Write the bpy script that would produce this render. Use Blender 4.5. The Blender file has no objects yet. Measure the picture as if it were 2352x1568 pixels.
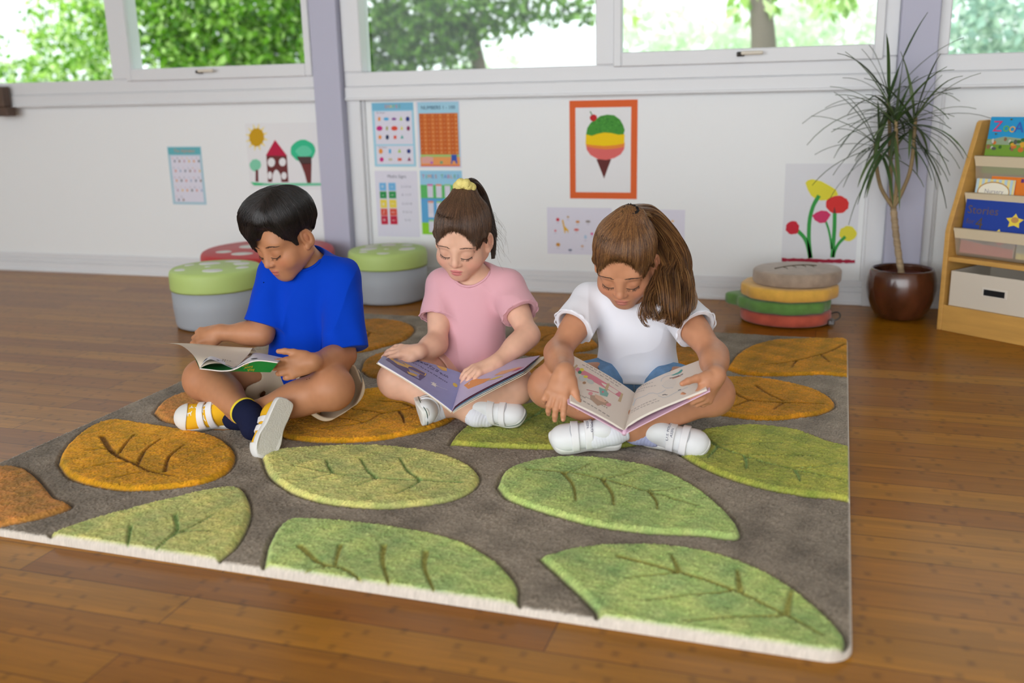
import bpy, math, random
import numpy as np
from mathutils import Vector, Matrix

random.seed(7)
rng = np.random.default_rng(11)
SC = bpy.context.scene
COL = SC.collection
PI = math.pi
V3 = lambda *a: np.array(a, float)


# ------------------------------------------------------------------ colours, materials
def lin(c):
    c = c / 255.0
    return c / 12.92 if c <= 0.04045 else ((c + 0.055) / 1.055) ** 2.4


def rgb(r, g=None, b=None):
    if g is None:
        r, g, b = r
    return (lin(r), lin(g), lin(b), 1.0)


MATS = {}


def mat(name, col, rough=0.6, spec=0.4, bump=0.0, bscale=200.0, var=0.0, vscale=8.0, metal=0.0, sheen=0.0, attr=None,
        coat=0.0, trans=0.0, sss=0.0, stretch=(1, 1, 1), bdist=0.002):
    """procedural principled material; col is sRGB 0-255"""
    if name in MATS:
        return MATS[name]
    m = bpy.data.materials.new(name)
    m.use_nodes = True
    nt = m.node_tree
    b = nt.nodes['Principled BSDF']
    L = nt.links.new
    b.inputs['Roughness'].default_value = rough
    b.inputs['Specular IOR Level'].default_value = spec
    b.inputs['Metallic'].default_value = metal
    b.inputs['Sheen Weight'].default_value = sheen
    b.inputs['Coat Weight'].default_value = coat
    b.inputs['Coat Roughness'].default_value = 0.15
    if sss:
        b.inputs['Subsurface Weight'].default_value = sss
        b.inputs['Subsurface Radius'].default_value = (0.012, 0.005, 0.003)
        b.inputs['Subsurface Scale'].default_value = 1.0
    c = rgb(col)
    b.inputs['Base Color'].default_value = c
    src = None
    if attr:
        a = nt.nodes.new('ShaderNodeAttribute')
        a.attribute_name = attr
        src = a.outputs['Color']
        L(src, b.inputs['Base Color'])
    tc = nt.nodes.new('ShaderNodeTexCoord')
    mp = nt.nodes.new('ShaderNodeMapping')
    mp.inputs['Scale'].default_value = stretch
    L(tc.outputs['Object'], mp.inputs['Vector'])
    if var:
        n = nt.nodes.new('ShaderNodeTexNoise')
        n.inputs['Scale'].default_value = vscale
        n.inputs['Detail'].default_value = 4
        L(mp.outputs['Vector'], n.inputs['Vector'])
        r = nt.nodes.new('ShaderNodeMapRange')
        r.inputs['From Min'].default_value = 0.3
        r.inputs['From Max'].default_value = 0.7
        r.inputs['To Min'].default_value = 1 - var
        r.inputs['To Max'].default_value = 1 + var
        L(n.outputs['Fac'], r.inputs['Value'])
        mx = nt.nodes.new('ShaderNodeVectorMath')
        mx.operation = 'SCALE'
        if src:
            L(src, mx.inputs[0])
        else:
            mx.inputs[0].default_value = c[:3]
        L(r.outputs['Result'], mx.inputs['Scale'])
        L(mx.outputs['Vector'], b.inputs['Base Color'])
    if bump:
        n2 = nt.nodes.new('ShaderNodeTexNoise')
        n2.inputs['Scale'].default_value = bscale
        n2.inputs['Detail'].default_value = 3
        L(mp.outputs['Vector'], n2.inputs['Vector'])
        bp = nt.nodes.new('ShaderNodeBump')
        bp.inputs['Strength'].default_value = bump
        bp.inputs['Distance'].default_value = bdist
        L(n2.outputs['Fac'], bp.inputs['Height'])
        L(bp.outputs['Normal'], b.inputs['Normal'])
    if trans:
        tr = nt.nodes.new('ShaderNodeBsdfTranslucent')
        tr.inputs['Color'].default_value = c
        if src:
            L(src, tr.inputs['Color'])
        mix = nt.nodes.new('ShaderNodeMixShader')
        mix.inputs['Fac'].default_value = trans
        L(b.outputs['BSDF'], mix.inputs[1])
        L(tr.outputs['BSDF'], mix.inputs[2])
        L(mix.outputs['Shader'], nt.nodes['Material Output'].inputs['Surface'])
    MATS[name] = m
    return m


# ------------------------------------------------------------------ objects
def tag(o, label=None, cat=None, group=None, kind=None):
    if label:
        o['label'] = label
    if cat:
        o['category'] = cat
    if group:
        o['group'] = group
    if kind:
        o['kind'] = kind
    return o


def empty(name, loc=(0, 0, 0), rotz=0.0, label=None, cat=None, group=None, kind=None, rot=None):
    o = bpy.data.objects.new(name, None)
    COL.objects.link(o)
    o.empty_display_size = 0.05
    o.location = loc
    o.rotation_euler = rot if rot is not None else (0, 0, rotz)
    return tag(o, label, cat, group, kind)


def link_mesh(name, me, mats, parent=None, smooth=True):
    if not isinstance(mats, (list, tuple)):
        mats = [mats]
    for m in mats:
        me.materials.append(m)
    o = bpy.data.objects.new(name, me)
    COL.objects.link(o)
    if parent is not None:
        o.parent = parent
    return o


def world_inv(parent):
    """matrix world -> parent local (parent chain of empties/meshes set by loc/rot)"""
    M = Matrix.Identity(4)
    p = parent
    while p is not None:
        M = Matrix.LocRotScale(p.location, p.rotation_euler, p.scale) @ M
        p = p.parent
    return M.inverted()


def arr_mesh(name, verts, quads=None, tris=None, mats=None, parent=None, smooth=True, col=None, midx=None, world=True, polys=None):
    """mesh from numpy arrays given in world coordinates"""
    verts = np.asarray(verts, float).reshape(-1, 3)
    if parent is not None and world:
        M = np.array(world_inv(parent))
        verts = verts @ M[:3, :3].T + M[:3, 3]
    me = bpy.data.meshes.new(name)
    if polys is not None:
        me.from_pydata(verts.tolist(), [], polys)
    else:
        q = np.zeros((0, 4), int) if quads is None else np.asarray(quads, int).reshape(-1, 4)
        t = np.zeros((0, 3), int) if tris is None else np.asarray(tris, int).reshape(-1, 3)
        me.vertices.add(len(verts))
        me.vertices.foreach_set('co', verts.astype(np.float32).ravel())
        loops = np.concatenate([q.ravel(), t.ravel()]).astype(np.int32)
        starts = np.concatenate([np.arange(len(q)) * 4, len(q) * 4 + np.arange(len(t)) * 3]).astype(np.int32)
        me.loops.add(len(loops))
        me.loops.foreach_set('vertex_index', loops)
        me.polygons.add(len(starts))
        me.polygons.foreach_set('loop_start', starts)
        me.update(calc_edges=True)
    n = len(me.polygons)
    me.polygons.foreach_set('use_smooth', np.full(n, smooth, bool))
    if midx is not None:
        me.polygons.foreach_set('material_index', np.asarray(midx, np.int32))
    if col is not None:
        a = me.color_attributes.new('Col', 'FLOAT_COLOR', 'POINT')
        c = np.ones((len(verts), 4), np.float32)
        c[:, :3] = col
        a.data.foreach_set('color', c.ravel())
    me.validate()
    return link_mesh(name, me, mats if mats is not None else [], parent, smooth)


class MB:
    """collects polygons of one mesh (one object); several materials allowed"""

    def __init__(self):
        self.v, self.f, self.m, self.sm, self.n = [], [], [], [], 0

    def add(self, verts, faces, m=0, smooth=False):
        verts = np.asarray(verts, float).reshape(-1, 3)
        b = self.n
        self.v.append(verts)
        self.n += len(verts)
        for f in faces:
            self.f.append(tuple(int(i) + b for i in f))
            self.m.append(m)
            self.sm.append(smooth)
        return self

    def box(self, lo, hi, m=0, bev=0.0, R=None, o=None):
        lo, hi = np.minimum(lo, hi), np.maximum(lo, hi)
        lo = np.array(lo, float); hi = np.array(hi, float)
        if bev <= 0:
            v = np.array([[x, y, z] for x in (lo[0], hi[0]) for y in (lo[1], hi[1]) for z in (lo[2], hi[2])])
            f = [(0, 1, 3, 2), (4, 6, 7, 5), (0, 4, 5, 1), (2, 3, 7, 6), (0, 2, 6, 4), (1, 5, 7, 3)]
            sm = False
        else:
            bev = min(bev, 0.49 * float(np.min(hi - lo)))
            v, f = _bevbox(lo, hi, bev)
            sm = False
        if R is not None:
            v = v @ np.asarray(R).T
        if o is not None:
            v = v + np.asarray(o)
        return self.add(v, f, m, sm)

    def tube(self, pts, r, n=8, m=0, cap=True, smooth=True):
        v, f = tube_arr(pts, r, n, cap)
        return self.add(v, f, m, smooth)

    def lathe(self, prof, n=48, m=0, o=(0, 0, 0), smooth=True, sx=1.0, sy=1.0):
        prof = np.asarray(prof, float)
        a = np.linspace(0, 2 * PI, n, endpoint=False)
        v = np.stack([np.outer(prof[:, 0], np.cos(a)) * sx, np.outer(prof[:, 0], np.sin(a)) * sy,
                      np.repeat(prof[:, 1][:, None], n, 1)], -1).reshape(-1, 3) + np.asarray(o)
        f = []
        for i in range(len(prof) - 1):
            for j in range(n):
                k = (j + 1) % n
                f.append((i * n + j, i * n + k, (i + 1) * n + k, (i + 1) * n + j))
        if prof[0, 0] > 1e-6:
            f.append(tuple(range(n - 1, -1, -1)))
        if prof[-1, 0] > 1e-6:
            f.append(tuple((len(prof) - 1) * n + j for j in range(n)))
        return self.add(v, f, m, smooth)

    def plate(self, poly, z0, z1, m=0, M=None):
        """polygon (2-D) extruded between z0 and z1, M maps (u,v,w) rows to world: o + u*eu + v*ev + w*ew"""
        P = np.asarray(poly, float)
        n = len(P)
        v = np.concatenate([np.c_[P, np.full(n, z0)], np.c_[P, np.full(n, z1)]])
        if M is not None:
            o, eu, ev, ew = [np.asarray(q, float) for q in M]
            v = o + v[:, :1] * eu + v[:, 1:2] * ev + v[:, 2:] * ew
        f = [tuple(range(n - 1, -1, -1)), tuple(range(n, 2 * n))]
        f += [(i, (i + 1) % n, n + (i + 1) % n, n + i) for i in range(n)]
        return self.add(v, f, m, False)

    def build(self, name, mats, parent=None, world=True, bevel=0.0, smooth_angle=None):
        v = np.concatenate(self.v)
        o = arr_mesh(name, v, polys=self.f, mats=mats, parent=parent, world=world, midx=self.m)
        o.data.polygons.foreach_set('use_smooth', np.array(self.sm, bool))
        if bevel:
            md = o.modifiers.new('bevel', 'BEVEL')
            md.width = bevel
            md.segments = 2
            md.limit_method = 'ANGLE'
        return o


def _bevbox(lo, hi, b):
    """box with chamfered edges and corners"""
    v, idx = [], {}
    for ix in (0, 1):
        for iy in (0, 1):
            for iz in (0, 1):
                c = [(lo, hi)[i][k] for k, i in enumerate((ix, iy, iz))]
                s = [(1 if i == 0 else -1) * b for i in (ix, iy, iz)]
                for ax in range(3):
                    p = [c[k] + (0 if k == ax else s[k]) for k in range(3)]
                    idx[(ix, iy, iz, ax)] = len(v)
                    v.append(p)
    f = []
    for ax in range(3):
        o1, o2 = (ax + 1) % 3, (ax + 2) % 3
        for s in (0, 1):
            q = []
            for a, c in ((0, 0), (1, 0), (1, 1), (0, 1)):
                k = [0, 0, 0]; k[ax] = s; k[o1] = a; k[o2] = c
                q.append(idx[(*k, ax)])
            f.append(tuple(q if s else q[::-1]))
        for a in (0, 1):
            for c in (0, 1):
                k0 = [0, 0, 0]; k0[o1] = a; k0[o2] = c
                k1 = list(k0); k1[ax] = 1
                q = [idx[(*k0, o1)], idx[(*k1, o1)], idx[(*k1, o2)], idx[(*k0, o2)]]
                f.append(tuple(q if a == c else q[::-1]))
    for ix in (0, 1):
        for iy in (0, 1):
            for iz in (0, 1):
                q = [idx[(ix, iy, iz, k)] for k in range(3)]
                f.append(tuple(q if (ix + iy + iz) % 2 else q[::-1]))
    return np.array(v, float), f


def frames(pts):
    P = np.asarray(pts, float)
    T = np.gradient(P, axis=0)
    T /= np.linalg.norm(T, axis=1)[:, None] + 1e-12
    up = V3(0, 0, 1) if abs(T[0, 2]) < 0.9 else V3(1, 0, 0)
    N = np.zeros_like(P)
    n = np.cross(T[0], up); n /= np.linalg.norm(n)
    for i in range(len(P)):
        n = n - T[i] * (n @ T[i]); n /= np.linalg.norm(n) + 1e-12
        N[i] = n
    return P, T, N, np.cross(T, N)


def tube_arr(pts, r, n=8, cap=True):
    P, T, N, B = frames(pts)
    r = np.broadcast_to(np.asarray(r, float), (len(P),)) if np.ndim(r) == 0 else np.asarray(r, float)
    a = np.linspace(0, 2 * PI, n, endpoint=False)
    v = P[:, None] + r[:, None, None] * (np.cos(a)[None, :, None] * N[:, None] + np.sin(a)[None, :, None] * B[:, None])
    v = v.reshape(-1, 3)
    f = []
    for i in range(len(P) - 1):
        for j in range(n):
            k = (j + 1) % n
            f.append((i * n + j, i * n + k, (i + 1) * n + k, (i + 1) * n + j))
    if cap:
        f.append(tuple(range(n - 1, -1, -1)))
        f.append(tuple((len(P) - 1) * n + j for j in range(n)))
    return v, f


def spline(ctrl, n):
    """Catmull-Rom through the control points, n samples"""
    C = np.asarray(ctrl, float)
    C = np.vstack([2 * C[0] - C[1], C, 2 * C[-1] - C[-2]])
    m = len(C) - 3
    t = np.linspace(0, m - 1e-9, n)
    i = t.astype(int); u = (t - i)[:, None]
    p0, p1, p2, p3 = C[i], C[i + 1], C[i + 2], C[i + 3]
    return 0.5 * (2 * p1 + (p2 - p0) * u + (2 * p0 - 5 * p1 + 4 * p2 - p3) * u ** 2 + (3 * p1 - p0 - 3 * p2 + p3) * u ** 3)


def tubes_many(name, curves, r0, r1, mats, parent, cols=None, n=4, mid=1.0):
    """many thin strands (k, m, 3) as one mesh: hair"""
    K, m, _ = curves.shape
    T = np.gradient(curves, axis=1)
    T /= np.linalg.norm(T, axis=2, keepdims=True) + 1e-12
    ref = np.where(np.abs(T[:, :, 2:3]) < 0.9, V3(0, 0, 1), V3(1, 0, 0))
    N = np.cross(T, ref); N /= np.linalg.norm(N, axis=2, keepdims=True) + 1e-12
    B = np.cross(T, N)
    t = np.linspace(0, 1, m)
    rad = np.asarray(r0).reshape(-1, 1) * (1 - t) + np.asarray(r1).reshape(-1, 1) * t
    a = np.linspace(0, 2 * PI, n, endpoint=False)
    v = curves[:, :, None] + rad[:, :, None, None] * (np.cos(a)[None, None, :, None] * N[:, :, None] + np.sin(a)[None, None, :, None] * B[:, :, None])
    base = (np.arange(K) * m * n)[:, None, None] + (np.arange(m - 1) * n)[None, :, None]
    j = np.arange(n)[None, None, :]; k = (j + 1) % n
    q = np.stack([base + j, base + k, base + n + k, base + n + j], -1).reshape(-1, 4)
    col = None
    if cols is not None:
        col = np.repeat(cols, m * n, axis=0) if cols.ndim == 2 else np.repeat(cols.reshape(-1, 3), n, axis=0)
    return arr_mesh(name, v.reshape(-1, 3), quads=q, mats=mats, parent=parent, col=col)


# ------------------------------------------------------------------ text
def text_mesh(s, size=1.0, align='CENTER'):
    """returns (verts 2-D, faces) of flat lettering, x right, y up, centred"""
    c = bpy.data.curves.new('txt', 'FONT')
    c.body = s
    c.size = size
    c.align_x = align
    c.align_y = 'CENTER'
    c.resolution_u = 2
    o = bpy.data.objects.new('txt', c)
    COL.objects.link(o)
    dg = bpy.context.evaluated_depsgraph_get()
    dg.update()
    me = o.evaluated_get(dg).to_mesh()
    v = np.array([q.co[:2] for q in me.vertices]).reshape(-1, 2)
    f = [tuple(p.vertices) for p in me.polygons]
    o.evaluated_get(dg).to_mesh_clear()
    bpy.data.objects.remove(o)
    bpy.data.curves.remove(c)
    return v, f


# ------------------------------------------------------------------ signed distance modelling
class Shape:
    """ordered list of smooth unions / subtractions of rounded primitives"""

    def __init__(self):
        self.ops = []

    def copy(self):
        s = Shape(); s.ops = list(self.ops); return s

    def cone(self, a, b, ra, rb=None, k=0.01, op='u'):
        a, b = np.asarray(a, float), np.asarray(b, float)
        rb = ra if rb is None else rb
        ba = b - a; L2 = max(float(ba @ ba), 1e-12)

        def f(P):
            pa = P - a
            h = np.clip(pa @ ba / L2, 0, 1)
            return np.sqrt(((pa - h[:, None] * ba) ** 2).sum(1)) - (ra + (rb - ra) * h)
        self.ops.append((op, f, k)); return self

    def chain(self, pts, rs, k=0.01, op='u'):
        for i in range(len(pts) - 1):
            self.cone(pts[i], pts[i + 1], rs[i], rs[i + 1], k, op)
        return self

    def ell(self, c, r, R=None, k=0.01, op='u'):
        c, r = np.asarray(c, float), np.asarray(r, float)
        if r.ndim == 0:
            r = np.repeat(r, 3)
        rm = float(r.min())

        def f(P):
            q = P - c
            if R is not None:
                q = q @ R
            k0 = np.sqrt(((q / r) ** 2).sum(1)); k1 = np.sqrt(((q / (r * r)) ** 2).sum(1))
            return np.where(k0 < 1e-6, -rm, k0 * (k0 - 1) / np.maximum(k1, 1e-9))
        self.ops.append((op, f, k)); return self

    def rbox(self, c, half, rad, R=None, k=0.01, op='u'):
        c, half = np.asarray(c, float), np.asarray(half, float)

        def f(P):
            q = P - c
            if R is not None:
                q = q @ R
            q = np.abs(q) - (half - rad)
            return np.sqrt((np.maximum(q, 0) ** 2).sum(1)) + np.minimum(q.max(1), 0) - rad
        self.ops.append((op, f, k)); return self

    def fn(self, f, k=0.01, op='u'):
        self.ops.append((op, f, k)); return self

    def plane(self, p, n, k=0.003):
        """keep the side the normal points away from"""
        p = np.asarray(p, float); n = np.asarray(n, float); n = n / np.linalg.norm(n)
        self.ops.append(('i', lambda P: (P - p) @ n, k)); return self

    def disp(self, f):
        self.ops.append(('d', f, 0)); return self

    def __call__(self, P, ops=None):
        d = np.full(len(P), 1e3)
        for op, f, k in (self.ops if ops is None else ops):
            if op == 'd':
                d = d + f(P); continue
            e = f(P)
            if op == 'u':
                h = np.maximum(k - np.abs(d - e), 0) / k if k > 0 else 0
                d = np.minimum(d, e) - h * h * k * 0.25
            else:
                e = -e if op == 's' else e
                h = np.maximum(k - np.abs(d - e), 0) / k if k > 0 else 0
                d = np.maximum(d, e) + h * h * k * 0.25
        return d

    def mesh(self, lo, hi, h, B=12, slack=1.25):
        lo = np.asarray(lo, float); hi = np.asarray(hi, float)
        nb = np.maximum(1, np.ceil((hi - lo) / (h * B)).astype(int))
        bi = np.stack(np.meshgrid(*[np.arange(n) for n in nb], indexing='ij'), -1).reshape(-1, 3)
        half = h * B * 0.5
        cen = lo + (bi + 0.5) * h * B
        rad = half * math.sqrt(3)
        D = [None if op == 'd' else f(cen) for op, f, k in self.ops]
        d = np.full(len(cen), 1e3)
        for (op, f, k), e in zip(self.ops, D):
            if op == 'd':
                d = d + f(cen)
            elif op == 'u':
                q = np.maximum(k - np.abs(d - e), 0) / k if k > 0 else 0
                d = np.minimum(d, e) - q * q * k * .25
            else:
                d = np.maximum(d, -e if op == 's' else e)
        keep = np.where(np.abs(d) < rad * slack + 0.004)[0]
        g = np.arange(B + 1) * h
        loc = np.stack(np.meshgrid(g, g, g, indexing='ij'), -1).reshape(-1, 3)
        NX = nb * B + 2
        keyf = lambda c: ((c[..., 0] + 1) * (NX[1] + 1) + c[..., 1] + 1) * (NX[2] + 1) + c[..., 2] + 1
        VK, VP, QK = [], [], []
        for b in keep:
            o = lo + bi[b] * h * B
            ops = [op for op, e in zip(self.ops, D) if op[0] in 'di' or e[b] - rad * 1.15 < op[2] + 3 * h]
            S = self(o + loc, ops).reshape(B + 1, B + 1, B + 1)
            neg = S < 0
            if neg.all() or not neg.any():
                continue
            sm = np.zeros((B, B, B, 3)); ct = np.zeros((B, B, B))
            base = bi[b] * B
            for ax in range(3):
                sl0 = [slice(None)] * 3; sl1 = [slice(None)] * 3
                sl0[ax] = slice(0, B); sl1[ax] = slice(1, B + 1)
                s0, s1 = S[tuple(sl0)], S[tuple(sl1)]
                n0, n1 = neg[tuple(sl0)], neg[tuple(sl1)]
                m = n0 != n1
                idx = np.argwhere(m)
                if len(idx) == 0:
                    continue
                t = s0[m] / (s0[m] - s1[m])
                pos = idx.astype(float); pos[:, ax] += t
                val = np.zeros(m.shape + (3,)); val[m] = pos
                mf = m.astype(float)
                o1, o2 = (ax + 1) % 3, (ax + 2) % 3
                for a in (0, 1):
                    for c in (0, 1):
                        s = [slice(0, B)] * 3
                        s[o1] = slice(a, a + B); s[o2] = slice(c, c + B)
                        sm += val[tuple(s)]; ct += mf[tuple(s)]
                own = (idx[:, o1] < B) & (idx[:, o2] < B)
                gi = idx[own] + base
                e1 = np.zeros(3, int); e1[o1] = 1
                e2 = np.zeros(3, int); e2[o2] = 1
                q = np.stack([keyf(gi - e1 - e2), keyf(gi - e2), keyf(gi), keyf(gi - e1)], 1)
                fl = n0[m][own]
                q[~fl] = q[~fl][:, ::-1]
                QK.append(q)
            cell = np.argwhere(ct > 0)
            VK.append(keyf(cell + base))
            VP.append(o + sm[ct > 0] / ct[ct > 0][:, None] * h)
        VK = np.concatenate(VK); VP = np.concatenate(VP); QK = np.concatenate(QK)
        od = np.argsort(VK); VK = VK[od]; VP = VP[od]
        qi = np.searchsorted(VK, QK); qi = np.minimum(qi, len(VK) - 1)
        ok = (VK[qi] == QK).all(1)
        return VP, qi[ok]

    def grad(self, P, e=0.001):
        G = np.stack([self(P + d) - self(P - d) for d in (V3(e, 0, 0), V3(0, e, 0), V3(0, 0, e))], 1)
        return G / (np.linalg.norm(G, axis=1, keepdims=True) + 1e-12)

    def project(self, P, off=0.0, it=4):
        for _ in range(it):
            d = self(P) - off
            P = P - d[:, None] * self.grad(P)
        return P


def relax(v, q, it=1, f=0.5):
    """light Laplacian smoothing of a quad mesh"""
    e = np.concatenate([q[:, [0, 1]], q[:, [1, 2]], q[:, [2, 3]], q[:, [3, 0]]])
    for _ in range(it):
        s = np.zeros_like(v); n = np.zeros(len(v))
        for a, b in ((0, 1), (1, 0)):
            np.add.at(s, e[:, a], v[e[:, b]]); np.add.at(n, e[:, a], 1)
        v = v + f * (s / np.maximum(n, 1)[:, None] - v)
    return v


def frame_from(fwd, up):
    """columns: right, forward, up"""
    f = np.asarray(fwd, float); f = f / np.linalg.norm(f)
    u = np.asarray(up, float); u = u - f * (u @ f); u /= np.linalg.norm(u)
    return np.stack([np.cross(f, u), f, u], 1)


def smooth01(x, a, b):
    t = np.clip((x - a) / (b - a), 0, 1)
    return t * t * (3 - 2 * t)


_RP = np.random.default_rng(5).normal(size=(40, 3)); _RPH = np.random.default_rng(6).uniform(0, 6.28, 40)


def fnoise(P, s, n=10, o=0):
    """cheap smooth noise ~[-1,1]: sum of random plane waves, wavelength about 1/s"""
    r = np.zeros(len(P))
    for i in range(n):
        w = _RP[(i + o) % 40]; w = w / np.linalg.norm(w)
        r += np.sin(P @ w * (s * 6.28 * (0.6 + 0.08 * i)) + _RPH[(i * 3 + o) % 40])
    return r / math.sqrt(n) * 0.8
WORLD_LO, WORLD_HI, EXPOSURE = 1.0, 5.0, 0.16
AREAS = []
# ------------------------------------------------------------------ camera (35 mm lens, seated eye height)
CAM_H, WALL_Y = 0.873, 4.096
_F, _PITCH, _YAW, _ROLL = 2229.3435, .25270, .31260, -.02320   # focal length in pixels of the 2352 px wide frame


def _basis():
    fw = V3(-math.sin(_YAW) * math.cos(_PITCH), math.cos(_YAW) * math.cos(_PITCH), -math.sin(_PITCH))
    r = V3(math.cos(_YAW), math.sin(_YAW), 0)
    u = np.cross(r, fw)
    c, s = math.cos(_ROLL), math.sin(_ROLL)
    return c * r + s * u, -s * r + c * u, fw


_R, _U, _FW = _basis()
_C = V3(0, 0, CAM_H)


def ray(x, y):
    return ((x - 1176) * _R - (y - 784) * _U) / _F + _FW


def atY(x, y, Y=WALL_Y):
    d = ray(x, y); return _C + d * (Y / d[1])


def atZ(x, y, Z=0.0):
    d = ray(x, y); return _C + d * ((Z - CAM_H) / d[2])


cam = bpy.data.cameras.new('camera')
cam_o = bpy.data.objects.new('camera', cam)
COL.objects.link(cam_o)
M = Matrix.Identity(4)
for i in range(3):
    M[i][0], M[i][1], M[i][2], M[i][3] = _R[i], _U[i], -_FW[i], _C[i]
cam_o.matrix_world = M
cam.sensor_width = 36
cam.lens = _F / 2352 * 36
cam.clip_start = 0.05
cam.dof.use_dof = True
cam.dof.focus_distance = 2.52
cam.dof.aperture_fstop = 2.2
SC.camera = cam_o

# ------------------------------------------------------------------ light: daylight sky, with a brighter lobe added behind the camera to the left
w = bpy.data.worlds.new('daylight')
SC.world = w
w.use_nodes = True
nt = w.node_tree
bg = nt.nodes['Background']
tc = nt.nodes.new('ShaderNodeTexCoord')
dp = nt.nodes.new('ShaderNodeVectorMath'); dp.operation = 'DOT_PRODUCT'
dp.inputs[1].default_value = (-0.42, -0.88, 0.22)
nt.links.new(tc.outputs['Generated'], dp.inputs[0])
rp = nt.nodes.new('ShaderNodeMapRange')
rp.inputs['From Min'].default_value = 0.10
rp.inputs['From Max'].default_value = 1.0
rp.inputs['To Min'].default_value = WORLD_LO
rp.inputs['To Max'].default_value = WORLD_HI
nt.links.new(dp.outputs['Value'], rp.inputs['Value'])
dp2 = nt.nodes.new('ShaderNodeVectorMath'); dp2.operation = 'DOT_PRODUCT'
dp2.inputs[1].default_value = (0.0, 1.0, 0.05)          # open sky over the garden
nt.links.new(tc.outputs['Generated'], dp2.inputs[0])
rp2 = nt.nodes.new('ShaderNodeMapRange')
rp2.inputs['From Min'].default_value = 0.2
rp2.inputs['From Max'].default_value = 0.7
rp2.inputs['To Min'].default_value = 0.0
rp2.inputs['To Max'].default_value = 1.75
nt.links.new(dp2.outputs['Value'], rp2.inputs['Value'])
mxw = nt.nodes.new('ShaderNodeMath'); mxw.operation = 'MAXIMUM'
nt.links.new(rp.outputs['Result'], mxw.inputs[0])
nt.links.new(rp2.outputs['Result'], mxw.inputs[1])
nt.links.new(mxw.outputs['Value'], bg.inputs['Strength'])
bg.inputs['Color'].default_value = (0.93, 0.97, 1.0, 1)

vs = SC.view_settings
vs.view_transform = 'Standard'
vs.look = 'None'
vs.gamma = 1.0
vs.use_curve_mapping = False
vs.exposure = EXPOSURE
SC.cycles.max_bounces = 6
SC.cycles.diffuse_bounces = 3
SC.cycles.glossy_bounces = 3
SC.cycles.transparent_max_bounces = 12
SC.cycles.caustics_reflective = False
SC.cycles.caustics_refractive = False
SC.cycles.sample_clamp_indirect = 6


def area(name, loc, target, sx, sy, power, col=(1, 1, 1)):
    l = bpy.data.lights.new(name, 'AREA')
    l.shape = 'RECTANGLE'; l.size = sx; l.size_y = sy; l.energy = power; l.color = col
    o = bpy.data.objects.new(name, l)
    COL.objects.link(o)
    d = Vector(target) - Vector(loc)
    o.matrix_world = Matrix.Translation(loc) @ d.to_track_quat('-Z', 'Y').to_matrix().to_4x4()
    return o


for a in AREAS:
    area(*a)

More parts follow.
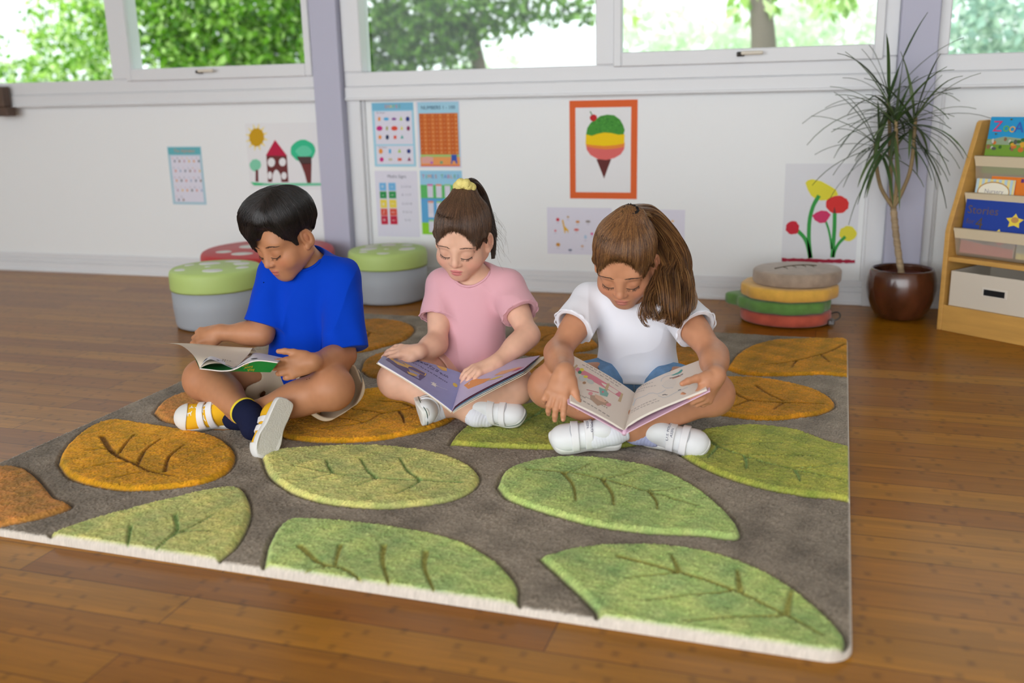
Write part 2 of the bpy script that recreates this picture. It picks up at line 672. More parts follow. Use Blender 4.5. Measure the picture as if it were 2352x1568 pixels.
# ------------------------------------------------------------------ floor
def floor_mat():
    m = bpy.data.materials.new('bamboo_floor'); m.use_nodes = True
    nt = m.node_tree; N = nt.nodes; L = nt.links.new
    b = N['Principled BSDF']
    tc = N.new('ShaderNodeTexCoord')

    def brick(w, h, off, c1, c2, mortar, msize, bias=0.0):
        t = N.new('ShaderNodeTexBrick')
        t.inputs['Scale'].default_value = 1
        t.inputs['Brick Width'].default_value = w
        t.inputs['Row Height'].default_value = h
        t.inputs['Mortar Size'].default_value = msize
        t.inputs['Mortar Smooth'].default_value = 0.3
        t.inputs['Bias'].default_value = bias
        t.offset = off
        t.offset_frequency = 2
        t.inputs['Color1'].default_value = c1
        t.inputs['Color2'].default_value = c2
        t.inputs['Mortar'].default_value = mortar
        L(tc.outputs['Object'], t.inputs['Vector'])
        return t
    plank = brick(1.05, 0.095, 0.37, rgb(170, 114, 24), rgb(140, 84, 14), rgb(80, 44, 8), 0.0012)
    strip = brick(0.53, 0.019, 0.43, (1.14, 1.12, 1.08, 1), (0.86, 0.86, 0.86, 1), (0.86, 0.84, 0.82, 1), 0.0006)
    mul = N.new('ShaderNodeMix'); mul.data_type = 'RGBA'; mul.blend_type = 'MULTIPLY'
    mul.inputs['Factor'].default_value = 0.85
    L(plank.outputs['Color'], mul.inputs['A']); L(strip.outputs['Color'], mul.inputs['B'])
    # long grain
    mp = N.new('ShaderNodeMapping'); mp.inputs['Scale'].default_value = (3, 90, 1)
    L(tc.outputs['Object'], mp.inputs['Vector'])
    n = N.new('ShaderNodeTexNoise'); n.inputs['Scale'].default_value = 3; n.inputs['Detail'].default_value = 5
    L(mp.outputs['Vector'], n.inputs['Vector'])
    r = N.new('ShaderNodeMapRange'); r.inputs['From Min'].default_value = 0.3; r.inputs['From Max'].default_value = 0.7
    r.inputs['To Min'].default_value = 0.84; r.inputs['To Max'].default_value = 1.14
    L(n.outputs['Fac'], r.inputs['Value'])
    sc = N.new('ShaderNodeVectorMath'); sc.operation = 'SCALE'
    L(mul.outputs['Result'], sc.inputs[0]); L(r.outputs['Result'], sc.inputs['Scale'])
    # bamboo nodes: short dark ticks across the strips
    mp2 = N.new('ShaderNodeMapping'); mp2.inputs['Scale'].default_value = (5.2, 52.6, 1)
    L(tc.outputs['Object'], mp2.inputs['Vector'])
    vo = N.new('ShaderNodeTexVoronoi'); vo.inputs['Scale'].default_value = 1.0; vo.inputs['Randomness'].default_value = 0.9
    vo.voronoi_dimensions = '2D'
    L(mp2.outputs['Vector'], vo.inputs['Vector'])
    sub = N.new('ShaderNodeVectorMath'); sub.operation = 'SUBTRACT'
    L(mp2.outputs['Vector'], sub.inputs[0]); L(vo.outputs['Position'], sub.inputs[1])
    sx = N.new('ShaderNodeSeparateXYZ'); L(sub.outputs['Vector'], sx.inputs[0])
    ab = N.new('ShaderNodeMath'); ab.operation = 'ABSOLUTE'; L(sx.outputs['X'], ab.inputs[0])
    rr = N.new('ShaderNodeMapRange'); rr.inputs['From Min'].default_value = 0.01; rr.inputs['From Max'].default_value = 0.05
    rr.inputs['To Min'].default_value = 0.72; rr.inputs['To Max'].default_value = 1.0
    L(ab.outputs['Value'], rr.inputs['Value'])
    ab2 = N.new('ShaderNodeMath'); ab2.operation = 'ABSOLUTE'; L(sx.outputs['Y'], ab2.inputs[0])
    r3 = N.new('ShaderNodeMapRange'); r3.inputs['From Min'].default_value = 0.3; r3.inputs['From Max'].default_value = 0.5
    r3.inputs['To Min'].default_value = 0.0; r3.inputs['To Max'].default_value = 0.5
    L(ab2.outputs['Value'], r3.inputs['Value'])
    mxx = N.new('ShaderNodeMath'); mxx.operation = 'MAXIMUM'; L(rr.outputs['Result'], mxx.inputs[0])
    r4 = N.new('ShaderNodeMath'); r4.operation = 'ADD'; r4.inputs[1].default_value = 0.5
    L(r3.outputs['Result'], r4.inputs[0]); L(r4.outputs['Value'], mxx.inputs[1])
    sc2 = N.new('ShaderNodeVectorMath'); sc2.operation = 'SCALE'
    L(sc.outputs['Vector'], sc2.inputs[0]); L(mxx.outputs['Value'], sc2.inputs['Scale'])
    L(sc2.outputs['Vector'], b.inputs['Base Color'])
    b.inputs['Roughness'].default_value = 0.28
    b.inputs['Specular IOR Level'].default_value = 0.16
    bp = N.new('ShaderNodeBump'); bp.inputs['Strength'].default_value = 0.25; bp.inputs['Distance'].default_value = 0.001
    L(plank.outputs['Fac'], bp.inputs['Height']); bp.invert = True
    L(bp.outputs['Normal'], b.inputs['Normal'])
    return m


mb = MB(); mb.box((-5.85, -3.0, -0.05), (2.7, WALL_Y + 0.1, 0))
o = mb.build('floor', floor_mat()); tag(o, kind='structure')

mb = MB(); mb.box((-5.85, -3.0, 2.6), (2.7, WALL_Y + 0.1, 2.68))
tag(mb.build('ceiling', mat('ceiling_paint', (224, 224, 222), 0.8)), kind='structure')

for nm_, xw in (('wall_left', -5.75), ('wall_right', 2.6)):
    mb = MB(); mb.box((xw - .1, -3.0, 0), (xw, WALL_Y, 2.6))
    tag(mb.build(nm_, mat('side_wall_paint', (222, 222, 220), 0.7)), kind='structure')

# ------------------------------------------------------------------ window wall
M_wall = mat('wall_paint', (240, 242, 243), 0.55, bump=0.05, bscale=60)
M_frame = mat('white_gloss', (226, 227, 230), 0.35, bump=0.03, bscale=40)
M_lav = mat('lavender_paint', (186, 186, 206), 0.5, bump=0.04, bscale=50)
M_black = mat('black_plastic', (28, 27, 28), 0.4)
M_dark = mat('dark_metal', (70, 66, 62), 0.35, metal=0.6)
M_cream = mat('cream_plastic', (222, 214, 198), 0.4)

mb = MB()
mb.box((-5.75, WALL_Y, 0), (2.6, WALL_Y + 0.1, 0.9))
mb.box((-5.75, WALL_Y, 1.98), (2.6, WALL_Y + 0.1, 2.6))
tag(mb.build('wall_back', M_wall), kind='structure')

mb = MB()
mb.box((-5.75, WALL_Y - 0.022, 0), (2.6, WALL_Y, 0.016), bev=0.003)
mb.box((-5.75, WALL_Y - 0.014, 0.014), (2.6, WALL_Y, 0.052), bev=0.002)
mb.box((-5.75, WALL_Y - 0.010, 0.052), (2.6, WALL_Y, 0.073), bev=0.003)
mb.box((-5.75, WALL_Y - 0.006, 0.073), (2.6, WALL_Y, 0.100), bev=0.002)
tag(mb.build('baseboard_back', M_frame), kind='structure')


def glass_mat():
    m = bpy.data.materials.new('window_glass'); m.use_nodes = True
    nt = m.node_tree; N = nt.nodes; L = nt.links.new
    N.remove(N['Principled BSDF'])
    t = N.new('ShaderNodeBsdfTransparent'); t.inputs['Color'].default_value = (0.95, 0.98, 0.97, 1)
    g = N.new('ShaderNodeBsdfGlossy'); g.inputs['Roughness'].default_value = 0.03
    f = N.new('ShaderNodeLayerWeight'); f.inputs['Blend'].default_value = 0.12
    mx = N.new('ShaderNodeMixShader')
    pw = N.new('ShaderNodeMath'); pw.operation = 'POWER'; pw.inputs[1].default_value = 4.0
    ad = N.new('ShaderNodeMath'); ad.operation = 'MULTIPLY_ADD'; ad.inputs[1].default_value = 0.8; ad.inputs[2].default_value = 0.012
    f.inputs['Blend'].default_value = 0.5
    L(f.outputs['Facing'], pw.inputs[0]); L(pw.outputs['Value'], ad.inputs[0]); L(ad.outputs['Value'], mx.inputs['Fac']); L(t.outputs['BSDF'], mx.inputs[1]); L(g.outputs['BSDF'], mx.inputs[2])
    L(mx.outputs['Shader'], N['Material Output'].inputs['Surface'])
    return m


M_glass = glass_mat()
FY = WALL_Y - 0.045     # front of the timber frames


def ring(mb, x0, x1, z0, z1, w, y0, y1, bev=0.004, wb=None):
    wb = w if wb is None else wb
    mb.box((x0, y0, z0), (x0 + w, y1, z1), bev=bev)
    mb.box((x1 - w, y0, z0), (x1, y1, z1), bev=bev)
    mb.box((x0 + w, y0, z0), (x1 - w, y1, z0 + wb), bev=bev)
    mb.box((x0 + w, y0, z1 - w), (x1 - w, y1, z1), bev=bev)


def pane(parent, x0, x1, z0, z1, y):
    m = MB(); m.box((x0, y - 0.002, z0), (x1, y + 0.002, z1))
    m.build('glass_pane', M_glass, parent)


def handle(parent, x, z, y):
    m = MB()
    m.box((x - 0.014, y - 0.012, z - 0.008), (x + 0.016, y, z + 0.010), 0, bev=0.003)
    m.tube([(x, y - 0.010, z), (x, y - 0.032, z)], 0.0075, 10, 0)
    h = m.build('window_handle', M_dark, parent)
    m = MB()
    m.box((x + 0.004, y - 0.036, z - 0.003), (x + 0.088, y - 0.026, z + 0.011), 0, bev=0.004)
    m.build('handle_lever', M_cream, h)


def window(n, x0, x1, fixed, sash, hx):
    """fixed light on the left, top-hung sash on the right, deep timber sill below"""
    r = empty('window_%d' % n, (0.5 * (x0 + x1), WALL_Y, 0.85), kind='structure')
    m = MB()
    m.box((x0, FY, 0.853), (x1, WALL_Y + 0.06, 0.905), bev=0.004)              # apron
    m.box((x0, FY + 0.006, 0.905), (x1, WALL_Y + 0.06, 0.967), bev=0.004)      # sill rail
    m.box((x0, FY - 0.006, 0.846), (x1, FY + 0.03, 0.858), bev=0.003)
    m.box((x0, FY, 1.96), (x1, WALL_Y + 0.06, 2.04), bev=0.004)
    for a, b in fixed + sash:
        pass
    cuts = sorted(fixed + sash)
    edges = [x0] + [q for c in cuts for q in c] + [x1]
    for i in range(0, len(edges), 2):
        if edges[i + 1] - edges[i] > 0.002:
            m.box((edges[i], FY + 0.004, 0.967), (edges[i + 1], WALL_Y + 0.06, 1.96), bev=0.004)
    m.build('window_frame', M_frame, r)
    for a, b in fixed:
        pane(r, a, b, 0.967, 1.96, WALL_Y + 0.02)
    for a, b in sash:
        s = MB()
        ring(s, a - 0.018, b + 0.02, 0.957, 1.95, 0.034, FY - 0.012, FY + 0.03, wb=0.056)
        so = s.build('sash', M_frame, r)
        pane(so, a + 0.012, b - 0.01, 1.008, 1.92, FY + 0.012)
        handle(so, hx, 0.990, FY - 0.012)
    return r


window(1, -5.4, -2.206, [(-4.9, -3.311)], [(-3.205, -2.24)], -2.80)
window(2, -2.071, 0.2365, [(-1.981, -0.922)], [(-0.828, 0.165)], -0.34)
window(3, 0.371, 2.55, [(0.412, 1.6)], [], 0)

# timber posts and the frame stiles around the lower panels
def post(n, x0, x1, y0):
    r = empty('trim_%d' % n, (0.5 * (x0 + x1), WALL_Y, 0), kind='structure')
    m = MB()
    m.box((x0, y0, 0.045), (x1, WALL_Y + 0.05, 2.6), bev=0.003)
    m.build('post', M_lav, r)
    m = MB(); m.box((x0 - 0.001, y0 - 0.002, 0), (x1 + 0.001, WALL_Y + 0.05, 0.045))
    m.build('plinth', M_black, r)


post(1, -2.206, -2.073, WALL_Y - 0.076)
post(2, 0.2365, 0.371, WALL_Y - 0.076)


def stile(n, x0, x1, d=0.03):
    m = MB(); m.box((x0, WALL_Y - d, 0.0), (x1, WALL_Y + 0.01, 0.853), bev=0.003)
    m.box((x0 - 0.012, WALL_Y - d * .45, 0.1), (x1 + 0.012, WALL_Y + 0.005, 0.853), bev=0.003)
    tag(m.build('trim_%d' % n, M_frame), kind='structure')


stile(3, -2.073, -2.005)
stile(4, 0.168, 0.2365)
stile(5, 0.371, 0.405)

# brown wooden block on the window frame at the left edge
m = MB()
m.box((-4.05, FY - 0.06, 0.806), (-3.914, FY, 0.850), bev=0.004)
m.box((-4.05, FY - 0.06, 0.850), (-3.928, FY - 0.01, 0.950), bev=0.004)
tag(m.build('wall_bracket', mat('dark_wood', (92, 72, 60), 0.5, var=0.15, vscale=20)), 'dark brown wooden bracket fixed at the far left end of the window sill', 'bracket')

# ------------------------------------------------------------------ garden seen through the panes
M_grass = mat('lawn_grass', (120, 150, 80), 0.8, var=0.2, vscale=2)
m = MB(); m.box((-30, WALL_Y + 0.2, -0.35), (18, 40, -0.3))
tag(m.build('lawn', M_grass), kind='structure')
M_bark = mat('bark', (96, 84, 70), 0.8, bump=0.4, bscale=30)


def tree(name, label, x, y, z0, trunk_h, clumps, n, leaf, cols, group='trees in the garden', seed=1, droop=0.0):
    r = empty(name, (x, y, -0.3), label=label, cat='tree' if 'tree' in name else 'bush', group=group)
    rg = np.random.default_rng(seed)
    if trunk_h > 0:
        m = MB()
        m.tube(spline([(x, y, -0.3), (x + .05, y, trunk_h * .5), (x - .05, y, trunk_h)], 10), np.linspace(.16, .08, 10), 10)
        m.build('trunk', M_bark, r)
    C = np.array(clumps, float)
    wgt = C[:, 3] ** 2 * C[:, 4]; wgt = wgt / wgt.sum()
    pick = rg.choice(len(C), n, p=wgt)
    u = rg.normal(size=(n, 3)); u /= np.linalg.norm(u, axis=1)[:, None]
    rad = rg.uniform(0.25, 1.0, n) ** 0.5
    P = V3(x, y, z0) + C[pick, :3] + u * rad[:, None] * np.stack([C[pick, 3], C[pick, 3] * .8, C[pick, 4]], 1)
    d = rg.normal(size=(n, 3)) + V3(0, 0, -0.5 - droop); d /= np.linalg.norm(d, axis=1)[:, None]
    s = np.cross(d, rg.normal(size=(n, 3))); s /= np.linalg.norm(s, axis=1)[:, None]
    L = leaf * rg.uniform(0.6, 1.25, n)[:, None]
    nn = np.cross(d, s)
    v = np.stack([P, P + d * L * .45 + s * L * .32 + nn * L * .06, P + d * L, P + d * L * .45 - s * L * .32 + nn * L * .06], 1).reshape(-1, 3)
    q = np.arange(n * 4).reshape(-1, 4)
    cc = np.array([[lin(c) for c in k] for k in cols])
    ci = cc[rg.integers(0, len(cc), n)] * rg.uniform(0.8, 1.2, n)[:, None]
    arr_mesh('foliage', v, quads=q, mats=mat('leaf_green', (120, 170, 60), 0.45, attr='Col', trans=0.55), parent=r, col=np.repeat(ci, 4, 0), smooth=False)


G1 = [(82, 136, 22), (112, 166, 36), (56, 100, 20), (140, 186, 64), (196, 226, 136)]
GD = [(66, 112, 22), (92, 140, 32), (48, 84, 22), (110, 156, 44), (140, 178, 90)]
G2 = [(176, 212, 96), (200, 226, 140), (140, 190, 70), (222, 238, 176)]
G3 = [(226, 242, 210), (236, 244, 224), (214, 236, 206), (244, 248, 238)]  # near-white leaves: washed-out garden brightness put into the colour


def grove(name, label, x, y, trunk_h, cl, n, leaf, cols, seed, droop=0.0, group='trees in the garden'):
    """clumps given as (picture x, picture y, distance, radius, height radius)"""
    C = []
    for px, py, Y, r, rz in cl:
        p = atY(px, py, Y); C.append((p[0] - x, p[1] - y, p[2], r, rz))
    tree(name, label, x, y, 0.0, trunk_h, C, n, leaf, cols, group, seed, droop)


grove('garden_tree', 'sunlit leafy tree at the far left end of the left window', -9.2, 11.2, 1.2,
      [(200, 60, 10.8, .40, .5), (246, 120, 10.8, .30, .5), (140, 110, 11, .42, .4), (250, 10, 10.8, .4, .4), (60, 165, 11.2, .55, .22), (180, 172, 11, .5, .25), (80, 60, 11.3, .22, .35), (6, 90, 11, .12, .12), (110, 10, 11.2, .3, .2)], 2600, .10, G1[:2] + G2, 5)
grove('garden_tree', 'large leafy green tree seen through the left window behind the boy', -6.5, 10.0, 1.4,
      [(340, 40, 10, .5, .7), (420, 20, 10, .6, .6), (500, 60, 10.2, .6, .7), (590, 30, 10, .6, .7), (660, 80, 10.2, .5, .6), (430, 110, 10, .55, .4), (560, 120, 10, .55, .4), (700, 20, 10, .4, .6)], 7600, .10, G1, 3)
grove('garden_tree', 'dense dark green tree behind the left half of the middle window', -4.6, 13.0, 1.6,
      [(850, 60, 12.6, .5, .9), (900, 100, 12.8, .6, .6), (960, 60, 12.8, .65, .7), (1040, 90, 12.8, .45, .45), (1050, 10, 12.8, .6, .5), (1150, 10, 12.8, .55, .35), (1250, 0, 12.8, .5, .32), (1340, 0, 12.8, .4, .3), (1110, 70, 12.9, .3, .25), (1190, 60, 12.9, .25, .15)], 5200, .115, GD, 8)
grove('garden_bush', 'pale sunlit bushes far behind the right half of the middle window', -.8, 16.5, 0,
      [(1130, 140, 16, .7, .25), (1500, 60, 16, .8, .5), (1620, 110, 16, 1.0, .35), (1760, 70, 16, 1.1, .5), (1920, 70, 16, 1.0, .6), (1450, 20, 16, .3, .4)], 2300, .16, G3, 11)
grove('garden_tree', 'hanging green leaves at the top edge of the middle window', -.6, 9.0, 1.9,
      [(1722, 2, 9, .22, .16), (1760, 0, 9, .16, .10), (1900, -4, 9, .26, .13), (1945, 0, 9, .14, .08), (1440, 30, 9, .06, .16)], 170, .11, G2, 13, 1.0)
grove('garden_bush', 'blue green bush behind the right hand window', 1.9, 12.0, .9,
      [(2200, 60, 11.7, .45, .6), (2290, 90, 11.8, .5, .5), (2340, 30, 11.8, .5, .7)], 1500, .12, [(176, 206, 190), (206, 226, 206), (150, 184, 170), (222, 236, 222)], 17)
# ------------------------------------------------------------------ paper on the wall
def pmat(c):
    return mat('paint_%d_%d_%d' % tuple(c), c, 0.65, 0.2)


class Poster:
    """one sheet of paper with its drawing; all coordinates are (X, Z) on the wall plane, drawing laid on in thin layers"""

    def __init__(self):
        self.mb = MB(); self.mats = []; self.k = 0

    def mi(self, c):
        m = pmat(c)
        if m not in self.mats:
            self.mats.append(m)
        return self.mats.index(m)

    def poly(self, pts, c, layer=None):
        self.k = self.k if layer is None else layer
        y = WALL_Y - 0.0012 - 0.00025 * self.k
        P = np.asarray(pts, float)
        s = np.sum(P[:, 0] * np.roll(P[:, 1], -1) - P[:, 1] * np.roll(P[:, 0], -1))
        if s < 0:
            P = P[::-1]
        self.mb.plate(P, 0 if self.k else -0.001, 0.0002 if self.k else 0, self.mi(c), M=((0, y, 0), (1, 0, 0), (0, 0, 1), (0, -1, 0)))
        return self

    def rect(self, x0, z0, x1, z1, c, layer=None):
        return self.poly([(x0, z0), (x1, z0), (x1, z1), (x0, z1)], c, layer)

    def text(self, s, x, z, size, c, layer=4, align='CENTER'):
        v, f = text_mesh(s, size, align)
        y = WALL_Y - 0.0016 - 0.00025 * layer
        self.mb.add(np.c_[v[:, 0] + x, np.full(len(v), y), v[:, 1] + z], f, self.mi(c))

    def px(self, pts):
        return [tuple(atY(*p)[[0, 2]]) for p in pts]

    def ppoly(self, pts, c, layer=None):
        return self.poly(self.px(pts), c, layer)

    def blob(self, x, y, rx, ry, c, layer=None, n=18, jit=0.0, seed=0):
        rg = np.random.default_rng(seed)
        a = np.linspace(0, 2 * PI, n, endpoint=False)
        k = 1 + jit * rg.uniform(-1, 1, n)
        return self.ppoly(np.c_[x + rx * k * np.cos(a), y + ry * k * np.sin(a)], c, layer)

    def stroke(self, pts, w, c, layer=None):
        P = spline(pts, 14); T = np.gradient(P, axis=0); T /= np.linalg.norm(T, axis=1)[:, None]
        n = np.c_[-T[:, 1], T[:, 0]] * w / 2
        return self.ppoly(np.vstack([P + n, (P - n)[::-1]]), c, layer)

    def build(self, name, label, cat='poster', group=None):
        o = self.mb.build(name, self.mats)
        return tag(o, label, cat, group)


WHITE = (236, 236, 238); LAVP = (226, 224, 238)
# alphabet chart
p = Poster(); X0, X1, Z0, Z1 = -3.072, -2.880, .366, .646
p.rect(X0, Z0, X1, Z1, (176, 208, 222), 0)
p.rect(X0 + .004, Z1 - .038, X1 - .004, Z1 - .004, (104, 184, 194), 1)
p.rect(X0 + .014, Z0 + .012, X1 - .012, Z1 - .044, LAVP, 1)
p.text('The Alphabet', (X0 + X1) / 2, Z1 - .021, .022, (214, 150, 120), 2)
rg = np.random.default_rng(2)
pal = [(216, 150, 140), (226, 190, 120), (120, 130, 150), (90, 100, 110), (200, 160, 180), (160, 180, 210), (224, 160, 110), (150, 120, 110)]
al = 'ABCDEFGHIJKLMNOPQRSTUVWXYZ'
for i, ch in enumerate(al):
    r_, c_ = divmod(i, 6)
    x = X0 + .030 + c_ * .0275; z = Z1 - .064 - r_ * .047
    p.text(ch, x - .004, z + .008, .012, pal[(i * 3) % 8], 2)
    p.poly([(x + .001, z - .012), (x + .011, z - .010), (x + .009, z + .001), (x + .002, z)], pal[(i * 5 + 2) % 8], 2)
p.build('alphabet_poster', 'small pale blue alphabet chart alone on the wall left of the boy')

# house drawing
p = Poster()
p.rect(-2.625, .444, -2.215, .752, WHITE, 0)
Y_ = (206, 160, 30)
for i in range(12):
    a = i * PI / 6 + .2
    p.ppoly([(590 + 15 * math.cos(a - .2), 315 + 19 * math.sin(a - .2)), (590 + 27 * math.cos(a), 315 + 33 * math.sin(a)), (590 + 15 * math.cos(a + .2), 315 + 19 * math.sin(a + .2))], (240, 222, 140), 1)
p.blob(590, 315, 17, 21, Y_, 2, jit=.03)
BR = (112, 54, 54)
p.ppoly([(612, 355), (659, 356), (663, 418), (616, 418)], BR, 1)
p.ppoly([(611, 357), (632, 321), (660, 358)], (192, 36, 72), 2)
for q in ((623.7, 372.8, 8.6, 10.5), (649.4, 372, 8, 9.5), (620.4, 402.6, 5, 9), (652.8, 403.4, 6.3, 8.5)):
    p.blob(*q, WHITE, 2)
p.ppoly([(625.5, 418), (627, 400), (631, 392), (635, 389), (640, 393), (645, 402), (647, 418)], WHITE, 3)
GRN = (60, 196, 146); GRL = (136, 212, 178)
p.blob(587, 379, 13, 14, GRL, 1, jit=.06)
p.ppoly([(587.5, 390), (593.5, 390), (594, 417), (587.5, 417)], BR, 2)
p.blob(696, 346, 28, 25, GRN, 1, jit=.04, seed=4)
p.blob(698, 348, 18, 13, (104, 212, 172), 2, jit=.08, seed=5)
p.ppoly([(681.8, 359.5), (715.8, 359.5), (716, 376), (691, 376)], (84, 66, 64), 3)
p.ppoly([(691, 375), (716, 375), (715, 420), (706, 420), (700, 397.6)], (116, 56, 54), 3)
p.ppoly([(576, 418), (620, 421), (680, 420), (742, 420), (742, 426), (680, 427), (620, 426), (584, 426)], (120, 206, 166), 4)
p.ppoly([(577, 418), (605, 421), (600, 426), (584, 425)], (70, 196, 130), 5)
p.build('house_drawing', 'white childs drawing of a red roofed house, sun and trees beside the left post', 'drawing')

O5 = lambda x, y: (700 + x / 2.8, y / 2.8)     # crop coordinates -> picture
# shapes poster
p = Poster()
p.rect(-1.966, .549, -1.756, .836, WHITE, 0)
p.rect(-1.962, .552, -1.758, .834, (164, 214, 234), 1)
p.rect(-1.960, .800, -1.760, .832, (126, 192, 222), 2)
p.rect(-1.950, .651, -1.768, .796, LAVP, 2)
p.rect(-1.950, .562, -1.768, .644, LAVP, 2)
for i, (ch, c) in enumerate(zip('SHAPES', [(232, 104, 96), (240, 150, 80), (236, 206, 90), (150, 200, 90), (232, 110, 90), (120, 160, 90)])):
    p.text(ch, -1.893 + i * .0135, .816, .021, c, 3)
OR, SK, PU, LI, NA, PK, KH, RD, YE, MA, TE = (236, 152, 66), (90, 178, 226), (140, 90, 160), (168, 206, 74), (44, 58, 132), (206, 50, 134), (176, 172, 110), (226, 82, 60), (226, 218, 60), (140, 40, 90), (60, 170, 160)
rows = [(765, [(480, OR, 9, 15), (525, SK, 15, 9), (575, PU, 15, 9), (620, LI, 10, 15), (663, NA, 12, 15)]),
        (825, [(482, PK, 17, 14), (530, KH, 8, 14), (578, RD, 18, 13), (625, YE, 9, 14), (667, MA, 10, 14)]),
        (882, [(485, OR, 10, 13), (532, (40, 54, 90), 10, 15), (582, RD, 11, 13), (627, TE, 10, 14)]),
        (972, [(490, OR, 11, 15), (549, SK, 9, 17), (610, LI, 10, 14), (670, NA, 12, 14)]),
        (1025, [(496, PK, 11, 13), (552, (202, 194, 170), 14, 9), (612, (226, 104, 74), 15, 11), (673, MA, 12, 15)])]
sides = [4, 30, 5, 3, 6, 30, 4, 30, 3, 8, 5, 6, 4, 3, 30, 4, 3, 5, 30, 4, 4, 3]
si = 0
for y, r_ in rows:
    for x, c, rx, ry in r_:
        n = sides[si % len(sides)]; si += 1
        a = np.linspace(0, 2 * PI, n, endpoint=False) + (PI / 4 if n == 4 else -PI / 2)
        p.ppoly([O5(x + rx * 1.15 * math.cos(t), y + ry * 1.15 * math.sin(t)) for t in a], c, 3)
p.text('2D Shapes', -1.918, .790, .010, (120, 124, 150), 3)
p.text('3D Shapes', -1.918, .638, .010, (120, 124, 150), 3)
p.build('shapes_poster', 'blue bordered chart of small coloured shapes, upper left of the four charts')

# number square
p = Poster()
p.rect(-1.746, .545, -1.540, .836, LAVP, 0)
p.rect(-1.738, .552, -1.544, .832, (168, 214, 234), 1)
p.text('NUMBERS 1 - 100', -1.641, .808, .0215, (44, 72, 112), 3)
p.rect(-1.733, .605, -1.549, .784, (206, 106, 46), 2)
for i in range(10):
    for j in range(10):
        x = -1.733 + (i + .5) * .0184; z = .784 - (j + .5) * .0179
        p.rect(x - .0078, z - .0074, x + .0078, z + .0074, (216, 124, 62) if i % 2 else (202, 100, 44), 3)
        p.text(str(j * 10 + i + 1), x, z, .0082, (240, 196, 140), 4)
p.rect(-1.733, .594, -1.549, .605, (168, 200, 120), 2)
p.rect(-1.735, .556, -1.546, .594, (236, 160, 96), 2)
p.rect(-1.735, .553, -1.546, .558, (226, 90, 70), 3)
p.ppoly([O5(752, 1012), O5(790, 1004), O5(828, 1012), O5(826, 1050), O5(756, 1050)], (226, 168, 160), 3)
for q in ((818, 1046, (190, 110, 190)), (880, 1044, (110, 170, 130))):
    p.ppoly([O5(q[0] - 8, q[1] - 8), O5(q[0] + 8, q[1] - 8), O5(q[0] + 8, q[1] + 8), O5(q[0] - 8, q[1] + 8)], q[2], 4)
p.ppoly([O5(944, 994), O5(978, 994), O5(980, 1030), O5(984, 1052), O5(974, 1052), O5(968, 1034), O5(952, 1034), O5(948, 1054), O5(940, 1054), O5(944, 1030)], (58, 90, 180), 4)
p.build('number_poster', 'orange number square under a blue heading, upper right of the four charts')

# maths signs
p = Poster()
p.rect(-1.966, .232, -1.756, .532, LAVP, 0)
p.text('Maths Signs', -1.856, .507, .020, (110, 112, 128), 2)
TL = [(1175, 1225, (120, 186, 232)), (1230, 1275, (56, 154, 86)), (1283, 1336, (238, 216, 84)), (1341, 1386, (220, 90, 72)), (1388, 1442, (200, 42, 70))]
for k, (y0, y1, c) in enumerate(TL):
    o0, o1 = (y0 - 1175) * .055, (y1 - 1175) * .055
    p.ppoly([O5(480 + o0, y0), O5(523 + o0, y0), O5(523 + o1, y1), O5(480 + o1, y1)], c, 2)
    p.ppoly([O5(538 + o0, y0), O5(584 + o0, y0), O5(584 + o1, y1), O5(538 + o1, y1)], c, 2)
    xx, zz = atY(*O5(501 + o0, (y0 + y1) / 2))[[0, 2]]
    p.text('+-x/='[k], xx, zz, .026, WHITE, 3)
    xx, zz = atY(*O5(561 + o0, (y0 + y1) / 2))[[0, 2]]
    p.text(['add', 'take', 'times', 'share', 'equal'][k], xx, zz, .008, WHITE, 3)
    xx, zz = atY(*O5(652 + o0, (y0 + y1) / 2))[[0, 2]]
    p.text(['2 + 4 = 6', '8 - 1 = 7', '2 x 4 = 8', '9 / 3 = 3', '5 = 5'][k], xx, zz, .013, (120, 120, 138), 3)
p.build('maths_poster', 'white chart with blue, green, yellow and red tiles, lower left of the four charts')

# times tables
p = Poster()
p.rect(-1.742, .246, -1.540, .534, (156, 208, 236), 0)
p.rect(-1.742, .246, -1.540, .470, (98, 190, 106), 1)
p.rect(-1.742, .300, -1.640, .400, (96, 170, 220), 2)
p.rect(-1.742, .246, -1.540, .300, (146, 214, 50), 3)
p.rect(-1.742, .396, -1.540, .410, (96, 164, 220), 3)
for i, (ch, c) in enumerate(zip('TIMES TABLES', [(200, 80, 140), (90, 160, 80), (226, 130, 60), (80, 120, 190), (206, 70, 80), 0, (90, 160, 80), (80, 120, 190), (206, 80, 140), (226, 150, 60), (90, 150, 90), (100, 110, 190)])):
    if c:
        p.text(ch, -1.725 + i * .0152, .507, .023, c, 3)
tc_ = [(214, 110, 170), (230, 150, 120), (150, 206, 140), (232, 180, 100)]
for j, (z0, z1) in enumerate(((.414, .474), (.324, .398), (.256, .314))):
    for i in range(4):
        x = -1.708 + i * .042
        p.rect(x, z0, x + .027, z1, LAVP, 4)
        p.rect(x, z1 - .008, x + .027, z1, tc_[(i + j) % 4], 5)
        for k in range(5):
            p.text('%d x %d = %d' % (k + 1, i + 2 + 4 * j, (k + 1) * (i + 2 + 4 * j)), x + .0135, z1 - .014 - k * .009, .0058, (130, 130, 160), 5)
p.build('times_table_poster', 'green and blue times tables chart behind the ponytail of the girl in pink')

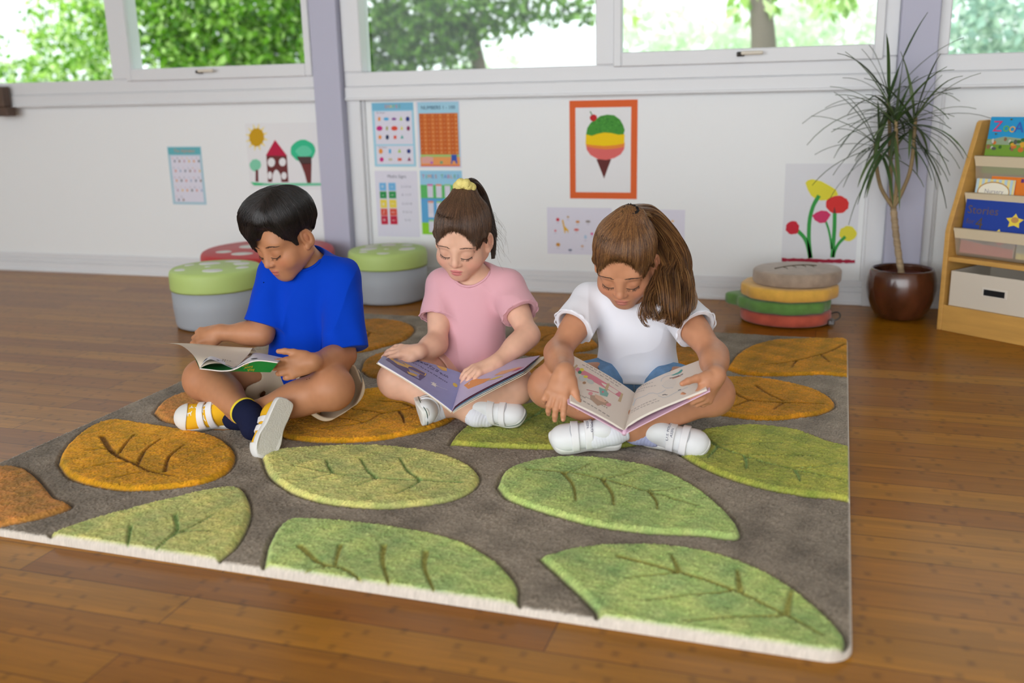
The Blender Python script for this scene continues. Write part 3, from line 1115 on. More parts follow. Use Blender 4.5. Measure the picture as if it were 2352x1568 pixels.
# ice cream
p = Poster()
p.rect(-1.0445, .4165, -.7535, .8265, (226, 104, 52), 0)
p.rect(-1.0185, .444, -.7805, .797, WHITE, 1)
O6 = lambda x, y: (1240 + x / 3.095, 200 + y / 3.095)
GR = [(330, 335), (338, 290), (365, 250), (395, 232), (430, 205), (480, 195), (530, 200), (570, 230), (592, 268), (604, 305), (596, 335), (560, 338), (510, 326), (460, 322), (410, 332), (370, 346)]
p.ppoly([O6(*q) for q in [(402, 512), (508, 512), (482, 580), (457, 650), (430, 580)]], (104, 50, 48), 2)
p.ppoly([O6(*q) for q in [(328, 400), (604, 400), (600, 440), (575, 478), (530, 504), (470, 518), (410, 510), (360, 482), (334, 445)]], (226, 110, 106), 3)
p.ppoly([O6(*q) for q in [(328, 392), (604, 392), (602, 424), (540, 436), (470, 442), (390, 434), (330, 420)]], (236, 142, 60), 4)
p.ppoly([O6(*q) for q in [(328, 335), (400, 325), (480, 318), (560, 330), (604, 335), (600, 400), (540, 412), (460, 418), (380, 412), (326, 404)]], (246, 206, 20), 5)
p.ppoly([O6(*q) for q in GR], (74, 150, 58), 6)
rg = np.random.default_rng(9)
for i in range(60):
    t = rg.uniform(0, 2 * PI); r_ = rg.uniform(0, 1) ** .5
    x, y = 466 + 115 * r_ * math.cos(t), 268 + 55 * r_ * math.sin(t)
    p.ppoly([O6(x - 5, y), O6(x, y - 5), O6(x + 5, y + 1), O6(x, y + 5)], [(50, 116, 44), (96, 174, 74), (60, 130, 60)][i % 3], 7)
p.blob(*O6(382, 218), 8, 8, (196, 44, 48), 8, jit=.08)
p.stroke([O6(374, 200), O6(366, 186), O6(358, 172)], 2.0, (90, 140, 80), 8)
p.build('ice_cream_picture', 'orange framed picture of an ice cream cone on the middle wall panel', 'picture')

# two small picture cards
def card(x0, x1, z0, z1, items, name, label):
    p = Poster(); p.rect(x0, z0, x1, z1, LAVP, 0)
    for i, (u, v, c, rx, ry, sh) in enumerate(items):
        cx, cz = x0 + u * (x1 - x0), z1 - v * (z1 - z0)
        a = np.linspace(0, 2 * PI, sh, endpoint=False) + .5
        p.poly(np.c_[cx + rx * np.cos(a), cz + ry * np.sin(a)], c, 1)
        p.rect(cx - .006, cz - ry - .008, cx + .006, cz - ry - .006, (190, 188, 206), 1)
    return p, name, label


it = [(.17, .26, (206, 44, 66), .0075, .0075, 14), (.33, .20, (196, 160, 110), .006, .005, 5), (.48, .30, (216, 150, 90), .009, .006, 8), (.64, .29, (160, 150, 150), .011, .006, 9),
      (.13, .50, (224, 120, 130), .005, .005, 10), (.46, .47, (216, 110, 104), .012, .006, 7), (.70, .55, (220, 80, 150), .006, .006, 9), (.85, .44, (120, 190, 200), .006, .006, 8),
      (.17, .80, (204, 146, 70), .010, .009, 7), (.36, .91, (120, 124, 150), .009, .005, 8), (.55, .82, (214, 180, 160), .007, .006, 6), (.60, .62, (180, 206, 230), .006, .009, 9), (.82, .85, (236, 130, 180), .008, .006, 7), (.86, .70, (150, 170, 110), .006, .006, 9)]
p, n_, l_ = card(-1.149, -.862, .173, .377, it, '', '')
p.poly([(-1.082, .322), (-1.076, .324), (-1.070, .296), (-1.052, .278), (-1.054, .264), (-1.058, .276), (-1.066, .276), (-1.066, .266), (-1.070, .266), (-1.076, .294)], (228, 180, 60), 1)
p.build('picture_card', 'white card of small pictures with a giraffe, beneath the ice cream picture')
it = [(.36, .16, (120, 166, 70), .014, .009, 12), (.62, .20, (150, 140, 190), .009, .005, 7), (.82, .24, (230, 180, 100), .006, .005, 5), (.6, .55, (190, 186, 206), .012, .010, 9), (.8, .6, (170, 180, 200), .006, .008, 8), (.4, .55, (210, 150, 120), .008, .006, 7), (.15, .3, (206, 90, 90), .008, .006, 9), (.15, .7, (110, 140, 190), .008, .006, 9), (.7, .85, (226, 200, 120), .008, .006, 6)]
p, n_, l_ = card(-.835, -.549, .174, .374, it, '', '')
p.build('picture_card', 'white picture card mostly hidden behind the head of the girl in white')

# flower painting
p = Poster(); p.rect(-.152, .165, .137, .565, (228, 229, 234), 0)
SG = (62, 160, 76)
for pts, w_ in (([(1985, 770), (1945, 840), (1918, 940), (1912, 1060), (1918, 1150), (1926, 1215)], 9), ([(1830, 1018), (1880, 1070), (1905, 1130), (1922, 1215)], 9),
                ([(2096, 890), (2094, 1000), (2086, 1110), (2078, 1210)], 9), ([(2033, 955), (2052, 1010), (2066, 1080), (2074, 1150)], 5), ([(2172, 1062), (2125, 1110), (2098, 1160), (2085, 1210)], 7)):
    p.stroke([O6(*q) for q in pts], w_, SG, 1)
p.ppoly([O6(*q) for q in [(1888, 680), (1905, 662), (1935, 654), (2000, 668), (2060, 700), (2105, 728), (2122, 768), (2090, 775), (2050, 802), (1995, 806), (1960, 795), (1928, 770), (1905, 730)]], (232, 222, 66), 2)
p.stroke([O6(1985, 770), O6(1950, 830)], 9, SG, 3)
p.blob(*O6(2115, 835), 26.5, 20.5, (222, 58, 56), 3, jit=.05, seed=2, n=28)
p.ppoly([O6(*q) for q in [(1935, 912), (1965, 890), (2000, 876), (2040, 880), (2068, 905), (2050, 935), (2030, 962), (1990, 966), (1955, 945)]], (214, 62, 108), 4)
p.ppoly([O6(*q) for q in [(2084, 895), (2094, 848), (2106, 895)]], (120, 60, 60), 5)
p.blob(*O6(1796, 1000), 16, 15.5, (206, 46, 62), 3, jit=.10, seed=3)
p.blob(*O6(2190, 1040), 20.6, 17, (230, 220, 70), 3, jit=.06, seed=6)
p.stroke([O6(2172, 1062), O6(2140, 1092)], 7, SG, 4)
gx = np.linspace(1720, 2240, 26); rg = np.random.default_rng(3)
up_ = [O6(x, 1226 + (x - 1720) * .022 - 11 + rg.uniform(-4, 4)) for x in gx]
dn_ = [O6(x, 1226 + (x - 1720) * .022 + 13 + rg.uniform(-4, 4)) for x in gx]
p.ppoly(up_ + dn_[::-1], (172, 40, 66), 4)
p.build('flower_painting', 'white painting of red and yellow flowers above the cushion stack', 'painting')

# ------------------------------------------------------------------ toadstool seats
M_vinylgrey = mat('grey_vinyl', (164, 169, 176), 0.55, bump=0.05, bscale=25)
M_vinylgreen = mat('green_vinyl', (184, 208, 124), 0.5, bump=0.05, bscale=25)
M_vinylred = mat('red_vinyl', (196, 52, 56), 0.45, bump=0.05, bscale=25)
M_spot = mat('white_vinyl', (226, 226, 220), 0.5)


def stool(label, x, y, r, h, lid, m_lid, spots, rotz=0.0):
    root = empty('toadstool_seat', (x, y, 0), rotz, label, 'stool', 'toadstool seats')
    m = MB(); b = .012
    m.lathe([(0, .002), (r * .955 - b, .002), (r * .955 - .003, .006), (r * .955, .016), (r * .985, (h - lid) * .5), (r * .99, h - lid + .006), (0, h - lid + .006)], 64)
    m.build('seat_base', M_vinylgrey, root, world=False)
    m = MB()
    m.lathe([(r * .97, h - lid), (r, h - lid - .004), (r * 1.012, h - lid + .004), (r * 1.012, h - .026), (r * 1.005, h - .014), (r * .985, h - .005), (r * .95, h), (0, h + .004)], 64)
    lid_o = m.build('seat_lid', m_lid, root, world=False)
    for u, v, s, e in spots:
        m = MB()
        m.lathe([(s * r, 0), (s * r * .96, .0016), (0, .002)], 24, sy=e)
        sp = m.build('lid_spot', M_spot, lid_o, world=False)
        sp.location = (u * r, v * r, h + .0025 - .006 * (u * u + v * v)); 
    return root


SP = [(-.52, -.50, .17, 1), (.25, -.48, .24, .8), (-.35, .30, .26, .8), (.38, .42, .2, 1), (-.12, -.12, .07, 1), (.66, .02, .16, 1), (.02, .66, .2, .8), (-.70, .05, .13, 1)]
stool('green topped grey stool behind the boy on the left', -2.268, 3.242, .176, .228, .075, M_vinylgreen, SP)
stool('green topped grey stool between the boy and the girl in pink', -1.791, 3.813, .169, .222, .068, M_vinylgreen, SP, 1.1)
stool('wide red topped stool hidden behind the boys head', -2.325, 3.722, .285, .225, .085, M_vinylred, [(-.55, -.35, .14, .9), (-.2, -.55, .17, .8), (-.28, .12, .22, .8), (.35, .1, .2, .8), (.75, -.2, .1, 1), (.3, -.6, .15, .8)], .2)

# ------------------------------------------------------------------ sandwich cushions
def cushion(label, x, y, z, rx, ry, t, c, rot=0.0, notch=0.0, wav=0.0, seed=0, marks=False, var=.16):
    root = empty('floor_cushion', (x, y, z), rot, label, 'cushion', 'stacked sandwich cushions')
    n = 72; a = np.linspace(0, 2 * PI, n, endpoint=False)
    rg = np.random.default_rng(seed)
    k = 1 + .05 * np.cos(2 * a + seed) + wav * np.sin(9 * a + seed) + wav * .6 * np.sin(15 * a)
    if notch:
        k = k + notch * np.exp(-((np.abs((a - PI + PI) % (2 * PI) - PI) - 0) / .35) ** 2) * 0 + notch * np.exp(-(((a - PI * .93 + PI) % (2 * PI) - PI) / .22) ** 2)
    prof = [(0, 0), (.88, .0), (.965, .05), (.995, .16), (1.0, .5), (.995, .84), (.965, .95), (.88, 1.0), (.4, 1.03), (0, 1.04)]
    V = []
    for pr, pz in prof:
        zz = pz * t + (wav * .5 * np.sin(7 * a + seed) * t if wav else 0)
        V.append(np.stack([pr * k * rx * np.cos(a), pr * k * ry * np.sin(a), np.broadcast_to(zz, (n,))], -1))
    V = np.concatenate(V); F = []
    for i in range(len(prof) - 1):
        for j in range(n):
            F.append((i * n + j, i * n + (j + 1) % n, (i + 1) * n + (j + 1) % n, (i + 1) * n + j))
    m = MB(); m.add(V, F, 0, True)
    m.build('cushion_body', mat('plush_%d%d%d' % c, c, 0.9, 0.1, bump=.5, bscale=220, var=var, vscale=26, sheen=.4), root, world=False)
    if marks:
        m = MB()
        P = spline([(-.085, -.035, t * 1.045), (-.03, .02, t * 1.05), (.03, .045, t * 1.05), (.075, .035, t * 1.045)], 16)
        m.tube(P, .0022, 6)
        for i in (3, 6, 9, 12):
            d = V3(.012, -.045, 0)
            m.tube(spline([P[i], P[i] + d * .5 + V3(.006, 0, 0), P[i] + d], 6), np.linspace(.0018, .0008, 6), 5)
        m.build('stitched_crease', mat('brown_stitch', (96, 82, 62), .8), root, world=False)
    return root


c0 = cushion('red tomato cushion on the floor, lowest of the cushion stack', -.115, 3.75, 0.004, .162, .15, .046, (196, 92, 72), .1, seed=1)
m = MB()
m.box((.148, -.09, .004), (.172, -.05, .022), bev=.003)
m.tube(spline([(.15, -.03, .03), (.185, -.05, .045), (.19, -.075, .03), (.16, -.09, .016)], 10), .003, 6)
m.build('zip_buckle', mat('buckle_metal', (120, 118, 118), .3, metal=.8), c0, world=False)
cushion('green lettuce cushion sticking out at the left of the stack', -.125, 3.755, .052, .175, .155, .046, (104, 150, 76), .05, notch=.28, wav=.02, seed=2)
cushion('yellow cheese cushion under the brown bread cushion', -.105, 3.755, .101, .188, .16, .048, (240, 186, 84), .0, wav=.012, seed=3, var=.1)
cushion('light brown bread cushion on top of the cushion stack', -.080, 3.76, .152, .168, .150, .052, (176, 156, 138), .15, seed=4, marks=True)

# ------------------------------------------------------------------ potted dragon tree
root = empty('potted_dragon_tree', (.300, 3.90, 0), label='tall spiky dragon tree in a round brown wooden pot by the right post', cat='plant')
m = MB()
m.lathe([(0, .002), (.078, .002), (.088, .010), (.104, .034), (.119, .075), (.126, .115), (.124, .152), (.116, .182), (.112, .190), (.106, .190), (.103, .182), (.110, .150), (.108, .13)], 56)
pm = mat('polished_wood', (82, 44, 26), 0.2, 0.6, var=.6, vscale=9, coat=.5, stretch=(1, 1, .6))
m.build('plant_pot', pm, root, world=False)
m = MB(); m.lathe([(.1085, .160), (.1, .163), (.096, .166), (.093, .160), (.06, .158), (0, .160)], 40)
m.build('soil_dish', mat('reddish_dish', (96, 48, 38), .6, var=.2, vscale=30), root, world=False)
PX = lambda x, y, Y=3.9: atY(x, y, Y)
base = V3(.300, 3.90, .155)
fork = PX(2052, 478, 3.9)
m = MB()
m.tube(spline([base + V3(.0, 0, 0), PX(2062, 570), PX(2056, 520), fork], 24), .0125 + .0012 * np.sin(np.arange(24) * 2.2), 10)
m.build('trunk', mat('ringed_trunk', (168, 146, 116), .8, bump=.6, bscale=90, var=.25, vscale=60, stretch=(.4, .4, 3)), root)
M_branch = mat('branch_skin', (150, 128, 92), .75, var=.15, vscale=40)
M_leaf = mat('spiky_leaf', (62, 92, 44), .4, .5, attr='Col', trans=.12)
rgp = np.random.default_rng(21)
heads = [([fork, PX(2024, 432), PX(2013, 380), PX(2011, 330)], (-.35, -.1, .6), 22, .24), ([fork, PX(2046, 430, 3.93), PX(2046, 360, 3.95), PX(2040, 225, 3.95)], (-.15, .1, 1), 26, .28),
         ([fork, PX(2058, 440), PX(2060, 380, 3.87), PX(2058, 275, 3.84)], (.05, -.2, 1), 28, .26), ([fork, PX(2072, 440), PX(2093, 380), PX(2103, 270, 3.92)], (.3, 0, .9), 26, .27)]
for pts, ax, nl, ll in heads:
    m = MB(); S = spline(pts, 16); m.tube(S, np.linspace(.0075, .0065, 16), 8); m.build('branch', M_branch, root)
    ax = V3(*ax) / np.linalg.norm(ax)
    V, Q, Cc = [], [], []
    for i in range(nl):
        u = i / nl
        ang = i * 2.399 + rgp.uniform(-.3, .3)
        e1 = np.cross(ax, V3(0, 1, .2)); e1 /= np.linalg.norm(e1); e2 = np.cross(ax, e1)
        side = e1 * math.cos(ang) + e2 * math.sin(ang)
        el = (1.25 - 1.9 * u) + rgp.uniform(-.2, .2)       # upright in the heart, drooping outside
        d = ax * math.sin(el) + side * math.cos(el)
        L_ = ll * rgp.uniform(.75, 1.25)
        st = S[-1] - ax * .06 * u
        k = 9; P = [st]; dd = d.copy()
        for j in range(k - 1):
            dd = dd + V3(0, 0, -.075 - .12 * u * (j / k)) * (1 + .6 * j / k); dd /= np.linalg.norm(dd)
            P.append(P[-1] + dd * L_ / (k - 1))
        P = np.array(P)
        P[:, 1] = np.where(P[:, 1] > 3.92, 3.92 + (P[:, 1] - 3.92) * .38, P[:, 1])     # leaves press back against the wall
        T = np.gradient(P, axis=0); T /= np.linalg.norm(T, axis=1)[:, None]
        Wd = np.cross(T, V3(0, 0, 1) + .3 * side); Wd /= np.linalg.norm(Wd, axis=1)[:, None] + 1e-9
        wv = .0062 * np.array([.8, 1, 1, 1, .95, .85, .7, .45, .05])[:, None]
        nr = np.cross(Wd, T) * .0018
        b0 = sum(len(v) for v in V)
        V.append(np.concatenate([P - Wd * wv + nr, P, P + Wd * wv + nr]))
        for j in range(k - 1):
            Q += [(b0 + j, b0 + k + j, b0 + k + j + 1, b0 + j + 1), (b0 + k + j, b0 + 2 * k + j, b0 + 2 * k + j + 1, b0 + k + j + 1)]
        c = np.array([lin(q) for q in [(58, 84, 44), (74, 98, 54), (92, 112, 66), (66, 80, 52)][rgp.integers(0, 4)]])
        Cc.append(np.repeat(c[None], 3 * k, 0))
    arr_mesh('leaf_crown', np.concatenate(V), quads=Q, mats=M_leaf, parent=root, col=np.concatenate(Cc))

# ------------------------------------------------------------------ sling bookcase
a = math.radians(-37)
SB = V3(.416, 3.723, 0); sr = V3(math.cos(a), math.sin(a), 0); sn = V3(sr[1], -sr[0], 0); sbk = -sn
root = empty('sling_bookcase', tuple(SB), a, 'light wood sling bookcase with canvas pockets at the right edge', 'bookcase')
M_wood = mat('beech_wood', (206, 158, 84), .42, var=.10, vscale=5, stretch=(1, 1, 8), bump=.04, bscale=60)
M_canvas = mat('cream_canvas', (214, 198, 168), .85, bump=.3, bscale=300)
W_ = .62; D_ = .30
def side_panel(x0):
    m = MB()
    prof = [(0, 0), (D_, 0), (D_, .735), (.150, .735), (.138, .728), (0.006, .378), (0, .355)]
    v0 = np.array([(x0, q[0], q[1]) for q in prof]); v1 = v0 + V3(.018, 0, 0); n = len(prof)
    m.add(np.concatenate([v0, v1]), [tuple(range(n)), tuple(range(2 * n - 1, n - 1, -1))] + [(i, n + i, n + (i + 1) % n, (i + 1) % n) for i in range(n)])
    return m.build('side_panel', M_wood, root, world=False, bevel=.003)
side_panel(0); side_panel(W_ - .018)
m = MB(); m.box((.018, .002, 0), (W_ - .018, .020, .094)); m.build('plinth_board', M_wood, root, world=False, bevel=.002)
m = MB(); m.box((.018, .012, .082), (W_ - .018, D_, .094)); m.build('bottom_board', M_wood, root, world=False)
m = MB(); m.box((.018, .006, .252), (W_ - .018, D_, .268)); m.build('shelf_board', M_wood, root, world=False, bevel=.002)
m = MB(); m.box((.018, D_ - .008, .094), (W_ - .018, D_, .735)); m.build('back_board', M_wood, root, world=False)
def sheer():
    m = bpy.data.materials.new('sheer_mesh_fabric'); m.use_nodes = True
    nt = m.node_tree; N = nt.nodes; L = nt.links.new
    t = N.new('ShaderNodeBsdfTransparent'); mx = N.new('ShaderNodeMixShader'); mx.inputs['Fac'].default_value = .42
    b = N['Principled BSDF']; b.inputs['Base Color'].default_value = rgb(206, 194, 176); b.inputs['Roughness'].default_value = .8
    L(t.outputs['BSDF'], mx.inputs[1]); L(b.outputs['BSDF'], mx.inputs[2]); L(mx.outputs['Shader'], N['Material Output'].inputs['Surface'])
    return m
M_sheer = sheer()
# (y at the hanging rail, rail height, pocket depth to the back, pocket bottom)
POCK = [(.022, .365, .272), (.072, .485, .385), (.112, .610, .505)]
for k, (y, z, zb) in enumerate(POCK):
    m = MB(); m.tube([(.018, y + .006, z), (W_ - .018, y + .006, z)], .0065, 10)
    rod = m.build('pocket_rail', M_canvas, root, world=False)
    pk = MB()
    hem = [(y - .002, z + .004), (y + .001, z - .03)]
    pk.add([(.020, hem[0][0], hem[0][1]), (W_ - .02, hem[0][0], hem[0][1]), (W_ - .02, hem[1][0], hem[1][1]), (.026, hem[1][0], hem[1][1])], [(0, 1, 2, 3)], 0)
    pr = spline([(hem[1][0], hem[1][1]), (y + .010, zb + .03), (y + .022, zb), (y + .055, zb - .004), (y + .09, zb + .02), (y + .105, z + .10)], 14)
    V = np.concatenate([[(.026, q[0], q[1]), (W_ - .026, q[0], q[1])] for q in pr]); V = V.reshape(-1, 3)
    pk.add(V, [(2 * i, 2 * i + 1, 2 * i + 3, 2 * i + 2) for i in range(len(pr) - 1)], 1, True)
    pk.build('canvas_pocket', [M_canvas, M_sheer], root, world=False)

def toW(p):
    return SB + sr * p[0] + sbk * p[1] + V3(0, 0, p[2])

def shelf_book(name, label, x0, w, y, z, h, tilt, cover, t=.010, deco=None, grp='picture books in the bookcase'):
    """book standing in a pocket, leaning back by tilt; local axes: x along the shelf, y out of the cover, z up the cover"""
    e = empty(name, tuple(toW((x0, y, z))), 0, label, 'book', grp)
    e.rotation_euler = (-tilt, 0, a)
    m = MB(); m.box((0, 0, 0), (w, t, h), 0, bev=.0012); m.build('cover', cover, e, world=False)
    m = MB(); m.box((.003, .0015, .0025), (w + .0006, t - .0015, h + .0006), 0); m.build('pages', pmat((232, 228, 216)), e, world=False)
    if deco:
        d = MB(); mats = []
        for kind, args, c in deco:
            pm_ = pmat(c)
            if pm_ not in mats:
                mats.append(pm_)
            mi = mats.index(pm_)
            yy = -.0006 - .0003 * len(d.v) * .2
            if kind == 't':
                s, u, v, size = args
                vv, ff = text_mesh(s, size, 'LEFT')
                d.add(np.c_[vv[:, 0] + u, np.full(len(vv), yy), vv[:, 1] + v], ff, mi)
            else:
                P = np.asarray(args, float)
                d.add(np.c_[P[:, 0], np.full(len(P), yy), P[:, 1]], [tuple(range(len(P)))], mi)
        d.build('cover_print', mats, e, world=False)
    return e

def circ(u, v, ru, rv, n=14, ph=0, star=0):
    t = np.linspace(0, 2 * PI, n, endpoint=False) + ph
    k = np.where(np.arange(n) % 2 == 0, 1, 1 - star)
    return np.c_[u + ru * k * np.cos(t), v + rv * k * np.sin(t)]

sky = mat('sky_blue_cover', (40, 156, 214), .3)
dz = [('p', [(0, 0), (.26, 0), (.26, .118), (0, .118)], (120, 160, 60)), ('p', [(0, .113), (.06, .128), (.12, .122), (.19, .132), (.26, .124), (.26, .1), (0, .1)], (150, 170, 140))]
rg = np.random.default_rng(4)
for i in range(40):
    dz.append(('p', circ(rg.uniform(.008, .25), rg.uniform(.080, .120), rg.uniform(.004, .011), rg.uniform(.004, .009), 8), [(220, 170, 60), (90, 96, 90), (210, 120, 60), (70, 110, 50), (200, 200, 190), (150, 110, 80)][i % 6]))
for i, (ch, c) in enumerate(zip('Zoo', [(222, 56, 110), (110, 186, 80), (232, 180, 80)])):
    dz.append(('t', (ch, .014 + (0, .036, .058)[i], .160 - .002 * i, .052 if i == 0 else .046), c))
for i, (ch, c) in enumerate(zip('Animals', [(66, 96, 190), (236, 140, 120), (120, 190, 90), (226, 120, 90), (222, 80, 120), (120, 160, 220), (236, 190, 80)])):
    dz.append(('t', (ch, .090 + (0, .034, .058, .068, .104, .128, .140)[i], .158, .050 if i == 0 else .046), c))
for u, v in ((.075, .186), (.122, .184), (.03, .136), (.16, .186)):
    dz.append(('p', circ(u, v, .006, .004, 6, .4, .4), (90, 100, 60)))
shelf_book('picture_book', 'bright blue zoo animals book in the top pocket of the bookcase', .040, .26, .128, .555, .195, .16, sky, .012, dz)
ora = mat('orange_cover', (232, 126, 40), .35)
shelf_book('picture_book', 'plain orange book behind the striped book in the middle pocket', .085, .135, .100, .400, .150, .13, ora, .008, [('p', [(.105, .132), (.115, .132), (.115, .144), (.105, .144)], (110, 60, 120))])
yel = mat('cream_yellow_cover', (242, 226, 150), .35)
d3 = [('p', [(.02 * i, 0), (.02 * i + .010, 0), (.02 * i + .010, .142), (.02 * i, .142)], (190, 214, 226)) for i in range(7)]
d3 += [('p', circ(.066, .098, .058, .036, 24), (196, 150, 80)), ('p', circ(.066, .098, .054, .032, 24), (246, 240, 220)), ('t', ('Nursery', .034, .100, .020), (150, 140, 150))]
shelf_book('picture_book', 'pale yellow striped book with an oval title in the middle pocket', .040, .135, .088, .397, .142, .13, yel, .008, d3)
blu = mat('royal_blue_cover', (32, 66, 160), .3)
d4 = [('t', ('Stories', .010, .108, .040), (110, 92, 84)), ('t', ('for', .012, .068, .026), (100, 84, 84)), ('t', ('4', .046, .062, .056), (96, 80, 60)), ('t', ('Year Olds', .012, .022, .026), (100, 84, 84)),
      ('p', circ(.182, .082, .032, .026, 10, .3, .45), (240, 216, 80)), ('p', circ(.182, .086, .013, .010), (200, 150, 90)), ('p', circ(.130, .030, .026, .022, 10, .1, .45), (240, 222, 120)), ('p', circ(.170, .022, .026, .014), (206, 70, 160)), ('p', circ(.13, .032, .010, .008), (222, 180, 120))]
shelf_book('picture_book', 'dark blue stories book with yellow stars in the lower middle pocket', .030, .232, .050, .325, .145, .13, blu, .012, d4)
lb = mat('light_blue_cover', (150, 200, 220), .35)
shelf_book('picture_book', 'light blue book at the picture edge beside the dark blue stories book', .272, .2, .046, .322, .135, .13, lb, .01, [('p', [(.004, .05), (.05, .05), (.05, .125), (.004, .125)], (240, 210, 190)), ('p', [(.004, .02), (.05, .02), (.05, .03), (.004, .03)], (220, 190, 80))])
pnk = mat('pink_cover', (214, 130, 130), .4)
shelf_book('picture_book', 'pink and grey book behind the sheer bottom pocket of the bookcase', .036, .19, .040, .282, .085, .10, pnk, .01,
           [('p', [(0, .045), (.19, .03), (.19, .085), (0, .085)], (150, 150, 158)), ('p', circ(.035, .062, .012, .012, 10, .2, .4), (224, 160, 110)), ('p', circ(.09, .05, .03, .014), (120, 120, 130)), ('p', circ(.14, .06, .018, .02), (214, 130, 140))])
shelf_book('picture_book', 'cream book behind the sheer bottom pocket at the picture edge', .236, .17, .042, .282, .082, .10, yel, .01, [('p', [(0, .02), (.17, .02), (.17, .05), (0, .05)], (170, 180, 170))])

# storage box on the bottom board
bx = empty('storage_box', tuple(toW((.032, .010, .0945))), a, 'cream fabric storage box in the bottom of the bookcase', 'box')
M_box = mat('cream_box', (216, 206, 190), .7, bump=.15, bscale=250)
m = MB(); w_, d_, h_, t_ = .36, .26, .125, .005
m.box((0, 0, 0), (w_, t_, h_)); m.box((0, d_ - t_, 0), (w_, d_, h_)); m.box((0, t_, 0), (t_, d_ - t_, h_)); m.box((w_ - t_, t_, 0), (w_, d_ - t_, h_)); m.box((t_, t_, 0), (w_ - t_, d_ - t_, t_))
m.build('box_body', M_box, bx, world=False, bevel=.0015)
m = MB(); m.box((.118, -.0025, .050), (.208, .001, .082), bev=.001); m.build('handle_rim', mat('pale_rim', (224, 216, 204), .4), bx, world=False)
m = MB(); m.box((.126, -.0032, .0555), (.200, -.002, .0765)); m.build('handle_slot', mat('slot_dark', (24, 28, 34), .35), bx, world=False)
# ------------------------------------------------------------------ carved leaf rug, 2 m square
RUG_T = 0.017
_th = -0.0126
r_ex, r_ey = V3(math.cos(_th), math.sin(_th), 0), V3(-math.sin(_th), math.cos(_th), 0)
RU0, RU1, RV0, RV1 = -1.920, 0.064, 1.418, 3.440
RCORNER = .045


def to_rug(pts, z=RUG_T):
    P = np.array([atZ(x, y, z) for x, y in pts])
    return np.c_[P @ r_ex, P @ r_ey]


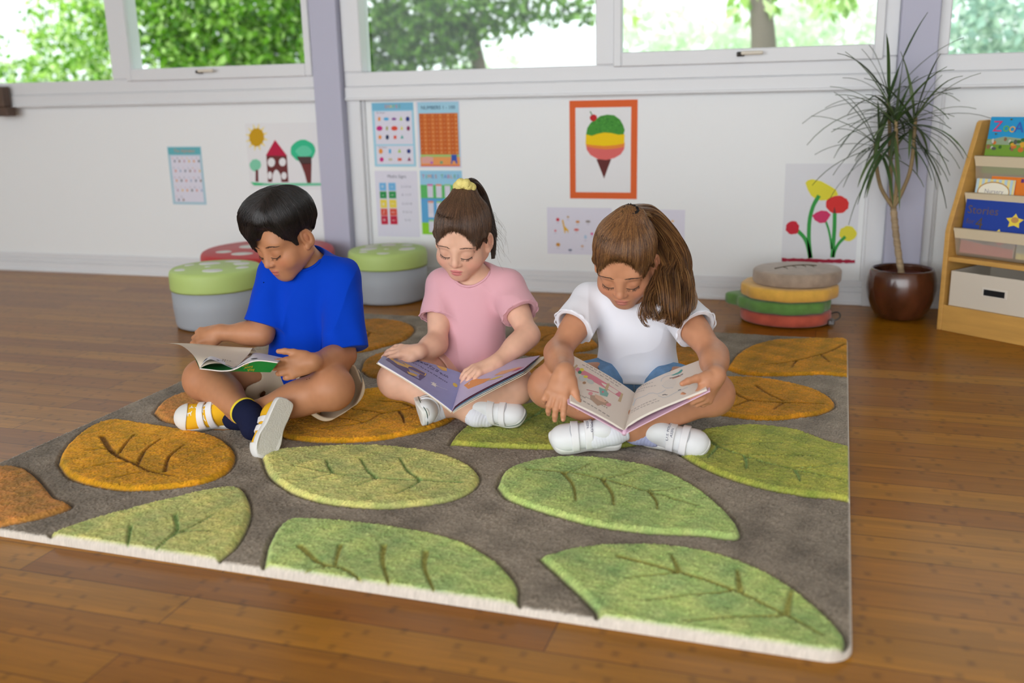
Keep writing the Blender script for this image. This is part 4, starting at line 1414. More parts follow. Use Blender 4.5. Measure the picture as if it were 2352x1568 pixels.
GOLD = (220, 158, 38); GOLD2 = (204, 142, 38); TAN = (194, 136, 72); BRN = (176, 120, 42)
LG = (178, 200, 122); OG = (204, 206, 126); MG = (172, 176, 80)
VG, VY, VB = (150, 182, 112), (170, 168, 90), (140, 100, 48)
LEAVES = [
    (GOLD, VB, [(135, 1065), (150, 1030), (200, 985), (262, 965), (330, 975), (420, 988), (490, 1002), (530, 1027), (539, 1055), (520, 1085), (470, 1108), (400, 1120), (300, 1125), (220, 1115), (160, 1095)],
     [([(235, 1008), (262, 1046), (300, 1065), (347, 1087), (400, 1098)], 16), ([(275, 1046), (290, 1025), (309, 1004)], 7), ([(318, 1070), (335, 1040), (370, 1014)], 9), ([(380, 1088), (390, 1055), (423, 1027)], 9),
      ([(262, 1042), (235, 1036), (196, 1040)], 7), ([(295, 1066), (260, 1068), (217, 1076)], 7), ([(350, 1086), (310, 1092), (263, 1103)], 7)]),
    (TAN, VB, [(-90, 1095), (0, 1073), (45, 1074), (78, 1092), (105, 1122), (125, 1145), (163, 1163), (100, 1187), (0, 1208), (-90, 1222)], []),
    (OG, VG, [(118, 1226), (200, 1197), (330, 1162), (480, 1126), (545, 1120), (567, 1142), (575, 1178), (563, 1218), (538, 1258), (500, 1290), (480, 1330), (300, 1300), (140, 1245)],
     [([(403, 1188), (408, 1222), (385, 1245), (350, 1275)], 11), ([(408, 1230), (450, 1212), (492, 1187)], 7), ([(415, 1228), (450, 1224), (485, 1226)], 6), ([(301, 1214), (297, 1240), (294, 1262)], 9)]),
    (OG, VG, [(603, 1052), (640, 1034), (760, 1025), (870, 1024), (980, 1037), (1060, 1061), (1099, 1092), (1088, 1122), (1040, 1146), (960, 1160), (860, 1166), (760, 1157), (680, 1135), (622, 1095)],
     [([(1061, 1113), (964, 1108), (867, 1103), (765, 1092), (673, 1075)], 10), ([(765, 1092), (756, 1078), (750, 1062)], 9), ([(867, 1103), (845, 1086), (829, 1060)], 10), ([(969, 1108), (938, 1088), (918, 1057)], 10),
      ([(760, 1095), (720, 1103), (678, 1108)], 6), ([(862, 1105), (825, 1118), (785, 1127)], 6), ([(964, 1110), (940, 1126), (908, 1140)], 6)]),
    (LG, VY, [(608, 1305), (622, 1245), (662, 1196), (760, 1195), (900, 1210), (1040, 1240), (1130, 1285), (1180, 1335), (1187, 1372), (1165, 1420), (900, 1400), (615, 1360)],
     [([(690, 1260), (735, 1298), (790, 1312), (840, 1345)], 14), ([(783, 1258), (775, 1285), (770, 1310)], 11), ([(883, 1258), (880, 1295), (895, 1352)], 13), ([(979, 1273), (976, 1310), (996, 1360)], 13), ([(760, 1306), (730, 1312), (700, 1318)], 8)]),
    (LG, VY, [(1143, 1118), (1165, 1080), (1230, 1058), (1320, 1050), (1420, 1058), (1520, 1081), (1600, 1121), (1660, 1170), (1692, 1208), (1690, 1236), (1600, 1228), (1480, 1222), (1360, 1205), (1250, 1176), (1170, 1147)],
     [([(1214, 1083), (1289, 1088), (1378, 1103), (1478, 1131), (1602, 1168)], 11), ([(1294, 1090), (1316, 1118), (1323, 1155)], 11), ([(1383, 1105), (1405, 1136), (1410, 1165)], 11), ([(1493, 1135), (1507, 1156), (1510, 1175)], 9),
      ([(1299, 1088), (1330, 1082), (1358, 1070)], 6), ([(1388, 1103), (1425, 1097), (1458, 1085)], 7), ([(1493, 1131), (1530, 1132), (1562, 1125)], 6)]),
    (LG, VY, [(1240, 1281), (1330, 1258), (1450, 1250), (1580, 1260), (1700, 1291), (1800, 1340), (1880, 1400), (1930, 1452), (1938, 1480), (1915, 1520), (1850, 1530), (1600, 1490), (1400, 1450), (1368, 1400), (1308, 1342)],
     [([(1423, 1284), (1557, 1320), (1682, 1360), (1771, 1402), (1826, 1429), (1888, 1466)], 14), ([(1560, 1320), (1552, 1300), (1541, 1280)], 13), ([(1700, 1362), (1696, 1335), (1693, 1315)], 13), ([(1806, 1415), (1812, 1385), (1819, 1362)], 13),
      ([(1560, 1322), (1500, 1328), (1438, 1336)], 8), ([(1682, 1364), (1590, 1374), (1488, 1386)], 9), ([(1796, 1420), (1690, 1424), (1572, 1434)], 10)]),
    (MG, VG, [(1565, 1045), (1590, 1002), (1650, 982), (1740, 978), (1830, 990), (1900, 1015), (1980, 1045), (1990, 1145), (1900, 1142), (1800, 1130), (1700, 1106), (1620, 1076)],
     [([(1604, 1000), (1647, 1029), (1716, 1054), (1821, 1083), (1950, 1110)], 11), ([(1647, 1031), (1638, 1042), (1627, 1055)], 8), ([(1711, 1053), (1714, 1065), (1714, 1080)], 9), ([(1826, 1086), (1834, 1098), (1837, 1110)], 8),
      ([(1662, 1027), (1730, 1024), (1796, 1021)], 6), ([(1721, 1050), (1790, 1050), (1866, 1052)], 6), ([(1830, 1080), (1880, 1078), (1925, 1068)], 6)]),
    (MG, VG, [(1033, 1021), (1058, 990), (1100, 965), (1180, 935), (1260, 922), (1340, 922), (1420, 945), (1480, 985), (1500, 1010), (1420, 1027), (1300, 1031), (1150, 1027)],
     [([(1190, 985), (1225, 960), (1290, 945), (1380, 975)], 9), ([(1225, 960), (1260, 938), (1290, 925)], 7), ([(1240, 957), (1310, 962), (1350, 970)], 6)]),
    (GOLD2, VB, [(1555, 905), (1600, 878), (1660, 868), (1730, 868), (1810, 880), (1880, 900), (1916, 926), (1895, 946), (1820, 960), (1740, 963), (1630, 948), (1570, 930)],
     [([(1667, 892), (1716, 922), (1796, 929), (1890, 932)], 8), ([(1736, 890), (1762, 908), (1796, 924)], 8), ([(1721, 924), (1700, 932), (1684, 938)], 6), ([(1800, 929), (1786, 938), (1776, 946)], 7)]),
    (GOLD2, VB, [(1668, 848), (1700, 810), (1760, 785), (1850, 779), (1935, 780), (1990, 785), (1990, 858), (1880, 860), (1800, 862), (1720, 861)],
     [([(1940, 795), (1896, 815), (1816, 835), (1750, 842)], 7), ([(1885, 818), (1896, 828), (1905, 836)], 6), ([(1830, 832), (1822, 842), (1818, 848)], 5)]),
    (GOLD, VB, [(640, 990), (690, 945), (790, 906), (900, 889), (980, 892), (1050, 935), (1045, 958), (985, 986), (860, 1011), (740, 1014), (660, 1006)],
     [([(1010, 920), (949, 942), (878, 955), (837, 975), (735, 990)], 8), ([(918, 950), (926, 962), (929, 976)], 9), ([(878, 954), (836, 947), (790, 943)], 6), ([(835, 975), (800, 968), (755, 963)], 6), ([(949, 940), (920, 930), (870, 925)], 6)]),
    (TAN, VB, [(354, 948), (380, 920), (440, 898), (500, 890), (570, 898), (620, 930), (600, 965), (520, 985), (430, 977), (378, 966)], []),
    (BRN, VB, [(752, 775), (800, 742), (860, 734), (920, 740), (951, 755), (930, 780), (880, 797), (830, 808), (770, 808)], [([(825, 752), (850, 768), (880, 772)], 9), ([(850, 768), (840, 782), (825, 788)], 8)]),
    (BRN, VB, [(830, 850), (843, 825), (900, 806), (960, 800), (1010, 808), (1045, 830), (1020, 858), (930, 869), (860, 867)], [([(880, 850), (930, 838), (1000, 826)], 6)]),
    (BRN, VB, [(1160, 792), (1180, 762), (1240, 752), (1310, 760), (1368, 786), (1360, 802), (1290, 812), (1220, 816), (1170, 808)], [([(1190, 792), (1250, 786), (1330, 790)], 6), ([(1240, 787), (1260, 774), (1290, 768)], 5)]),
    (BRN, VB, [(1180, 850), (1210, 828), (1290, 815), (1380, 818), (1425, 840), (1400, 868), (1320, 880), (1230, 878)], [([(1210, 850), (1290, 846), (1380, 850)], 6)]),
    (BRN, VB, [(1190, 900), (1220, 888), (1300, 884), (1380, 886), (1420, 900), (1340, 912), (1240, 914)], []),
    (BRN, VB, [(1440, 800), (1490, 775), (1570, 768), (1620, 790), (1645, 815), (1600, 837), (1500, 835), (1450, 820)], [([(1480, 808), (1550, 800), (1620, 806)], 6)]),
]
step = .0025
gu = np.concatenate([[RU0, RU0 + .0006], np.arange(RU0 + step, RU1 - .001, step), [RU1 - .0006, RU1]])
gv = np.concatenate([[RV0, RV0 + .0006], np.arange(RV0 + step, RV1 - .001, step), [RV1 - .0006, RV1]])
UU, VV = np.meshgrid(gu, gv, indexing='ij')
NU, NV = UU.shape
# rounded corners
for cu, su in ((RU0 + RCORNER, -1), (RU1 - RCORNER, 1)):
    for cv, sv in ((RV0 + RCORNER, -1), (RV1 - RCORNER, 1)):
        du, dv = (UU - cu) * su, (VV - cv) * sv
        mk = (du > 0) & (dv > 0)
        k = np.maximum(du, dv) / np.maximum(np.hypot(du, dv), 1e-9)
        UU = np.where(mk, cu + su * du * k, UU); VV = np.where(mk, cv + sv * dv * k, VV)
ei = np.minimum.reduce([np.arange(NU)[:, None] + 0 * UU, np.arange(NU)[::-1][:, None] + 0 * UU, np.arange(NV)[None] + 0 * UU, np.arange(NV)[::-1][None] + 0 * UU])
edge = ei * step
rg = np.random.default_rng(1)
P2 = np.c_[UU.ravel(), VV.ravel(), 0 * UU.ravel()]
low = fnoise(P2, 3.2, 8).reshape(NU, NV); midn = fnoise(P2 + 5, 11, 10, 7).reshape(NU, NV); fin = fnoise(P2 - 3, 38, 10, 13).reshape(NU, NV)
Zr = np.full((NU, NV), RUG_T) + .0007 * low + .0006 * midn + .0004 * fin
grain = rg.normal(size=(NU, NV))
Cr = np.empty((NU, NV, 3)); Cr[:] = [lin(c) for c in (146, 134, 120)]
ID = np.zeros((NU, NV), int)


def seg_dist(P, pts):
    best = np.full(len(P), 9.0); tt = np.zeros(len(P))
    n = len(pts) - 1
    for i in range(n):
        a, b = pts[i], pts[i + 1]; ba = b - a
        h = np.clip(((P - a) @ ba) / max(ba @ ba, 1e-12), 0, 1)
        d = np.hypot(*(P - a - h[:, None] * ba).T)
        m_ = d < best
        best = np.where(m_, d, best); tt = np.where(m_, (i + h) / n, tt)
    return best, tt


for li, (lc, vc, outl, veins) in enumerate(LEAVES):
    poly = to_rug(outl)
    pol = spline(np.vstack([poly[-2:], poly, poly[:3]]), (len(poly) + 4) * 6)
    i0 = np.argmin(np.hypot(*(pol[12:] - poly[0]).T)) + 12
    pol = spline(np.vstack([poly, poly[:1]]), len(poly) * 6)
    m_ = (UU > pol[:, 0].min() - .03) & (UU < pol[:, 0].max() + .03) & (VV > pol[:, 1].min() - .03) & (VV < pol[:, 1].max() + .03)
    P = np.c_[UU[m_], VV[m_]]
    if len(P) == 0:
        continue
    ins = np.zeros(len(P), bool)
    for i in range(len(pol)):
        a, b = pol[i], pol[(i + 1) % len(pol)]
        c = (a[1] > P[:, 1]) != (b[1] > P[:, 1])
        xx = a[0] + (P[:, 1] - a[1]) / (b[1] - a[1] + 1e-15) * (b[0] - a[0])
        ins ^= c & (P[:, 0] < xx)
    d, _ = seg_dist(P, np.vstack([pol, pol[:1]]))
    d = np.where(ins, d, -d)
    rise = .0075 * smooth01(d, -.001, .012)
    gro = -.0065 * np.exp(-((d + .003) / .004) ** 2)
    z = Zr[m_] + rise + gro
    base = np.array([lin(c) for c in lc])
    ton = (1 + .12 * low[m_] + .13 * midn[m_])[:, None] * np.stack([1 + .09 * fin[m_] + .06 * midn[m_], 1 + .02 * fin[m_], 1 + .06 * fin[m_] - .06 * midn[m_]], 1)
    col = Cr[m_]
    k = smooth01(d, -.0015, .0015)[:, None]
    col = col * (1 - k) + base * ton * k
    col = col * (1 - .38 * np.exp(-((d + .002) / .0035) ** 2))[:, None]     # colour darkened along the carved outline
    vcol = np.array([lin(c) for c in vc])
    for pts, wpx in veins:
        vp = spline(to_rug(pts), 14)
        dv_, tv = seg_dist(P, vp)
        wd = wpx / 1150. * .50 * (1 - .65 * tv)
        kv = smooth01(-dv_, -wd - .002, -wd + .0015) * ins
        z = z - .0055 * kv
        col = col * (1 - kv[:, None]) + vcol * kv[:, None]
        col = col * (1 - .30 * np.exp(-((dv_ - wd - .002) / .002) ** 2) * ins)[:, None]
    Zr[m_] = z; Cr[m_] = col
    idm = ID[m_]; idm[d > -.001] = li + 1; ID[m_] = idm
Cr *= (1 + .15 * grain + .06 * fin)[:, :, None] * np.where(ID == 0, 1 + .20 * midn + .14 * low, 1)[:, :, None]
Zr += .0010 * grain
ke = smooth01(edge, .0, .010)
Zr = (RUG_T * .70) * (1 - ke) + Zr * ke
Zr[ei == 0] = .0005
BIND = np.array([lin(c) for c in (214, 204, 192)])
kb = (1 - smooth01(edge, .004, .010))[:, :, None]
Cr = Cr * (1 - kb) + BIND * kb * (1 + .06 * grain)[:, :, None]
pos = UU[:, :, None] * r_ex + VV[:, :, None] * r_ey + Zr[:, :, None] * V3(0, 0, 1)
idx = np.arange(NU * NV).reshape(NU, NV)
quads = np.stack([idx[:-1, :-1], idx[1:, :-1], idx[1:, 1:], idx[:-1, 1:]], -1).reshape(-1, 4)
fid = ID[:-1, :-1].ravel()
rug = empty('leaf_rug', (-.93, 2.43, 0), 0, 'grey deep pile rug with carved green and gold leaves under the three children', 'rug')
M_pile = mat('rug_pile', (150, 140, 130), .95, .05, attr='Col', sheen=.10)
allv = pos.reshape(-1, 3); allc = np.clip(Cr.reshape(-1, 3), 0, 1)
for k in range(len(LEAVES) + 1):
    qq = quads[fid == k]
    if len(qq) == 0:
        continue
    u_, inv = np.unique(qq, return_inverse=True)
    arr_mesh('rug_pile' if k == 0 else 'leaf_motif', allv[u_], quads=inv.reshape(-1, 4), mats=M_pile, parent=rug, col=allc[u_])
del UU, VV, P2, low, midn, fin, Zr, Cr, pos, allv, allc, grain
# ------------------------------------------------------------------ people
nrm = lambda v: np.asarray(v, float) / np.linalg.norm(v)
M_skin = mat('skin', (190, 130, 95), .48, .35, attr='Col', sss=.06, bump=.04, bscale=500, bdist=.0005)
M_hair = mat('hair', (40, 30, 25), .38, .5, attr='Col')
M_seam = mat('seam_thread', (196, 198, 206), .6)
M_lash = mat('lash', (34, 26, 24), .6)
BODY_H = .0017


class Frame:
    """head-local frame: x subject's right, y forward, z up"""

    def __init__(self, p, f, u, s=1.0):
        self.p, self.R, self.s = np.asarray(p, float), frame_from(f, u), s

    def __call__(self, *q):
        q = np.asarray(q if len(q) > 1 else q[0], float)
        return self.p + (q * self.s) @ self.R.T

    def loc(self, P):
        return (P - self.p) @ self.R / self.s


def head_prims(S, H, fem=True):
    s = H.s; E = lambda c, r, k=.01, op='u': S.ell(H(c), np.array(r) * s, H.R, k * s, op)
    C = lambda a, b, ra, rb, k=.01, op='u': S.cone(H(a), H(b), ra * s, rb * s, k * s, op)
    E((0, -.012, .034), (.0735, .089, .074))
    E((0, .022, -.028), (.0595, .064, .064), .03)
    for x in (1, -1):
        E((x * .035, .047, -.042), (.0275, .027, .027), .022)          # cheeks
        C((x * .050, -.002, -.048), (x * .012, .055, -.086), .021, .016, .022)  # jaw
        E((x * .030, .056, .012), (.024, .022, .016), .02)              # brow
    E((0, .060, -.084), (.019, .017, .016), .018)                       # chin
    E((0, .062, -.062), (.026, .020, .020), .02)                        # mouth mound
    for x in (1, -1):
        E((x * .0295, .0915, -.010), (.0165, .012, .0105), .012, 's')   # eye sockets
    for x in (1, -1):
        E((x * .0295, .0655, -.0125), (.0165, .0155, .0155), .005)      # eyeball under the lid
    C((0, .078, -.002), (0, .0895, -.030), .0062, .0080, .012)          # nose
    E((0, .0925, -.0365), (.0098, .0092, .0085), .007)
    for x in (1, -1):
        E((x * .0105, .0855, -.0385), (.0068, .0075, .0062), .005)
        E((x * .0055, .0885, -.0445), (.0030, .0038, .0026), .003, 's') # nostrils
    E((0, .0795, -.0605), (.0185, .0075, .0052), .005)                  # lips
    E((.0055, .0815, -.0598), (.008, .0065, .0045), .004); E((-.0055, .0815, -.0598), (.008, .0065, .0045), .004)
    E((0, .0785, -.0690), (.0150, .0085, .0062), .005)
    E((0, .0885, -.0645), (.0168, .0055, .0010), .002, 's')
    for x in (1, -1):
        Re = H.R @ np.array(Matrix.Rotation(x * .32, 3, 'Z') @ Matrix.Rotation(-.12, 3, 'X'))
        S.ell(H((x * .0745, -.004, -.012)), np.array((.0075, .0175, .0285)) * s, Re, .006 * s)
        S.ell(H((x * .0800, .000, -.008)), np.array((.0065, .0100, .0170)) * s, Re, .004 * s, 's')
        S.ell(H((x * .0750, -.003, -.010)), np.array((.0050, .0055, .0120)) * s, Re, .003 * s)
        S.ell(H((x * .0730, .006, -.034)), np.array((.0055, .0075, .0085)) * s, Re, .004 * s)


def face_cols(P, H, base, lip, blush):
    L = H.loc(P)
    c = np.repeat(np.array([[lin(q) for q in base]]), len(P), 0)
    lp = np.array([lin(q) for q in lip]); bl = np.array([lin(q) for q in blush])
    x, y, z = L.T
    near = (y > .02) & (np.abs(z) < .14) & (np.abs(x) < .09)

    def blend(w, col):
        nonlocal c
        w = (w * near)[:, None]
        c = c * (1 - w) + col * w
    for s in (1, -1):
        blend(.42 * np.exp(-(((x - s * .040) / .020) ** 2 + ((z + .040) / .017) ** 2)), bl)
        blend(.45 * np.exp(-(((x - s * .0295) / .016) ** 2 + ((z + .010) / .010) ** 2)) * (y > .06), np.array([lin(q) for q in base]) * V3(.80, .66, .66))
        blend(.45 * np.exp(-(((x - s * .0055) / .0032) ** 2 + ((z + .0448) / .0025) ** 2)) * (y > .08), np.array([.05, .02, .015]))
    blend(.30 * np.exp(-((x / .010) ** 2 + ((z + .037) / .010) ** 2)), bl)
    u = np.abs(x) / .0185
    upper = smooth01(-np.abs(z + .0605) + .0052 * np.clip(1 - u ** 2, 0, 1) + .0004, -.0008, .0010)
    lower = smooth01(-np.abs(z + .0690) + .0060 * np.clip(1 - (np.abs(x) / .0160) ** 2, 0, 1) + .0002, -.0008, .0010)
    blend(np.maximum(upper * (np.abs(x) < .0178), lower * (np.abs(x) < .0150)) * (y > .06) * .85, lp)
    blend(smooth01(-np.abs(z + .0645), -.0014, -.0003) * (np.abs(x) < .0160) * (y > .06) * .7, lp * .35)
    # ears a little redder inside
    ear = np.exp(-(((np.abs(x) - .078) / .006) ** 2 + ((y + .000) / .010) ** 2 + ((z + .008) / .016) ** 2))[:, None] * .45
    c = c * (1 - ear) + bl * .8 * ear
    return c


def face_parts(P, H, S, brow, parent, brow_w=1.0):
    """lashes and brows lying on the face"""
    rg = np.random.default_rng(3)
    for s in (1, -1):
        t = np.linspace(-1, 1, 15)
        loc = np.stack([s * .0295 + t * .0150, np.full(15, .10), -.0178 - .0050 * (1 - t ** 2) + .0012 * t * s], 1)
        pts = S.project(_drop(S, H, loc), .0003)
        m = MB(); m.tube(pts, np.array([.0004] + [.0009] * 13 + [.0005]) * H.s, 5)
        for i in range(26):
            a = pts[rg.integers(0, 14)] + (pts[1] - pts[0]) * rg.uniform(0, 1)
            d = H.R[:, 1] * .0042 - H.R[:, 2] * .0044 + H.R[:, 0] * (s * .0020 * rg.uniform(-.4, 1.4))
            m.tube([a, a + d * .6 * H.s, a + d * H.s + H.R[:, 2] * .0006], [.0003, .00025, .0001], 3, cap=False)
        m.build('eyelashes', M_lash, parent)
        K = 46
        t = np.linspace(0, 1, K) + rg.uniform(-.02, .02, K)
        xx = s * (.013 + .034 * t); zz = .0085 + .0062 * np.sin(np.clip(t * 1.15, 0, 1.2) * PI * .62) - .0052 * t ** 2
        wd = .0021 * (1 - .55 * t) * brow_w
        zz = zz + rg.uniform(-1, 1, K) * wd
        a = _drop(S, H, np.stack([xx, np.full(K, .1), zz], 1))
        d2 = np.stack([s * (.0052 + .001 * t), 0 * t, .0022 * (1 - 1.8 * t)], 1)
        b_ = _drop(S, H, np.stack([xx, np.full(K, .1), zz], 1) + d2)
        G = H.R[:, 1]
        cur = np.stack([a, (a + b_) / 2 + G * .0006, b_ + G * .0004], 1)
        tubes_many('eyebrow', cur, .0005 * H.s * brow_w, .0002, mat('brow_%d_%d_%d' % brow, brow, .6), parent, n=3)


def _drop(S, H, loc, lo=.045):
    """slide head-local points back along -y until they meet the surface"""
    y = loc[:, 1].copy()
    for _ in range(24):
        q = loc.copy(); q[:, 1] = y
        d = S(H(q)) / H.s
        y = np.maximum(y - np.clip(d, -.01, .02) * .8, lo)
    q = loc.copy(); q[:, 1] = y
    return H(q)


def hand(S, wrist, d, back, right, s=1.0, curl=(20, 25, 15), spread=5, thumb=(.75, .62, -.30), thumb_bend=.25, per=None):
    x = nrm(d); z = np.asarray(back, float); z = nrm(z - x * (z @ x)); y = np.cross(z, x) * (1 if right else -1)
    B = np.stack([x, y, z], 1); W = lambda q: np.asarray(wrist) + (np.asarray(q, float) * s) @ B.T
    S.rbox(W((.030, .001, 0)), np.array((.027, .0265, .0115)) * s, .0105 * s, B, .010)
    S.cone(W((-.006, 0, 0)), W((.022, .002, 0)), .0195 * s, .016 * s, .012)
    S.ell(W((.018, .016, -.006)), np.array((.020, .013, .012)) * s, B, .008)
    tips = []
    for i, (yb, xb, L) in enumerate(((.0215, .053, .043), (.0072, .056, .048), (-.0072, .0545, .044), (-.0208, .049, .035))):
        c = curl if per is None else per[i]
        a0 = math.radians(c[0]); a1 = a0 + math.radians(c[1]); a2 = a1 + math.radians(c[2])
        sp = math.radians((1.5 - i) * spread)
        p = V3(xb, yb, .0015); pts = [p]
        for ang, fr in ((a0, .46), (a1, .30), (a2, .24)):
            v = V3(math.cos(ang) * math.cos(sp), math.cos(ang) * math.sin(sp), -math.sin(ang))
            p = p + v * L * fr; pts.append(p)
        r = np.array([.0075, .0066, .0059, .0051]) * (1, 1.03, 1, .9)[i] * s
        k = .006
        for j in range(3):
            S.cone(W(pts[j]), W(pts[j + 1]), r[j], r[j + 1], .0035 if j else .0065)
        tips.append((W(pts[3]), W(pts[3]) - W(pts[2]), B))
    t = V3(*thumb); t /= np.linalg.norm(t)
    t2 = t + V3(thumb_bend, -thumb_bend * .8, 0); t2 /= np.linalg.norm(t2)
    p0 = V3(.010, .020, -.004); p1 = p0 + t * .026; p2 = p1 + (t + t2) / 2 * .021; p3 = p2 + t2 * .015
    S.cone(W(p0), W(p1), .0105 * s, .0086 * s, .010); S.cone(W(p1), W(p2), .0084 * s, .0076 * s, .004); S.cone(W(p2), W(p3), .0076 * s, .0058 * s, .003)
    return dict(W=W, B=B, tips=tips, thumb=W(p3), y=y)


def limb(S, a, b, ra, rb, bulge=None, k=.02):
    """tapered limb with a muscle bulge: bulge = (t, radius, offset vector)"""
    S.cone(a, b, ra, rb, k)
    if bulge:
        t, r, off = bulge
        m = a + (b - a) * t + np.asarray(off)
        R = frame_from(b - a, V3(.3, .2, 1))
        S.ell(m, (r, np.linalg.norm(b - a) * .34, r), R, .02)


def make_sdf(name, S, h, mats, parent, pad=.03, col=None, colfn=None, it=1, lo=None, hi=None):
    v, q = S.mesh(lo, hi, h)
    if it:
        v = relax(v, q, it, .5)
    c = colfn(v) if colfn else col
    return arr_mesh(name, v, quads=q, mats=mats, parent=parent, col=c)


def strands_on(S, starts, ends, cen, m, off, rg, wob=.0, ease=1.0):
    """hair paths from start to end swept over the hair shape S; returns (k, m, 3)"""
    k = len(starts); t = np.linspace(0, 1, m) ** ease
    a, b = starts - cen, ends - cen
    la, lb = np.linalg.norm(a, axis=1), np.linalg.norm(b, axis=1)
    ua, ub = a / la[:, None], b / lb[:, None]
    om = np.arccos(np.clip((ua * ub).sum(1), -.999, .999)); so = np.sin(om)
    P = np.empty((k, m, 3))
    for j in range(m):
        u = (np.sin((1 - t[j]) * om) / so)[:, None] * ua + (np.sin(t[j] * om) / so)[:, None] * ub
        P[:, j] = cen + u * ((1 - t[j]) * la + t[j] * lb)[:, None]
    Q = S.project(P.reshape(-1, 3), 0, 5).reshape(k, m, 3)
    G = S.grad(Q.reshape(-1, 3)).reshape(k, m, 3)
    T = np.gradient(Q, axis=1); T /= np.linalg.norm(T, axis=2, keepdims=True) + 1e-9
    Sd = np.cross(G, T)
    ph = rg.uniform(0, 6.28, (k, 1)); fr = rg.uniform(.6, 1.6, (k, 1))
    w = np.sin(ph + fr * 5 * np.linspace(0, 1, m)[None]) * wob
    return Q + G * off[:, None, None] + Sd * w[:, :, None]


def shoe(root, name, O, d, u, L, mats, right, kind, lab=None):
    """shoe with rubber sole, upper, straps. frame: x toe, y left of toe direction, z dorsum"""
    x = nrm(d); z = np.asarray(u, float); z = nrm(z - x * (z @ x)); y = np.cross(z, x)
    B = np.stack([x, y, z], 1)
    W = lambda q: np.asarray(O) + (np.asarray(q, float) * k_) @ B.T
    k_ = L / .165
    m_up, m_sole, m_strap, m_acc = mats
    med = 1 if right else -1       # medial side is +y for the right foot
    sh = empty(name, tuple(O)); sh.parent = root
    sh.matrix_world = Matrix.Translation(Vector(O))
    outl = spline(np.array([(-.047, 0), (-.040, .022), (-.010, .026 + .001 * med), (.030, .027 + .003 * med), (.070, .033 + .002 * med), (.100, .027), (.117, .006 * med), (.104, -.024), (.070, -.033 + .002 * med), (.030, -.027 + .003 * med), (-.010, -.026 + .001 * med), (-.040, -.022), (-.047, 0)]), 60)[:-1]
    n = len(outl)
    rings = []
    for zz, gr in ((0, -.004), (.0012, -.001), (.004, 0), (.016, .0008), (.0195, -.0006), (.0205, -.0045), (.0205, -.012)):
        cen = outl.mean(0)
        dv = outl - cen; l = np.linalg.norm(dv, axis=1, keepdims=True)
        spring = .010 * np.clip((outl[:, 0] - .07) / .05, 0, 1) ** 2
        rings.append(np.c_[outl + dv / l * gr, zz + spring])
    V = W(np.concatenate(rings)); F = []
    for i in range(len(rings) - 1):
        for j in range(n):
            F.append((i * n + j, i * n + (j + 1) % n, (i + 1) * n + (j + 1) % n, (i + 1) * n + j))
    mb = MB(); mb.add(V, F, 0, True)
    mb.add(V[:n], [tuple(range(n - 1, -1, -1))], 1, False)
    mb.add(V[-n:], [tuple(range(n))], 0, False)
    mb.build('sole', [m_sole, m_acc.get('tread', m_sole)], sh)
    if 'line' in m_acc:
        mb = MB(); P = W(np.c_[outl * 1.006, .0128 + .010 * np.clip((outl[:, 0] - .07) / .05, 0, 1) ** 2])
        mb.tube(np.vstack([P, P[:2]]), .0011, 6); mb.build('sole_line', m_acc['line'], sh)
    U = Shape()
    E = lambda c, r, k=.02, op='u': U.ell(W(c), np.array(r) * k_, B, k, op)
    E((.074, .001 * med, .024), (.036, .0295, .0235)); E((.045, .001 * med, .030), (.040, .0275, .027)); E((.012, 0, .036), (.036, .0245, .036)); E((-.018, 0, .034), (.026, .0225, .034))
    E((.087, .002 * med, .020), (.0245, .0265, .020)); E((-.004, 0, .060), (.028, .0215, .020))
    U.plane(W((0, 0, .0100)), -z, .002)
    base = U.copy()
    bb = lambda: (np.min([W(q) for q in ((-.06, -.05, -.01), (.14, .05, .1), (-.06, .05, .1), (.14, -.05, -.01), (-.06, -.05, .1), (.14, .05, -.01), (.14, -.05, .1), (-.06, .05, -.01))], 0),
                  np.max([W(q) for q in ((-.06, -.05, -.01), (.14, .05, .1), (-.06, .05, .1), (.14, -.05, -.01), (-.06, -.05, .1), (.14, .05, -.01), (.14, -.05, .1), (-.06, .05, -.01))], 0))
    lo, hi = bb()
    v, q = U.mesh(lo, hi, .0018); v = relax(v, q, 1)
    arr_mesh('upper', v, quads=q, mats=m_up, parent=sh)

    def layer(nm, off, test, m, h=.0015):
        Z = base.copy()
        Z.disp(lambda P: -off)
        Z.fn(lambda P: test((P - np.asarray(O)) @ B / k_), .001, 'i')
        Z.fn(lambda P: base(P) + .001 * 0, .0, 's')
        vv, qq = Z.mesh(lo, hi, h)
        return arr_mesh(nm, relax(vv, qq, 1, .4), quads=qq, mats=m, parent=sh)
    for x0 in ((.030, .060) if kind != 'boy' else (.020, .046)):
        layer('strap', .0042, lambda q, x0=x0: np.maximum(np.maximum(np.abs(q[:, 0] - x0 - .10 * (q[:, 2] - .04)) - .0085, .016 - q[:, 2]), 0 * q[:, 0] - 1), m_strap)
    # toe cap or heel tab
    if 'cap' in m_acc:
        layer('toe_cap', .0030, lambda q: np.maximum((.078 - q[:, 0] + 6 * q[:, 1] ** 2), -1 + 0 * q[:, 0]), m_acc['cap'])
    for nm_, cv, lift in (('toe_seam', [(.072 - 14 * y_ * y_, y_) for y_ in np.linspace(-.026, .026, 15)], .0006), ('side_seam', [(.066 - .9 * abs(t_ - .5) * .02, .0) for t_ in (0,)], 0)):
        if kind == 'boy' or len(cv) < 3:
            continue
        q = np.array([(a_, b_ + .001 * med, .045) for a_, b_ in cv])
        for _ in range(24):
            q[:, 2] -= np.clip(base(W(q)), -.01, .02) * .8
        mb = MB(); mb.tube(base.project(W(q), lift), .0008, 5); mb.build(nm_, m_acc.get('seam', MATS['seam_thread']), sh)
